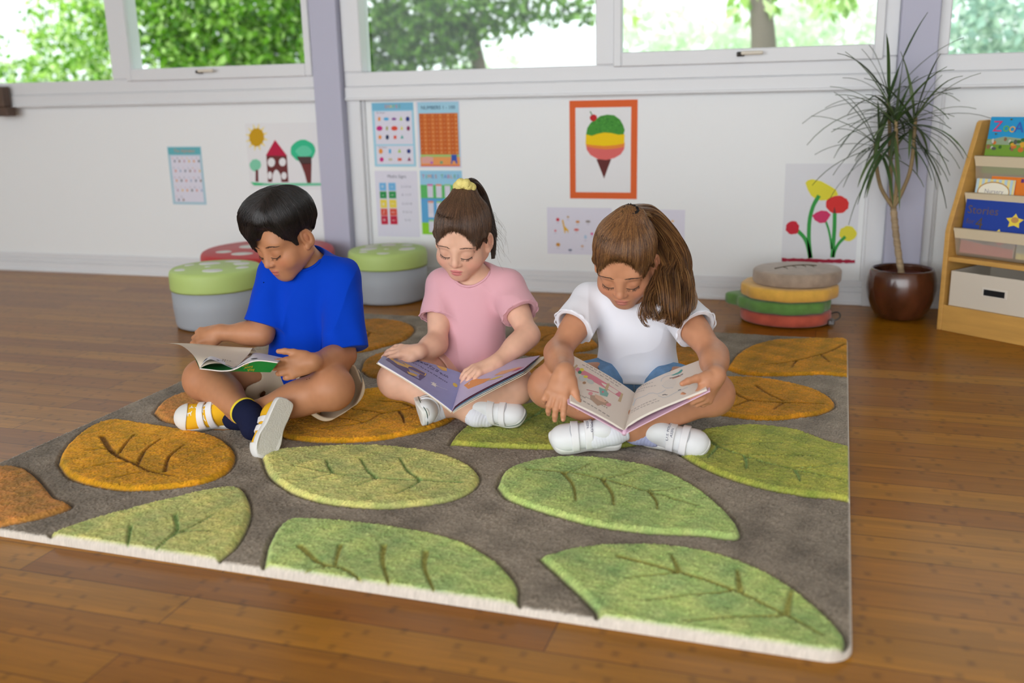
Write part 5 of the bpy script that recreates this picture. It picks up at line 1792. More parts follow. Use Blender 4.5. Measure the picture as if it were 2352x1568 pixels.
    if 'ring' in m_acc:
        for x0 in (.030, .060):
            zz = .052 if x0 < .05 else .046
            yy = .014 * med
            a = W((x0 + .0, yy, zz)); p = base.project(a[None], .004)[0]
            t = np.linspace(0, 2 * PI, 20)
            G = base.grad(p[None])[0]; e1 = nrm(x - G * (x @ G)); e2 = np.cross(G, e1)
            mb = MB(); mb.tube([p + e1 * .0095 * math.cos(q) + e2 * .0042 * math.sin(q) for q in t], .0013, 6, cap=False)
            mb.build('strap_ring', m_acc['ring'], sh)
    return dict(W=W, B=B, base=base, obj=sh, k=k_)


def paint_on(name, base, W, B, items, m, parent, off=.0052):
    """small flat marks laid on a shoe: items of (list of outlines in (x, y) shoe coordinates)"""
    mb = MB()
    for P in items:
        P = np.asarray(P, float)
        pts = []
        for px_, py_ in P:
            z0 = .07
            for _ in range(20):
                z0 -= max(-.01, min(.02, float(base(W((px_, py_, z0))[None])[0]))) * .8
            pts.append(W((px_, py_, z0)))
        pts = np.array(pts); G = base.grad(pts)
        mb.add(pts + G * off, [tuple(range(len(pts)))], 0)
    return mb.build(name, m, parent)


def sock(parent, pts, rs, m, cuff=None):
    pts = [np.asarray(q, float) for q in pts]
    S_ = Shape(); S_.chain(pts, rs, .008)
    d = nrm(pts[0] - pts[1])
    S_.plane(pts[0], d)
    S_.disp(lambda P: .0005 * np.sin(P @ d * 900))
    A = np.array(pts)
    o = make_sdf('sock', S_, .002, m, parent, lo=A.min(0) - .06, hi=A.max(0) + .06)
    if cuff:
        t = np.linspace(0, 2 * PI, 28); f1 = nrm(np.cross(d, V3(.3, .2, 1))); f2 = np.cross(d, f1)
        mb = MB(); mb.tube([pts[0] - d * .001 + (rs[0] - .002) * (f1 * math.cos(q) + f2 * math.sin(q)) for q in t], .0045, 8, cap=False)
        mb.build('sock_cuff', cuff, o)
    return o
CAMD = lambda p: nrm(_C - np.asarray(p))
RUGZ = .020
rt_ = _R


def skin_body(K):
    """one continuous body: torso, neck, head, arms, hands, legs"""
    S = Shape(); J = K['J']; F = K['F']
    pel, neck = J['pel'], J['neck']
    up = neck - pel
    w_ = K.get('w', 1.0)
    S.ell(pel + V3(0, 0, -.005), (.098 * w_, .085, .078), F, .03)
    S.ell(pel + up * .36, (.086 * w_, .070, .100), F, .04)
    S.ell(pel + up * .72, (.094 * w_, .066, .096), F, .04)
    S.chain([J['shR'], neck - V3(0, 0, .022), J['shL']], [.034, .040, .034], .03)
    H = K['H']
    S.cone(neck - V3(0, 0, .02), H(0, -.022, -.040), K['neck_r'], K['neck_r'] * .96, .02)
    for s in 'RL':
        a, e, w = J['sh' + s], J['elb' + s], J['wr' + s]
        r = K['arm']
        limb(S, a, e, r[0], r[1], (.45, r[0] * 1.02, (0, 0, 0)))
        limb(S, e, w, r[1], r[2], (.30, r[1] * 1.06, (0, 0, 0)))
        h, k, n = J['hip' + s], J['knee' + s], J['ank' + s]
        r = K['leg']
        limb(S, h, k, r[0], r[1], None, .03)
        S.ell(k, np.array((r[1] * 1.0,) * 3), None, .02)
        limb(S, k, n, r[1] * .92, r[3], (.33, r[2], nrm(np.cross(n - k, np.cross(h - k, n - k))) * .010), .02)
        f = J['foot' + s]                        # foot inside the shoe
        S.cone(n, f, r[3], r[3] * .72, .02)
    head = Shape(); head_prims(head, H)
    S.fn(head, .012)
    K['hands'] = [hand(S, **h) for h in K['handspec']]
    K['S'] = S; K['head'] = head
    return S


def body_mesh(K, root):
    S = K['S']; J = K['J']
    pts = np.array(list(J.values()) + [K['H'](0, 0, .2)] + [t[0] for h in K['hands'] for t in h['tips']])
    lo, hi = pts.min(0) - .10, pts.max(0) + .10
    v, q = S.mesh(lo, hi, BODY_H)
    v = relax(v, q, 1, .45)
    c = face_cols(v, K['H'], K['skin'], K['lip'], K['blush'])
    bl = np.array([lin(x) for x in K['blush']])
    for h in K['hands']:                        # pinker finger tips and nails
        for tp, dv, B in h['tips']:
            wv = (.35 * np.exp(-(np.linalg.norm(v - tp, axis=1) / .009) ** 2))[:, None]
            c = c * (1 - wv) + bl * wv
            nail = tp + B[:, 2] * .003
            wn = (.5 * smooth01(-np.linalg.norm(v - nail, axis=1), -.0046, -.0032))[:, None]
            c = c * (1 - wn) + np.array([lin(x) for x in K['nail']]) * wn
        wv = (.30 * np.exp(-(np.linalg.norm(v - h['thumb'], axis=1) / .010) ** 2))[:, None]
        c = c * (1 - wv) + bl * wv
    for s in 'RL':
        for j, rr in (('knee', .035), ('elb', .022)):
            wv = (.20 * np.exp(-(np.linalg.norm(v - J[j + s], axis=1) / (rr + .02)) ** 2))[:, None]
            c = c * (1 - wv) + bl * .85 * wv
    if 'hair_tint' in K:
        L = K['H'].loc(v)
        e = np.sqrt((L[:, 0] / .086) ** 2 + ((L[:, 1] - .122) / .072) ** 2 + ((L[:, 2] + .016) / .101) ** 2)
        side = (np.abs(L[:, 0]) > .050) & (L[:, 2] < .034)
        wv = (smooth01(e + .03 * fnoise(L, 90, 8), .90, 1.03) * (L[:, 2] > -.01) * ~side * (L[:, 1] > -.1) * .85)[:, None]
        c = c * (1 - wv) + np.array([lin(x) for x in K['hair_tint']]) * wv
    c = c * (1 + .035 * fnoise(v, 14, 8) + .025 * fnoise(v, 60, 8, 3))[:, None]
    arr_mesh('body', v, quads=q, mats=M_skin, parent=root, col=np.clip(c, 0, 1))
    face_parts(None, K['H'], K['head'], K['brow'], root, K.get('brow_w', 1.0))


def shirt(K, root, m, e, sleeves, hem, neckcut, folds, ell_r, collar=None, h=.0021, trim=None):
    J, F = K['J'], K['F']; pel, neck = J['pel'], J['neck']; up = neck - pel; uu = nrm(up)
    T = Shape()
    for t, r, dx in ell_r:
        T.ell(pel + up * t + np.asarray(dx), np.array(r) + e, F, .05)
    T.chain([J['shR'] + V3(0, 0, .004), neck - V3(0, 0, .016), J['shL'] + V3(0, 0, .004)], [.038 + e, .042 + e, .038 + e], .03)
    for s, t, r0, r1, bend, *pn in sleeves:
        a, b = J['sh' + s], J['elb' + s]
        d = b - a; end = a + d * t + np.asarray(bend); dd = nrm(end - a)
        Sl = Shape(); Sl.cone(a + V3(0, 0, .002), end + dd * .03, r0, r1 + (r1 - r0) * .03 / np.linalg.norm(d))
        if folds:
            Sl.disp(lambda P, o=ord(s): folds * .9 * fnoise(P, 11, 8, o))
        Sl.plane(end, dd, .003)
        if not pn:
            Sl.cone(end - dd * .018, end + dd * .05, r1 - .013, r1 - .008, .004, 's')
        T.fn(Sl, .022)
    if folds:
        A = np.array([1.0, 1.0, .35])
        T.disp(lambda P: folds * (fnoise(P * A, 7, 9, 2) + .5 * fnoise(P * A, 16, 9, 11) - 1.3 * (1 - np.minimum(np.abs(fnoise(P * V3(1, 1, .5), 5, 7, 21)), 1)) ** 5))
    if K.get('folds_h'):
        fh, z0, z1 = K['folds_h']
        B_ = np.array([.25, .25, 1.0])
        T.disp(lambda P: fh * np.sin((P[:, 2] + .10 * np.abs(P[:, 0] - pel[0]) + .012 * fnoise(P, 5, 6, 4)) * 240) * smooth01(-P[:, 2], -z1, -z0))
    T.plane(pel + V3(0, 0, hem), V3(K.get('hem_t', 0), -K.get('hem_f', 0), -1), .003)
    nb = neck + F[:, 1] * .010
    T.cone(nb - uu * .012, nb + uu * .10 + F[:, 1] * .05, neckcut, neckcut + .020, .006, 's')
    pts = np.array([J[k] for k in ('pel', 'neck', 'shR', 'shL', 'elbR', 'elbL')])
    o = make_sdf('t_shirt', T, h, m, root, lo=pts.min(0) - .17, hi=pts.max(0) + .14)
    if collar:
        t = np.linspace(0, 2 * PI, 60)
        ring_ = nb + F[:, :1].T * ((neckcut + .006) * np.cos(t))[:, None] + F[:, 1][None] * ((neckcut + .006) * np.sin(t))[:, None] + uu * .016
        ring_ = T.project(ring_, .0, 8)
        mb = MB(); mb.tube(ring_, collar[1], 8, cap=False); mb.build('collar', collar[0], o)
    if trim:
        for s, t, r0, r1, bend, *pn in sleeves:
            a, b = J['sh' + s], J['elb' + s]; end = a + (b - a) * t + np.asarray(bend); dd = nrm(end - a)
            f1 = nrm(np.cross(dd, V3(.2, .1, 1))); f2 = np.cross(dd, f1)
            th = np.linspace(0, 2 * PI, 97)
            P = end + ((r1 - .0005) * (f1[None] * np.cos(th)[:, None] + f2[None] * np.sin(th)[:, None])) * (1 + .03 * np.sin(th * 11))[:, None] + dd * (.0014 * np.sin(th * 13 + 1))[:, None]
            mb = MB(); mb.tube(P, .0021, 6, cap=False); mb.build('sleeve_trim', trim, o)
    K['shirt'] = T
    return o


def shorts(K, root, m, e, t, r1, folds=.003, h=.0022, top=.06):
    J, F = K['J'], K['F']; pel = J['pel']
    T = Shape(); w_ = K.get('w', 1.0)
    T.ell(pel + V3(0, 0, -.005), np.array((.098 * w_, .085, .078)) + e, F, .03)
    for s in 'RL':
        a, b = J['hip' + s], J['knee' + s]; d = b - a; end = a + d * (t[s] if isinstance(t, dict) else t); dd = nrm(d)
        Sl = Shape(); Sl.cone(a, end + dd * .03, K['leg'][0] + e, r1)
        Sl.disp(lambda P: folds * fnoise(P, 9, 8, 5))
        Sl.plane(end, dd, .003)
        Sl.cone(end - dd * .02, end + dd * .03, r1 - .007, r1 - .004, .004, 's')
        T.fn(Sl, .03)
    T.disp(lambda P: folds * .7 * fnoise(P, 14, 8, 9))
    T.plane(pel + V3(0, 0, top), V3(0, 0, 1), .003)
    T.plane(V3(0, 0, RUGZ + .002), V3(0, 0, -1), .004)
    pts = np.array([J[k] for k in ('pel', 'hipR', 'hipL', 'kneeR', 'kneeL')])
    return make_sdf('shorts', T, h, m, root, lo=pts.min(0) - .14, hi=pts.max(0) + .14)


def hair_cols(n, cols, rg, v=.18):
    c = np.array([[lin(q) for q in k] for k in cols])
    return c[rg.integers(0, len(c), n)] * rg.uniform(1 - v, 1 + v, (n, 1))


def ring_pts(H, ctrl, n, rg, jit=.002):
    """random points along a closed or open head-local polyline"""
    P = spline(ctrl, 200); i = rg.integers(0, 200, n)
    return H(P[i] + rg.normal(size=(n, 3)) * jit)


def tail(name, root, guide, n, rad, cols, rg, wave, wl, m=26, r0=.0010, r1=.0004, curl=0.0, nl=9, tight=.42):
    """pony tail: locks of strands following a guide, each lock with its own wave"""
    G = spline(guide, m); P, T, N, B = frames(G)
    t = np.linspace(0, 1, m)
    lth = rg.uniform(0, 2 * PI, nl); lrr = rg.uniform(.15, 1, nl) ** .5 * (1 - tight * .5)
    lock = rg.integers(0, nl, n); lph = rg.uniform(0, 6.28, nl); lfr = rg.uniform(.8, 1.25, nl); lL = rg.uniform(.72, 1.02, nl)
    th = rg.uniform(0, 2 * PI, n); rr = rg.uniform(0, 1, n) ** .5 * tight
    ph = lph[lock] + rg.normal(size=n) * .25; fr = lfr[lock]
    L = lL[lock] * rg.uniform(.93, 1.03, n)
    ox = lrr[lock] * np.cos(lth[lock]) + rr * np.cos(th); oy = lrr[lock] * np.sin(lth[lock]) + rr * np.sin(th)
    cur = np.empty((n, m, 3))
    for j in range(m):
        tj = np.clip(t[j] * L, 0, 1)
        I = lambda A: np.stack([np.interp(tj, t, A[:, k]) for k in range(3)], 1)
        Pj, Nj, Bj = I(P), I(N), I(B)
        rj = np.interp(tj, np.linspace(0, 1, len(rad)), rad)
        wv = wave * tj ** 1.1
        a = wl * tj * fr * 6.28 + ph
        cur[:, j] = Pj + Nj * (rj * ox + wv * np.sin(a))[:, None] + Bj * (rj * oy + wv * (.6 + curl) * np.cos(a))[:, None]
    lc = rg.uniform(.78, 1.22, (nl, 1))
    c = hair_cols(n, cols, rg, .15) * lc[lock]
    return tubes_many(name, cur, r0, r1, M_hair, root, cols=c)


# ================================================================== the boy in the blue shirt
K = {}
pel = V3(-1.368, 2.356, .118)
J = dict(pel=pel, hipR=pel + V3(-.062, -.03, -.01), hipL=pel + V3(.066, -.03, -.01), neck=V3(-1.314, 2.306, .441),
         kneeR=atY(470, 872, 2.150), ankR=atZ(574, 955, .088), kneeL=atY(762, 892, 2.130), ankL=atY(552, 958, 2.075),
         shR=V3(-1.418, 2.300, .392), shL=V3(-1.228, 2.306, .390), elbR=atY(602, 766, 2.225), wrR=atY(502, 764, 2.195), elbL=atY(790, 816, 2.235), wrL=atY(714, 832, 2.070))
J['footR'] = J['ankR'] + V3(.012, -.01, -.02); J['footL'] = J['ankL'] + V3(-.02, 0, -.005)
K.update(J=J, F=frame_from((-.16, -.98, .05), J['neck'] - pel), H=Frame((-1.3415, 2.2395, .5214), (-.30, -.85, -.42), (-.20, -.36, .91), 1.0),
         neck_r=.036, arm=(.0335, .0295, .0215), leg=(.062, .053, .047, .0275), skin=(186, 130, 94), lip=(186, 102, 92), blush=(196, 118, 88), nail=(214, 166, 140), brow=(40, 30, 28), brow_w=1.15)
rt, cd = _R, CAMD(J['pel'])
K['handspec'] = [
    dict(wrist=J['wrR'], d=-rt * .93 + V3(0, .02, -.20), back=V3(-.05, -.75, .75), right=True, s=1.05, curl=(34, 44, 30), spread=4, thumb=(.8, .45, -.35)),
    dict(wrist=J['wrL'], d=-rt * .93 + V3(0, -.18, -.24), back=cd * .9 + V3(.1, -.2, -.12), right=False, s=1.06, per=[(20, 22, 18), (22, 24, 18), (24, 26, 20), (26, 30, 20)], spread=1.5, thumb=(.88, .50, -.15), thumb_bend=.25)]
boy = empty('person', tuple(pel * V3(1, 1, 0) + V3(0, 0, RUGZ)), 0, 'child with short black hair in a blue t-shirt, turning a book page', 'person')
skin_body(K); body_mesh(K, boy)
M_blue = mat('blue_cotton', (2, 62, 192), .85, .10, bump=.12, bscale=900, sheen=.04, bdist=.0006)
shirt(K, boy, M_blue, .008, [('R', .88, .054, .061, (-.004, .012, .0), None), ('L', .92, .054, .060, (.006, .004, .0), None)], -.030, .047, .0036,
      [(.08, (.116, .106, .12), (0, 0, 0)), (.42, (.100, .086, .11), (0, 0, 0)), (.74, (.104, .076, .10), (0, 0, 0))], collar=(M_blue, .0042))
M_khaki = mat('khaki_cotton', (206, 186, 158), .85, .15, bump=.15, bscale=800, bdist=.0006)
shorts(K, boy, M_khaki, .016, dict(R=.62, L=.86), .086, .005)
# hair: thick cap with a side parting, fringe swept to the right
H = K['H']; s = H.s
Hs = Shape()
Hs.ell(H(0, -.013, .040), np.array((.0795, .0955, .0800)) * s, H.R, .01)
Hs.ell(H(.006, .020, .087), np.array((.056, .054, .031)) * s, H.R, .05)
Hs.ell(H(.030, .048, .050), np.array((.029, .029, .043)) * s, H.R, .05)
Hs.ell(H(-.048, .000, .066), np.array((.038, .060, .040)) * s, H.R, .05)
Hs.ell(H(0, .120, -.035), np.array((.090, .075, .078)) * s, H.R, .008, 's')      # face
Hs.ell(H(-.050, .106, .024), np.array((.052, .050, .056)) * s, H.R, .010, 's')   # open left temple
for x in (1, -1):
    Hs.ell(H(x * .086, .006, -.030), np.array((.030, .030, .046)) * s, H.R, .008, 's')
    Hs.cone(H(x * .0690, .034, .02), H(x * .0700, .030, -.010), .007 * s, .004 * s, .01)
Hs.plane(H(0, -.06, -.052), H.R @ V3(0, .35, -1), .01)
rgh = np.random.default_rng(31)
part = [(-.034, .062, .106), (-.036, .02, .125), (-.030, -.03, .128), (-.018, -.065, .112)]
BC = [(26, 22, 22), (34, 28, 27), (20, 17, 18), (44, 36, 34), (30, 25, 24)]
Hs.disp(lambda P: .0014 * fnoise(H.loc(P) * V3(1, .35, 1), 26, 9))
make_sdf('hair', Hs, .0022, M_hair, boy, colfn=lambda v: np.repeat(np.array([[lin(q) for q in (24, 20, 20)]]), len(v), 0), lo=H(0, 0, 0) - .17, hi=H(0, 0, 0) + .18)
R_end = [(-.012, .092, .060), (.018, .090, .032), (.044, .078, .006), (.068, .052, -.002), (.080, .020, .006), (.084, -.04, -.02), (.05, -.09, -.05), (0, -.108, -.055)]
L_end = [(-.010, .096, .062), (-.040, .078, .046), (-.066, .052, .016), (-.074, .030, -.016), (-.082, -.012, .024), (-.080, -.050, -.020), (-.05, -.088, -.05), (0, -.108, -.055)]
for ends, n_ in ((R_end, 2300), (L_end, 1900)):
    st = spline(part, 200); en = spline(ends, 200)
    i = rgh.integers(0, 200, n_); jx = np.clip(i + rgh.integers(-14, 15, n_), 0, 199)
    if ends is R_end:
        a_ = st[np.clip(i, 0, 199)]; b_ = en[jx]
    else:
        a_ = st[i]; b_ = en[jx]
    cur = strands_on(Hs, H(a_ + rgh.normal(size=(n_, 3)) * .002), H(b_ + rgh.normal(size=(n_, 3)) * .004), H(0, -.012, .03), 16, rgh.uniform(-.001, .0022, n_), rgh, .0008)
    if ends is R_end:
        cur[:, -3:] += (H.R @ V3(.004, .002, -.018))[None, None] * np.array([.1, .45, 1.0])[None, :, None] * (b_[:, 1:2] > .05)[:, :, None] * rgh.uniform(.4, 1.1, (n_, 1, 1))
    tubes_many('hair_strands', cur, .0006, .0003, M_hair, boy, cols=hair_cols(n_, BC, rgh, .25))

M_rub = mat('white_rubber', (226, 224, 220), .55, .3)
M_tread = mat('textured_sole', (206, 202, 192), .8, .2, bump=.9, bscale=260, bdist=.0016)
M_wht = mat('white_leather', (232, 232, 234), .45, .35)
M_strapw = mat('white_strap', (236, 234, 236), .6, .25, bump=.1, bscale=600)
M_yel = mat('yellow_canvas', (238, 182, 40), .8, .15, bump=.15, bscale=700)
M_patt = mat('white_print', (240, 236, 226), .8, .1)
M_navy = mat('navy_knit', (28, 32, 58), .9, .1, bump=.2, bscale=700)
M_ylw = mat('yellow_knit', (236, 208, 60), .9, .1)
acc = dict(tread=M_tread, cap=M_rub)
dR = cd * .50 + V3(0, 0, -.76) - rt * .34; uR = -(rt * .60 + cd * .70 + V3(0, 0, .26))
ctr = atY(630, 987, 1.985)
s1 = shoe(boy, 'shoe', ctr - nrm(dR) * .038 * 1.0 - nrm(uR) * .004, dR, uR, .165, (M_yel, M_rub, M_strapw, acc), True, 'boy')
dL = -rt * 1.0 + V3(0, -.06, -.02); uL = cd * .80 + V3(0, 0, .52)
ctl = atY(478, 953, 2.075)
s2 = shoe(boy, 'shoe', ctl - nrm(dL) * .042 - nrm(uL) * .036, dL, uL, .182, (M_yel, M_rub, M_strapw, acc), False, 'boy')
rgs = np.random.default_rng(8)
for s_ in (s1, s2):
    items = []
    for i in range(16):
        cx_, cy_ = rgs.uniform(.0, .078), rgs.uniform(-.020, .020); a = rgs.uniform(0, 6.28)
        for b in (a, a + 2.0, a + 3.9):
            e = V3(math.cos(b), math.sin(b), 0)[:2]; f_ = np.array([-e[1], e[0]])
            c0_ = np.array([cx_, cy_])
            items.append([c0_ - f_ * .0014, c0_ + e * .0058 - f_ * .0008, c0_ + e * .0058 + f_ * .0008, c0_ + f_ * .0014])
    paint_on('shoe_print', s_['base'], s_['W'], s_['B'], items, M_patt, s_['obj'], .0008)
v_ = nrm(J['ankR'] - J['kneeR'])
sock(boy, [J['ankR'] - v_ * .034, J['ankR'] - v_ * .004, J['footR'] - nrm(uR) * -.0 + V3(.004, -.004, -.006)], (.0350, .0345, .032), M_navy, M_ylw)
v_ = nrm(J['ankL'] - J['kneeL'])
sock(boy, [J['ankL'] - v_ * .018, J['ankL'], J['footL']], (.0325, .0325, .030), M_navy)

# ================================================================== the girl in pink
K = {}
pel = V3(-.928, 2.505, .108)
J = dict(pel=pel, hipR=pel + V3(-.06, -.03, -.01), hipL=pel + V3(.06, -.03, -.01), neck=V3(-.906, 2.478, .385),
         kneeR=atY(912, 872, 2.262), ankR=atZ(1082, 945, .068), kneeL=atY(1182, 885, 2.300), ankL=atY(1015, 932, 2.225),
         shR=V3(-1.000, 2.478, .346), shL=V3(-.812, 2.478, .352), elbR=atY(1003, 790, 2.385), wrR=atY(958, 808, 2.300), elbL=atY(1214, 770, 2.385), wrL=atY(1134, 836, 2.275))
J['footR'] = J['ankR'] + rt_ * .04 + V3(0, 0, -.01); J['footL'] = J['ankL'] + V3(-.02, -.015, -.01)
K.update(J=J, F=frame_from((.02, -.99, .0), J['neck'] - pel), H=Frame((-.9205, 2.4380, .4965), (.06, -.93, -.37), (.10, -.35, .93), .98), w=.92,
         neck_r=.033, arm=(.0305, .0275, .0190), leg=(.055, .047, .042, .028), skin=(226, 178, 152), lip=(206, 112, 116), blush=(230, 150, 132), nail=(240, 196, 180), brow=(104, 78, 66), hair_tint=(112, 80, 60))
cd = CAMD(pel)
K['handspec'] = [
    dict(wrist=J['wrR'], d=-rt * 1.0 + V3(0, -.02, .06), back=V3(0, -.45, 1), right=True, s=.92, per=[(14, 16, 10), (10, 20, 12), (12, 22, 14), (16, 24, 14)], spread=7, thumb=(.62, .62, -.40)),
    dict(wrist=J['wrL'], d=-rt * .86 + V3(0, -.42, -.26), back=V3(-.15, -.30, 1), right=False, s=.98, per=[(16, 24, 12), (18, 26, 14), (22, 28, 16), (26, 30, 18)], spread=6, thumb=(.7, .5, -.45))]
girl = empty('person', tuple(pel * V3(1, 1, 0) + V3(0, 0, RUGZ)), 0, 'child in a pink t-shirt with a yellow scrunchie, reading a purple book', 'person')
skin_body(K); body_mesh(K, girl)
M_pink = mat('pink_ribbed', (224, 170, 180), .85, .15, bump=.15, bscale=500, stretch=(6, 6, .4), sheen=.2, bdist=.0006)
shirt(K, girl, M_pink, .005, [('R', .56, .046, .052, (-.004, .0, .002)), ('L', .56, .046, .052, (.004, .0, .002))], -.045, .047, .0018,
      [(.05, (.092, .084, .10), (0, 0, 0)), (.40, (.082, .074, .10), (0, 0, 0)), (.74, (.090, .068, .095), (0, 0, 0))], collar=(M_pink, .0034), trim=M_pink)
shorts(K, girl, mat('peach_cotton', (226, 178, 160), .85, .1, bump=.1, bscale=700), .006, .35, .060, .002, h=.0026)


def pulled_hair(K, root, tie, hairline, cols, seed, n, base, cap=(.0762, .0920, .0785), extra=None, lift_=.0020):
    H = K['H']; s = H.s
    Z = Shape(); Z.ell(H(0, -.013, .036), np.array(cap) * s, H.R, .01)
    Z.ell(H(*tie), np.array((.030, .026, .018)) * s, H.R, .03)
    Z.ell(H(0, .122, -.014), np.array((.087, .0735, .106)) * s, H.R, .003, 's')
    for x in (1, -1):
        Z.ell(H(x * .088, .004, -.036), np.array((.034, .042, .052)) * s, H.R, .008, 's')
        Z.cone(H(x * .0690, .030, .022), H(x * .0715, .018, -.004), .0055 * s, .003 * s, .012)
    Z.plane(H(0, -.06, -.055), H.R @ V3(0, .35, -1), .01)
    rg = np.random.default_rng(seed)
    Z.disp(lambda P: .0006 * fnoise(H.loc(P) * V3(1, .35, .5), 40, 9))
    make_sdf('hair', Z, .0022, M_hair, root, colfn=lambda v: np.repeat(np.array([[lin(q) for q in base]]), len(v), 0), lo=H(0, 0, 0) - .16, hi=H(0, 0, 0) + .17)
    front = []
    for xx in np.linspace(-.060, .060, 25):
        zz = np.linspace(.0, .115, 90)
        q = _drop(K['head'], H, np.stack([np.full(90, xx), np.full(90, .13), zz], 1), -.02)
        L = H.loc(q); e = ((L[:, 0] / .087) ** 2 + ((L[:, 1] - .122) / .0735) ** 2 + ((L[:, 2] + .014) / .106) ** 2) ** .5
        i = np.argmax(e > .975); front.append(L[i])
    front = np.array(front)
    hairline = [p for p in hairline if p[1] < .05][:6] + [tuple(p) for p in front[::-1]] + [p for p in hairline if p[1] < .05][-6:]
    st = ring_pts(H, hairline, n, rg, .0024)
    en = H(np.asarray(tie) + rg.normal(size=(n, 3)) * V3(.010, .010, .004) + V3(0, 0, .012))
    ZU = Shape(); ZU.fn(Z, .002); ZU.fn(K['head'], .006)
    cur = strands_on(ZU, st, en, H(0, -.012, .03), 18, rg.uniform(-.0004, lift_, n), rg, .0012)
    tubes_many('hair_strands', cur, .00012, .0008, M_hair, root, cols=hair_cols(n, cols, rg, .22))
    # soft short hairs in front of the hairline
    m_ = 220
    a = front[rg.integers(0, 25, m_)] + rg.normal(size=(m_, 3)) * V3(.004, 0, .002) - V3(0, -.002, .004)
    a = K['head'].project(H(a), .0003)
    dv = nrm(H.R[:, 2] * .8 - H.R[:, 1] * .6)
    Ls = rg.uniform(.010, .024, (m_, 1)); wob = rg.normal(size=(m_, 3)) * .0035
    cc = np.stack([a, a + dv * Ls * .5 + wob * .5 + H.R[:, 1] * .0010, a + dv * Ls + wob], 1)
    cc[:, 1:] = np.stack([K['head'].project(cc[:, 1], .001), K['head'].project(cc[:, 2], .003)], 1)
    tubes_many('baby_hair', cc, .00045, .00025, M_hair, root, cols=hair_cols(m_, cols, rg), n=3)
    return Z


HL = [(0, -.100, -.050), (.052, -.078, -.050), (.072, -.038, -.018), (.074, -.002, .022), (.0735, .022, .002), (.071, .038, .020), (.064, .056, .048), (.046, .072, .066), (.022, .080, .074), (0, .082, .075),
      (-.022, .080, .074), (-.046, .072, .066), (-.064, .056, .048), (-.071, .038, .020), (-.0735, .022, .002), (-.074, -.002, .022), (-.072, -.038, -.018), (-.052, -.078, -.050), (0, -.100, -.050)]
GC = [(82, 58, 42), (100, 72, 52), (66, 46, 34), (116, 84, 60), (74, 52, 40)]
H = K['H']
tie1 = (.0, -.050, .112)
pulled_hair(K, girl, tie1, HL, GC, 41, 3600, (70, 50, 38))
rgh = np.random.default_rng(43)
g0 = H(.0, -.056, .118)
tail('ponytail', girl, [g0, g0 + V3(.010, .028, .012), g0 + V3(.022, .056, -.020), g0 + V3(.036, .062, -.085), g0 + V3(.052, .052, -.150), g0 + V3(.060, .044, -.195)], 700, (.009, .015, .018, .020, .018, .012), [(58, 40, 30), (74, 52, 38), (48, 34, 26)], rgh, .006, 1.2)
# fly-away wisps by the ear
n_ = 26
st = H(np.c_[rgh.uniform(-.080, -.070, n_), rgh.uniform(-.06, .0, n_), rgh.uniform(-.03, .06, n_)])
fl = np.empty((n_, 12, 3)); t = np.linspace(0, 1, 12); sc_ = rgh.uniform(.3, 1, (n_, 1))
for j in range(12):
    fl[:, j] = st + (V3(1, .3, -.1) * .030 * t[j] + V3(.15, 0, -1) * .075 * t[j] ** 2) * sc_ + V3(1, 0, .3) * (.007 * np.sin(t[j] * 6 + np.arange(n_)[:, None])) * t[j]
tubes_many('stray_hair', fl, .0003, .00015, M_hair, girl, cols=hair_cols(n_, GC, rgh), n=3)
# scrunchie
t = np.linspace(0, 2 * PI, 90); tc_0 = H(0, -.050, .124); f1, f2 = H.R[:, 0], nrm(H.R[:, 1] * .55 + H.R[:, 2] * .75)
mb = MB(); mb.tube([tc_0 + (.0165 + .0020 * math.sin(11 * q)) * (f1 * math.cos(q) + f2 * math.sin(q)) + H.R[:, 2] * .003 * math.sin(7 * q) for q in t], (.0128 + .0020 * np.sin(t * 17) + .0012 * np.sin(t * 29)), 12, cap=False)
mb.build('scrunchie', mat('yellow_towelling', (238, 224, 140), .95, .05, bump=.8, bscale=320), girl)
M_green = mat('dark_green_line', (36, 74, 66), .6)
M_gold = mat('gold_ring', (206, 160, 80), .3, metal=.9)
dR = rt * .93 + cd * .34; uR = cd * .72 + V3(0, 0, .66)
sR = shoe(girl, 'shoe', atY(1125, 942, 2.255) - nrm(uR) * .040 - nrm(dR) * .010, dR, uR, .162, (M_wht, M_rub, M_strapw, dict(line=M_green, ring=M_gold)), True, 'girl')
dL = cd * .92 + V3(0, 0, -.20) + rt * .12; uL = rt * .95 + V3(0, 0, .22)
sL = shoe(girl, 'shoe', atY(985, 939, 2.185) - nrm(uL) * .030 - nrm(dL) * .045, dL, uL, .155, (M_wht, M_rub, M_strapw, dict(line=M_green)), False, 'girl')
M_sockw = mat('white_knit', (230, 230, 238), .9, .1, bump=.2, bscale=700)
v_ = nrm(J['ankR'] - J['kneeR'])
sock(girl, [J['ankR'] - v_ * .002, J['ankR'] + v_ * .015, J['footR']], (.0325, .033, .031), M_sockw)
v_ = nrm(J['ankL'] - J['kneeL'])
sock(girl, [J['ankL'] - v_ * .004, J['ankL'] + v_ * .008, J['footL']], (.032, .032, .030), M_sockw)

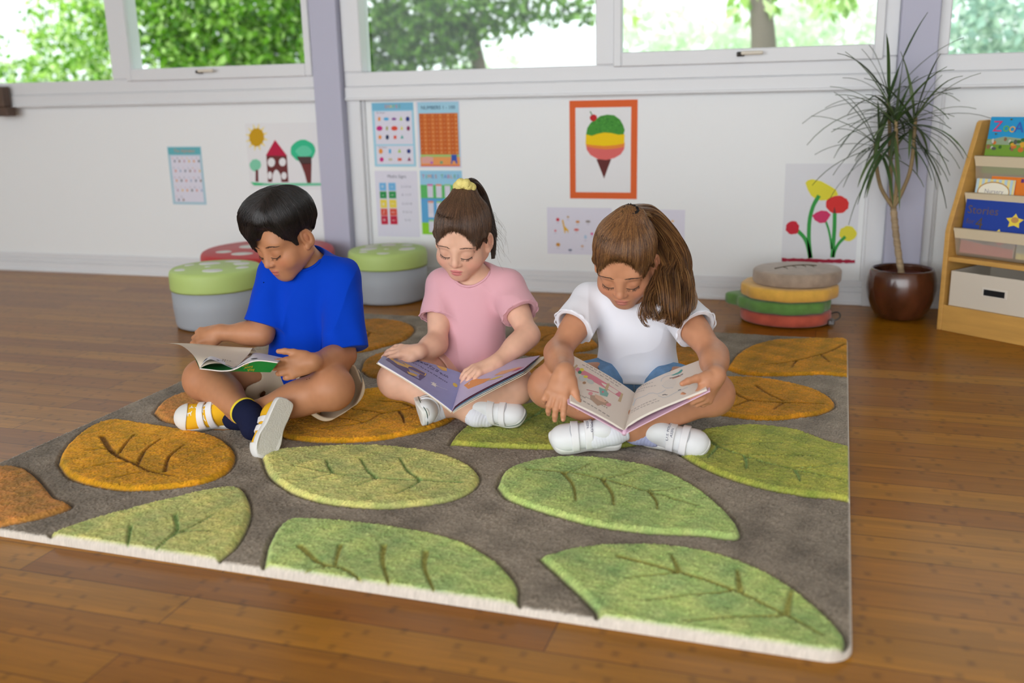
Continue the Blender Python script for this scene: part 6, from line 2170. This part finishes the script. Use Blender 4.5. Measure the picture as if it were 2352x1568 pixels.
# ================================================================== the girl in white
K = {}
pel = V3(-.455, 2.520, .112)
J = dict(pel=pel, hipR=pel + V3(-.062, -.03, -.01), hipL=pel + V3(.062, -.03, -.01), neck=V3(-.450, 2.436, .372),
         kneeR=atY(1262, 888, 2.235), ankR=atZ(1462, 988, .070), kneeL=atY(1636, 905, 2.285), ankL=atZ(1408, 988, .080),
         shR=V3(-.566, 2.436, .330), shL=V3(-.344, 2.436, .332), elbR=atY(1281, 810, 2.275), wrR=atY(1296, 858, 2.105), elbL=atY(1640, 815, 2.300), wrL=atY(1642, 866, 2.165))
J['footR'] = J['ankR'] + rt_ * .04 + V3(0, 0, -.01); J['footL'] = J['ankL'] - rt_ * .04 + V3(0, 0, -.012)
K.update(J=J, F=frame_from((.0, -.97, -.10), J['neck'] - pel), H=Frame((-.4625, 2.3640, .4600), (.0, -.85, -.53), (.02, -.52, .85), 1.02),
         neck_r=.034, arm=(.0330, .0310, .0220), leg=(.058, .049, .043, .029), skin=(198, 140, 106), lip=(186, 112, 102), blush=(212, 132, 104), nail=(232, 178, 160), brow=(66, 48, 42), hair_tint=(126, 86, 56), folds_h=(.0034, .05, .18))
cd = CAMD(pel)
K['handspec'] = [
    dict(wrist=J['wrR'], d=-rt * .22 + V3(0, -.45, -.80), back=cd * .75 + V3(0, 0, .45) - rt * .1, right=True, s=1.10, per=[(6, 16, 10), (10, 22, 14), (14, 30, 18), (20, 46, 26)], spread=7, thumb=(.86, .62, -.10), thumb_bend=.1),
    dict(wrist=J['wrL'], d=-rt * .42 + V3(0, -.45, -.80), back=rt * .66 + cd * .60 + V3(0, 0, -.05), right=False, s=1.06, per=[(46, 36, 20), (46, 36, 20), (46, 36, 20), (46, 36, 20)], spread=3, thumb=(.72, .70, -.30), thumb_bend=.15)]
girl2 = empty('person', tuple(pel * V3(1, 1, 0) + V3(0, 0, RUGZ)), 0, 'child with a long brown ponytail in a white t-shirt, bent over a picture book', 'person')
skin_body(K); body_mesh(K, girl2)
M_white = mat('white_ribbed', (236, 236, 244), .85, .15, bump=.15, bscale=500, stretch=(6, 6, .4), sheen=.2, bdist=.0006)
shirt(K, girl2, M_white, .005, [('R', .50, .048, .055, (-.004, 0, .002)), ('L', .50, .048, .055, (.004, 0, .002))], .008, .046, .0020,
      [(.02, (.108, .098, .10), (0, 0, 0)), (.42, (.094, .076, .11), (0, 0, 0)), (.74, (.100, .070, .10), (0, 0, 0))], trim=M_white)
M_denim = mat('denim', (112, 150, 190), .85, .15, bump=.3, bscale=900, var=.14, vscale=40, bdist=.0006)
d_o = shorts(K, girl2, M_denim, .010, .60, .068, .003)
f0 = pel + K['F'][:, 1] * .096 + V3(0, 0, .0)
mb = MB(); mb.tube([f0 + V3(.004, .0, .055), f0 + V3(.006, -.004, .02), f0 + V3(.010, .0, -.015)], .0035, 6); mb.build('fly_seam', mat('denim_seam', (150, 176, 206), .85), d_o)
H = K['H']
tie2 = (-.014, -.042, .104)
G2C = [(112, 74, 42), (136, 94, 54), (88, 56, 33), (160, 116, 70), (74, 48, 30), (124, 82, 46)]
pulled_hair(K, girl2, tie2, HL, G2C, 51, 4200, (92, 62, 40), extra=None)
rgh = np.random.default_rng(53)
g0 = H(-.016, -.050, .120)
L2 = [g0, atY(1490, 488, 2.46), atY(1530, 540, 2.45), atY(1552, 600, 2.40), atY(1550, 650, 2.35), atY(1536, 700, 2.31), atY(1522, 742, 2.30)]
tail('ponytail', girl2, L2, 2900, (.008, .017, .026, .034, .039, .038, .030), G2C, rgh, .020, 2.0, m=42, r0=.00065, r1=.0004, curl=.3, nl=26, tight=.30)
tail('curled_lock', girl2, [g0, atY(1500, 500, 2.47), atY(1545, 570, 2.43), atY(1572, 640, 2.38), atY(1580, 690, 2.36), atY(1560, 722, 2.34)], 260, (.006, .014, .020, .022, .018, .010), [(168, 130, 88), (150, 110, 72), (184, 146, 102)], rgh, .010, 1.9, m=30, curl=.4)
tail('curled_lock', girl2, [atY(1522, 590, 2.41), atY(1512, 640, 2.35), atY(1492, 680, 2.31), atY(1482, 720, 2.29), atY(1500, 748, 2.285)], 170, (.010, .014, .014, .012, .006), G2C, rgh, .009, 1.5, m=26, curl=.4)
t = np.linspace(0, 2 * PI, 60); f1, f2 = H.R[:, 0], H.R[:, 1]
mb = MB()
for k in range(16):
    q = k * 2 * PI / 16
    mb.tube([H(-.014, -.040, .1195) + (.0175 + .002 * math.sin(3 * q)) * (f1 * math.cos(q + u) + f2 * math.sin(q + u)) + H.R[:, 2] * .004 * math.sin(u * 30 + k) for u in np.linspace(0, .5, 8)], .0042, 6)
mb.build('hair_tie', mat('black_elastic', (24, 22, 24), .6), girl2)
ep = K['head'].project(H(-.0765, -.002, -.040)[None], .0008)[0]
mb = MB(); mb.lathe([(0, -.0022), (.0016, -.0016), (.0022, 0), (.0016, .0016), (0, .0022)], 10, o=tuple(ep)); mb.build('ear_stud', mat('silver_stud', (230, 220, 224), .15, metal=.9), girl2)
M_greyp = mat('grey_lining', (168, 172, 206), .7)
M_redp = mat('red_piping', (186, 40, 64), .6)
dL = -rt * 1.0 + V3(0, -.04, -.02); uL = cd * .74 + V3(0, 0, .62)
sL = shoe(girl2, 'shoe', atY(1352, 997, 2.150) - nrm(uL) * .040 - nrm(dL) * .028, dL, uL, .180, (M_wht, M_rub, M_strapw, {}), False, 'girl')
dR = rt * .86 + cd * .35 + V3(0, 0, -.16); uR = cd * .60 + V3(0, 0, .52) - rt * .42
sR = shoe(girl2, 'shoe', atY(1530, 1000, 2.21) - nrm(uR) * .038 - nrm(dR) * .028, dR, uR, .172, (M_wht, M_rub, M_strapw, {}), True, 'girl')
for S_, xs in ((sL, .030), (sR, .030)):
    base, W, B, k_ = S_['base'], S_['W'], S_['B'], S_['k']
    mb = MB()
    for row, (txt, size) in enumerate((('U.S. POLO', .0088), ('ASSN.', .0088))):
        v, f = text_mesh(txt, size)
        pts = []
        for a, b in v:
            x_, y_ = xs - .0035 + row * .0080 + .0, a * 1.0 - .004
            z0 = .075
            q = W((x_ + (b if False else -b * .8), y_, z0))
            for _ in range(14):
                z0 -= float(np.clip(base(W((x_ - b * .8, y_, z0))[None])[0] - .0047 * 1, -.01, .02)) * .8 / k_
            pts.append(W((x_ - b * .8, y_, z0)))
        mb.add(np.array(pts), f, 0)
    mb.build('strap_lettering', mat('navy_ink', (52, 58, 96), .6), S_['obj'])
v_ = nrm(J['ankL'] - J['kneeL'])
sock(girl2, [J['ankL'] - v_ * .030, J['ankL'], J['footL']], (.0345, .0345, .033), M_sockw)
v_ = nrm(J['ankR'] - J['kneeR'])
sock(girl2, [J['ankR'] - v_ * .012, J['ankR'], J['footR']], (.0335, .0335, .031), M_greyp)
# ------------------------------------------------------------------ open books
class Page:
    """curved page patch: u 0 at the spine, 1 at the fore-edge; v 0 near edge, 1 far edge"""

    def __init__(self, s0, s1, o0, o1, bulge=.0, bn=None, pw=.7):
        self.c = [np.asarray(q, float) for q in (s0, s1, o0, o1)]
        s0, s1, o0, o1 = self.c
        n = np.cross(o0 - s0, s1 - s0); n = nrm(n); self.n = n if n[2] > 0 else -n
        self.b, self.pw = bulge, pw

    def P(self, u, v, off=0.0):
        u = np.asarray(u, float)[..., None]; v = np.asarray(v, float)[..., None]
        s0, s1, o0, o1 = self.c
        p = (1 - u) * ((1 - v) * s0 + v * s1) + u * ((1 - v) * o0 + v * o1)
        uc = np.clip(u, 0, 1)
        return p + self.n * (self.b * np.sin(PI * uc ** self.pw) + off)

    def slab(self, mb, o_top, o_bot, m=0, u0=0., u1=1., v0=0., v1=1., nu=18, nv=8, sm=True):
        u, v = np.meshgrid(np.linspace(u0, u1, nu), np.linspace(v0, v1, nv), indexing='ij')
        f_t = o_top(u) if callable(o_top) else o_top + 0 * u
        f_b = o_bot(u) if callable(o_bot) else o_bot + 0 * u
        s0 = self.P(u, v) + self.n * f_t[..., None]; s1 = self.P(u, v) + self.n * f_b[..., None]
        V = np.concatenate([s0.reshape(-1, 3), s1.reshape(-1, 3)]); N = nu * nv
        I = np.arange(N).reshape(nu, nv)
        F = [(I[i, j], I[i + 1, j], I[i + 1, j + 1], I[i, j + 1]) for i in range(nu - 1) for j in range(nv - 1)]
        F2 = [tuple(N + k for k in f[::-1]) for f in F]
        mb.add(V, F + F2, m, sm)
        E = []
        for i in range(nu - 1):
            E += [(I[i + 1, 0], I[i, 0], N + I[i, 0], N + I[i + 1, 0]), (I[i, -1], I[i + 1, -1], N + I[i + 1, -1], N + I[i, -1])]
        for j in range(nv - 1):
            E += [(I[0, j], I[0, j + 1], N + I[0, j + 1], N + I[0, j]), (I[-1, j + 1], I[-1, j], N + I[-1, j], N + I[-1, j + 1])]
        mb.add(V, E, m, False)
        return mb

    def print(self, items, name, parent, px, sub=True):
        """items: (kind, data, colour, layer); px maps picture points to (u, v)"""
        mb = MB(); mats = []
        for pts, c, ly in items:
            m = pmat(c)
            if m not in mats:
                mats.append(m)
            Q = np.array([px(*p) for p in pts])
            Q = np.clip(Q, .01, .99)
            P = self.P(Q[:, 0], Q[:, 1], .00030 + .00012 * ly)
            cc = Q.mean(0); Cn = self.P(cc[:1], cc[1:], .00030 + .00012 * ly)
            n = len(P)
            if n > 5:
                V = np.vstack([P, Cn.reshape(1, 3)]); mb.add(V, [(i, (i + 1) % n, n) for i in range(n)], mats.index(m))
            else:
                mb.add(P, [tuple(range(n))], mats.index(m))
        return mb.build(name, mats, parent)


def inv_bilinear(c00, c01, c10, c11):
    """picture -> (u, v) for corner picture points spine-near, spine-far, fore-near, fore-far"""
    A = [np.asarray(q, float) for q in (c00, c01, c10, c11)]

    def f(x, y):
        u, v = .5, .5
        for _ in range(20):
            p = (1 - u) * ((1 - v) * A[0] + v * A[1]) + u * ((1 - v) * A[2] + v * A[3]) - (x, y)
            du = -((1 - v) * A[0] + v * A[1]) + ((1 - v) * A[2] + v * A[3]); dv = (1 - u) * (A[1] - A[0]) + u * (A[3] - A[2])
            det = du[0] * dv[1] - du[1] * dv[0]
            u -= (p[0] * dv[1] - p[1] * dv[0]) / det; v -= (du[0] * p[1] - du[1] * p[0]) / det
        return u, v
    return f


def line_px(pts, w):
    P = spline(pts, 10); T = np.gradient(P, axis=0); T /= np.linalg.norm(T, axis=1)[:, None]
    n = np.c_[-T[:, 1], T[:, 0]] * w / 2
    out = []
    for i in range(len(P) - 1):
        out.append([P[i] - n[i], P[i + 1] - n[i + 1], P[i + 1] + n[i + 1], P[i] + n[i]])
    return out


def greek(a, b, n, w, seed, gap=.3):
    """a row of small illegible word marks from a to b"""
    rg = np.random.default_rng(seed); a, b = np.array(a, float), np.array(b, float)
    out = []; t = 0; L = np.linalg.norm(b - a); d = (b - a) / L; nn = np.array([-d[1], d[0]])
    while t < L:
        l = rg.uniform(.5, 1.3) * L / n
        k = max(2, int(l / (w * 1.1)))
        for i in range(k):
            p = a + d * (t + l * (1 - gap) * i / k); h = w * rg.uniform(.5, 1.0)
            e = p + d * l * (1 - gap) / k * .62
            out.append([p - nn * h / 2, e - nn * h / 2, e + nn * h / 2, p + nn * h / 2])
        t += l
    return out


def ellp(x, y, rx, ry, rot=0, n=14):
    t = np.linspace(0, 2 * PI, n, endpoint=False); c, s = math.cos(rot), math.sin(rot)
    return [(x + rx * math.cos(q) * c - ry * math.sin(q) * s, y + rx * math.cos(q) * s + ry * math.sin(q) * c) for q in t]


# ---------------- book of the girl in white: pale hardback
SB, ST, BL, TL, BR, TR = atY(1434, 988, 2.095), atY(1458, 902, 2.285), atY(1311, 921, 2.055), atY(1305, 810, 2.235), atY(1622, 893, 2.110), atY(1617, 823, 2.30)
bk = empty('open_picture_book', tuple(SB), 0, 'open pale pink hardback picture book held by the child in white', 'book')
M_pg = mat('cream_page', (232, 220, 210), .6, .25)
M_edge = mat('page_edges', (236, 226, 222), .7)
M_pcov = mat('pink_hardcover', (226, 186, 208), .4)
gl = Page(SB, ST, BL, TL, .004, pw=.75); gr_ = Page(SB, ST, BR, TR, .012, pw=.55)
for pg, t in ((gl, .0050), (gr_, .0050)):
    m = MB(); pg.slab(m, 0.0, lambda u, t=t: -t * np.clip(u * 12, 0, 1)); m.build('page_block', M_pg, bk)
    flat = Page(*pg.c, bulge=.001); m = MB()
    flat.slab(m, -.0062, -.0088, u0=0, u1=1.025, v0=-.018, v1=1.018); m.build('cover_board', M_pcov, bk)
m = MB(); dv = ST - SB
m.tube([SB - dv * .018 - V3(0, 0, .007), ST + dv * .018 - V3(0, 0, .007)], .0055, 8); m.build('book_spine', M_pcov, bk)
O3 = lambda x, y: (1210 + x / 4.8, 760 + y / 4.8)
pxl = inv_bilinear((1434, 988), (1458, 902), (1311, 921), (1305, 810)); pxr = inv_bilinear((1434, 988), (1458, 902), (1622, 893), (1617, 823))
PINK, TANP = (222, 140, 156), (206, 180, 146)
it = [([O3(*q) for q in [(528, 434), (556, 410), (640, 455), (760, 525), (900, 615), (1045, 706), (1014, 750), (870, 662), (700, 562), (560, 470)]], PINK, 1)]
for q in ([(514, 412), (544, 378), (560, 390), (530, 428)], [(874, 594), (902, 598), (870, 692), (834, 682)], [(1030, 700), (1054, 708), (1024, 802), (992, 792)]):
    it.append(([O3(*p) for p in q], TANP, 2))
it += [([O3(*q) for q in [(782, 638), (820, 655), (852, 664), (888, 712), (872, 748), (796, 726)]], (140, 186, 178), 3), (ellp(*O3(600, 440), 5, 4), (232, 214, 90), 2), (ellp(*O3(578, 468), 4, 4), (80, 140, 110), 3), (ellp(*O3(640, 520), 5, 3), (232, 214, 90), 3),
       (ellp(*O3(612, 534), 10, 7), (206, 208, 206), 2), (ellp(*O3(690, 575), 9, 5, .5), (204, 208, 204), 2), (ellp(*O3(626, 588), 4, 3), (176, 140, 110), 3),
       ([O3(*q) for q in [(690, 722), (760, 735), (830, 765), (880, 800), (912, 838), (884, 852), (820, 830), (770, 842), (726, 800), (690, 765)]], (190, 160, 140), 2), ([O3(*q) for q in [(740, 716), (810, 745), (868, 792), (850, 812), (790, 790), (740, 752)]], (226, 188, 166), 3),
       (ellp(*O3(692, 708), 5, 4), (228, 160, 166), 3), (ellp(*O3(888, 834), 6, 4), (226, 160, 166), 4), (ellp(*O3(850, 790), 1, 1), (60, 80, 100), 5), (ellp(*O3(824, 694), 2.5, 2), (222, 120, 140), 5)]
for seg in line_px([O3(650, 664), O3(780, 700)], 1.2):
    it.append((seg, (206, 80, 110), 3))
INK = (120, 110, 110)
for k, (a, b) in enumerate((((650, 378), (996, 590)), ((606, 380), (1000, 628)), ((640, 740), (880, 872)), ((506, 712), (884, 950)))):
    for s_ in greek(O3(*a), O3(*b), 9, 2.2, k):
        it.append((s_, INK, 1))
gl.print(it, 'page_print', bk, pxl)
# the one line that can be read, upright for the reader
v, f = text_mesh('We have to go', .0135)
uv = np.array([pxl(*O3(560 + (175 - a / .0135 * 26) * 0 , 0)) for a in [0]])
a0, a1 = np.array(pxl(*O3(640, 752))), np.array(pxl(*O3(486, 664)))
du = a1 - a0; Lw = v[:, 0].max() - v[:, 0].min()
tt = (v[:, 0] - v[:, 0].min()) / Lw
pv = np.array(pxl(*O3(640, 800))) - np.array(pxl(*O3(652, 778)))
vv = v[:, 1] / .0135
Q = a0 + tt[:, None] * du - vv[:, None] * pv * -.75
mb = MB(); mb.add(gl.P(Q[:, 0], Q[:, 1], .0005), f, 0); mb.build('page_lettering', pmat((70, 64, 66)), bk)
it = []
FA = (206, 204, 206)
for pts, w_, c in (([(1510, 600), (1525, 560), (1580, 530), (1660, 510), (1740, 520)], 1.6, FA), ([(1180, 850), (1230, 790), (1320, 770), (1400, 730), (1480, 740), (1560, 690)], 1.6, FA), ([(1480, 760), (1560, 770), (1680, 700), (1790, 640)], 1.4, FA),
                   ([(1260, 620), (1330, 560), (1440, 520), (1560, 480), (1610, 480), (1600, 500), (1560, 500)], 1.4, (204, 212, 216)), ([(1520, 640), (1560, 670), (1640, 660)], 1.4, FA), ([(1560, 745), (1580, 740)], 1.4, (110, 100, 100)), ([(1690, 685), (1720, 672)], 1.6, (100, 96, 100)), ([(1525, 748), (1562, 738)], 1.6, (100, 96, 100)),
                   ([(1600, 558), (1670, 535), (1740, 498)], 1.4, (110, 96, 96)), ([(1630, 562), (1720, 520)], 1.2, (200, 120, 90)), ([(1190, 860), (1210, 800), (1200, 770)], 3, (214, 216, 220))):
    for seg in line_px([O3(*q) for q in pts], w_):
        it.append((seg, c, 1))
it.append(([O3(*q) for q in [(1618, 524), (1660, 500), (1700, 478), (1722, 448), (1738, 452), (1722, 482), (1700, 498), (1640, 524)]], (96, 166, 160), 2))
it.append((ellp(*O3(1600, 620), 16, 10, -.5), (226, 216, 208), 1))
for k, (a, b) in enumerate((((1240, 650), (1350, 622)), ((1230, 668), (1430, 606)), ((1220, 690), (1440, 650)), ((1210, 712), (1320, 700)), ((1170, 918), (1450, 800)), ((1170, 940), (1480, 815)))):
    for s_ in greek(O3(*a), O3(*b), 6, 1.8, 20 + k):
        it.append((s_, (150, 142, 142), 1))
gr_.print(it, 'page_print', bk, pxr)

# ---------------- book of the girl in pink: lavender paperback
SB, ST, BL, TL, BR, TR = atY(1038, 943, 2.105), atY(1064, 858, 2.275), atY(868, 830, 2.135), atY(884, 812, 2.315), atY(1203, 846, 2.195), atY(1240, 816, 2.335)
bk = empty('open_picture_book', tuple(SB), 0, 'open purple paperback picture book held by the child in pink', 'book')
M_lavp = mat('lavender_page', (150, 152, 200), .45, .3, var=.10, vscale=9)
M_lavq = mat('pinkish_page', (190, 174, 204), .45, .3, var=.10, vscale=9)
M_cream = mat('cream_cover', (226, 212, 190), .5)
M_maroon = mat('maroon_page', (110, 52, 74), .5)
M_bluep = mat('pale_blue_page', (150, 176, 200), .5)
pl = Page(SB, ST, BL, TL, .006, pw=.8); pr = Page(SB, ST, BR, TR, .010, pw=.5)
m = MB(); pl.slab(m, 0, -.0014); m.build('page', M_lavp, bk)
m = MB(); pl.slab(m, -.0016, lambda u: -.0042 - .002 * u, u1=.995); m.build('page_block', M_edge, bk)
m = MB(); pl.slab(m, lambda u: -.0044 - .002 * u, lambda u: -.0056 - .002 * u, u1=1.01, v0=-.012, v1=1.01); m.build('cover', M_cream, bk)
m = MB(); pr.slab(m, 0, -.0008); m.build('page', M_lavq, bk)
for k, (mm, b_) in enumerate(((M_maroon, .0085), (M_bluep, .0055), (M_edge, .004))):
    q = Page(SB, ST, BR - V3(0, 0, .0022 * (k + 1)), TR - V3(0, 0, .0022 * (k + 1)), b_, pw=.55)
    m = MB(); q.slab(m, -.0014 * (k + 1), -.0014 * (k + 1) - .0010, u1=.99); m.build('page', mm, bk)
q = Page(SB, ST, BR - V3(0, 0, .009), TR + V3(.012, .0, .004), .003, pw=.6)
m = MB(); q.slab(m, -.0060, -.0072, v0=-.012, v1=1.01, u1=1.02); m.build('cover', M_cream, bk)
O2 = lambda x, y: (850 + x / 5.6, 740 + y / 5.6)
pxl = inv_bilinear((1038, 943), (1064, 858), (868, 830), (884, 812)); pxr = inv_bilinear((1038, 943), (1064, 858), (1203, 846), (1240, 816))
it = [([O2(*q) for q in [(196, 488), (262, 452), (420, 530), (560, 602), (725, 694), (700, 735), (640, 778), (480, 690), (330, 590)]], (104, 92, 132), 1),
      ([O2(*q) for q in [(240, 470), (268, 456), (420, 532), (560, 605), (722, 694), (705, 722), (600, 680), (470, 610), (350, 560)]], (220, 184, 116), 2),
      ([O2(*q) for q in [(470, 655), (500, 668), (560, 690), (606, 712), (590, 726), (540, 715), (490, 690)]], (214, 176, 100), 3),
      ([O2(*q) for q in [(850, 578), (880, 574), (984, 606), (986, 652), (930, 645), (880, 612)]], (224, 176, 104), 2),
      (ellp(*O2(1090, 822), 6, 4, .6), (216, 182, 96), 2), (ellp(*O2(1150, 862), 6, 3, -.7), (220, 188, 110), 3), (ellp(*O2(1160, 830), 5, 2.5, -.3), (150, 150, 110), 4)]
st = np.array([(770, 800), (805, 808), (815, 800), (825, 815), (850, 820), (838, 838), (872, 852), (836, 850), (842, 868), (815, 850), (778, 832), (800, 822)])
it.append(([O2(*q) for q in st], (232, 226, 226), 2))
for seg in line_px([O2(850, 850), O2(920, 872), O2(990, 892)], .8):
    it.append((seg, (190, 190, 214), 2))
for k, (a, b) in enumerate((((500, 520), (660, 600)), ((600, 515), (790, 590)), ((650, 540), (880, 650)), ((660, 610), (850, 720)), ((740, 610), (1000, 720)), ((880, 740), (990, 800)), ((900, 690), (1000, 735)))):
    for s_ in greek(O2(*a), O2(*b), 5, 2.2, 40 + k):
        it.append((s_, (66, 62, 96), 1))
pl.print(it, 'page_print', bk, pxl)
uvid = lambda a, b: (a, b)
it = [([(.10, .52), (.20, .30), (.42, .26), (.50, .34), (.36, .46), (.22, .60)], (226, 150, 96), 1), ([(.52, .42), (.66, .30), (.86, .28), (.90, .36), (.74, .46), (.60, .52)], (226, 168, 132), 1),
      ([(.44, .30), (.58, .20), (.70, .18), (.60, .28)], (220, 190, 90), 2), ([(.78, .22), (.90, .16), (.97, .20), (.86, .27)], (214, 80, 110), 2), ([(.06, .80), (.16, .74), (.22, .84), (.12, .92)], (222, 184, 110), 1)]
pr.print(it, 'page_print', bk, uvid)

# ---------------- book of the boy: green paperback, one sheet being turned
bk = empty('open_picture_book', tuple(atY(536, 848, 1.985)), 0, 'green backed paperback on the lap of the child in blue, one page lifted', 'book')
O1 = lambda x, y, Y: atY(340 + x / 4.48, 700 + y / 4.48, Y)
M_crm = mat('cream_sheet', (242, 228, 208), .6, .2, trans=.15)
M_sht = mat('white_sheet', (232, 232, 238), .55, .25)
M_grn = mat('green_cover', (16, 122, 52), .4)


def ruled(near, far, n=24, m_=10, th=.0006):
    A, B = spline(near, n), spline(far, n)
    t = np.linspace(0, 1, m_)[None, :, None]
    G = A[:, None] * (1 - t) + B[:, None] * t
    V = G.reshape(-1, 3); I = np.arange(n * m_).reshape(n, m_)
    F = [(I[i, j], I[i + 1, j], I[i + 1, j + 1], I[i, j + 1]) for i in range(n - 1) for j in range(m_ - 1)]
    mb = MB(); mb.add(V, F, 0, True)
    nn = np.cross(G[n // 2, 1] - G[n // 2, 0], G[n // 2 + 1, 0] - G[n // 2, 0]); nn = nrm(nn) * (1 if nn[2] > 0 else -1)
    mb.add(V - nn * th, [f[::-1] for f in F], 0, True)
    return mb, G, nn


# left cover with a few sheets, lying over the knee and curling up at the left
near = [O1(532, 655, 1.990), O1(620, 668, 1.985), O1(760, 680, 1.985), O1(900, 668, 1.985)]
far = [O1(470, 520, 2.16), O1(640, 520, 2.17), O1(820, 520, 2.18), O1(1000, 515, 2.18)]
mb, _, _ = ruled(near, far, th=.0014); mb.build('cover', M_grn, bk)
near = [O1(534, 648, 1.990), O1(580, 590, 1.992), O1(640, 560, 1.995), O1(720, 585, 1.99), O1(820, 630, 1.988), O1(890, 660, 1.986)]
far = [O1(480, 505, 2.16), O1(560, 480, 2.17), O1(640, 470, 2.17), O1(760, 490, 2.18), O1(880, 500, 2.18), O1(1000, 505, 2.18)]
mb, G, nn = ruled(near, far, n=30); mb.build('page', M_sht, bk)
mb = MB()
for a, b, c, d, i0 in ((.32, .02, .75, .30, 0),):
    pass
mb2 = MB()
for (u0, v0, r_, sx) in ((.20, .15, .010, 1.4), (.62, .12, .005, 1)):
    i = int(u0 * 29); j = int(v0 * 9)
    cc = G[i, j] + nn * .0012; e1 = nrm(G[i + 1, j] - G[i, j]); e2 = nrm(G[i, j + 1] - G[i, j])
    t = np.linspace(0, 2 * PI, 14, endpoint=False)
    mb2.add([cc + e1 * r_ * sx * math.cos(q) + e2 * r_ * math.sin(q) for q in t], [tuple(range(14))], 0)
mb2.build('page_print', pmat((66, 70, 96)), bk)
# the big cream sheet being turned by the right hand
near = [O1(532, 652, 1.988), O1(500, 560, 2.00), O1(430, 480, 2.03), O1(330, 415, 2.06), O1(180, 395, 2.09), O1(28, 402, 2.12)]
near = near[::-1]
# sheet as ruled surface: fore-edge (left) to spine (right)
fore = [O1(28, 402, 2.13), O1(180, 394, 2.10), O1(330, 412, 2.065), O1(440, 490, 2.025), O1(500, 570, 2.005), O1(533, 652, 1.990)]
spin = [O1(1118, 482, 2.175), O1(1080, 440, 2.16), O1(1040, 500, 2.13), O1(980, 565, 2.08), O1(930, 620, 2.03), O1(880, 642, 1.992)]
mid = [O1(560, 404, 2.15), O1(600, 420, 2.135), O1(640, 470, 2.10), O1(680, 530, 2.06), O1(690, 565, 2.03), O1(690, 600, 1.996)]
A, Bm, Cs = spline(fore, 24), spline(mid, 24), spline(spin, 24)
t = np.linspace(0, 1, 22)
G = np.stack([A * ((1 - q) * (1 - 2 * q)) + Bm * (4 * q * (1 - q)) + Cs * (q * (2 * q - 1)) for q in t], 1)
I = np.arange(24 * 22).reshape(24, 22)
F = [(I[i, j], I[i, j + 1], I[i + 1, j + 1], I[i + 1, j]) for i in range(23) for j in range(21)]
mb = MB(); mb.add(G.reshape(-1, 3), F, 0, True); mb.add(G.reshape(-1, 3) - V3(0, -.0004, .0006), [f[::-1] for f in F], 0, True)
sheet = mb.build('turned_page', M_crm, bk)
mb = MB()
for k in range(3):
    i, j0 = 17 + k * 2, 14 - k
    for w_ in range(4 - k):
        p0 = G[i, j0 + w_] + V3(0, -.0012, .0012); p1 = G[i, j0 + w_] * .45 + G[i, j0 + w_ + 1] * .55 + V3(0, -.0012, .0012)
        e = V3(0, .0006, .0016)
        mb.add([p0, p1, p1 + e, p0 + e], [(0, 1, 2, 3)], 0)
mb.build('page_print', pmat((130, 120, 112)), bk)
# right half: white pages over the green cover
near = [O1(890, 655, 1.988), O1(990, 600, 1.99), O1(1140, 572, 1.99), O1(1330, 588, 1.985)]
far = [O1(1000, 560, 2.12), O1(1060, 520, 2.16), O1(1112, 490, 2.175), O1(1400, 545, 2.10)]
mb, G2, n2 = ruled(near, far, n=20, th=.0022); mb.build('page_block', M_sht, bk)
i, j = 11, 2
t = np.linspace(0, 2 * PI, 14, endpoint=False); cc = G2[i, j] + n2 * .001; e1 = nrm(G2[i + 1, j] - G2[i, j]); e2 = nrm(G2[i, j + 1] - G2[i, j])
mb = MB(); mb.add([cc + e1 * .011 * math.cos(q) + e2 * .011 * math.sin(q) for q in t], [tuple(range(14))], 0); mb.build('page_print', pmat((24, 26, 34)), bk)
# green outside of the back cover, hanging towards the camera
up_ = [O1(800, 684, 1.984), O1(900, 664, 1.983), O1(1010, 606, 1.983), O1(1140, 576, 1.983), O1(1335, 598, 1.980)]
lo_ = [O1(840, 684, 1.990), O1(930, 682, 1.995), O1(1030, 684, 2.0), O1(1140, 688, 2.0), O1(1260, 690, 2.0)]
mb, G3, n3 = ruled(up_, lo_, n=20, th=.0010)
cv = mb.build('cover', M_grn, bk)
mb = MB(); mb.tube(spline([O1(534, 656, 1.988), O1(640, 668, 1.983), O1(760, 680, 1.982), O1(880, 666, 1.982), O1(1010, 604, 1.982), O1(1140, 573, 1.982), O1(1335, 594, 1.979)], 30), .0016, 6)
mb.build('page_edge', M_edge, bk)
mb = MB()
for k, (tx, u, v, sz) in enumerate((('with', .50, .22, .013), ('jenny', .56, .52, .013), ('play', .62, .82, .013))):
    vv_, ff = text_mesh(tx, sz)
    base = G3[int(u * 19), int(v * 9)]; ex = nrm(G3[int(u * 19) + 2, int(v * 9)] - base); ey = nrm(G3[int(u * 19), 0] - G3[int(u * 19), -1])
    cd_ = CAMD(base)
    mb.add(base + cd_ * .003 + vv_[:, :1] * ex + vv_[:, 1:2] * ey, ff, 0)
mb.build('cover_lettering', pmat((196, 160, 40)), bk)
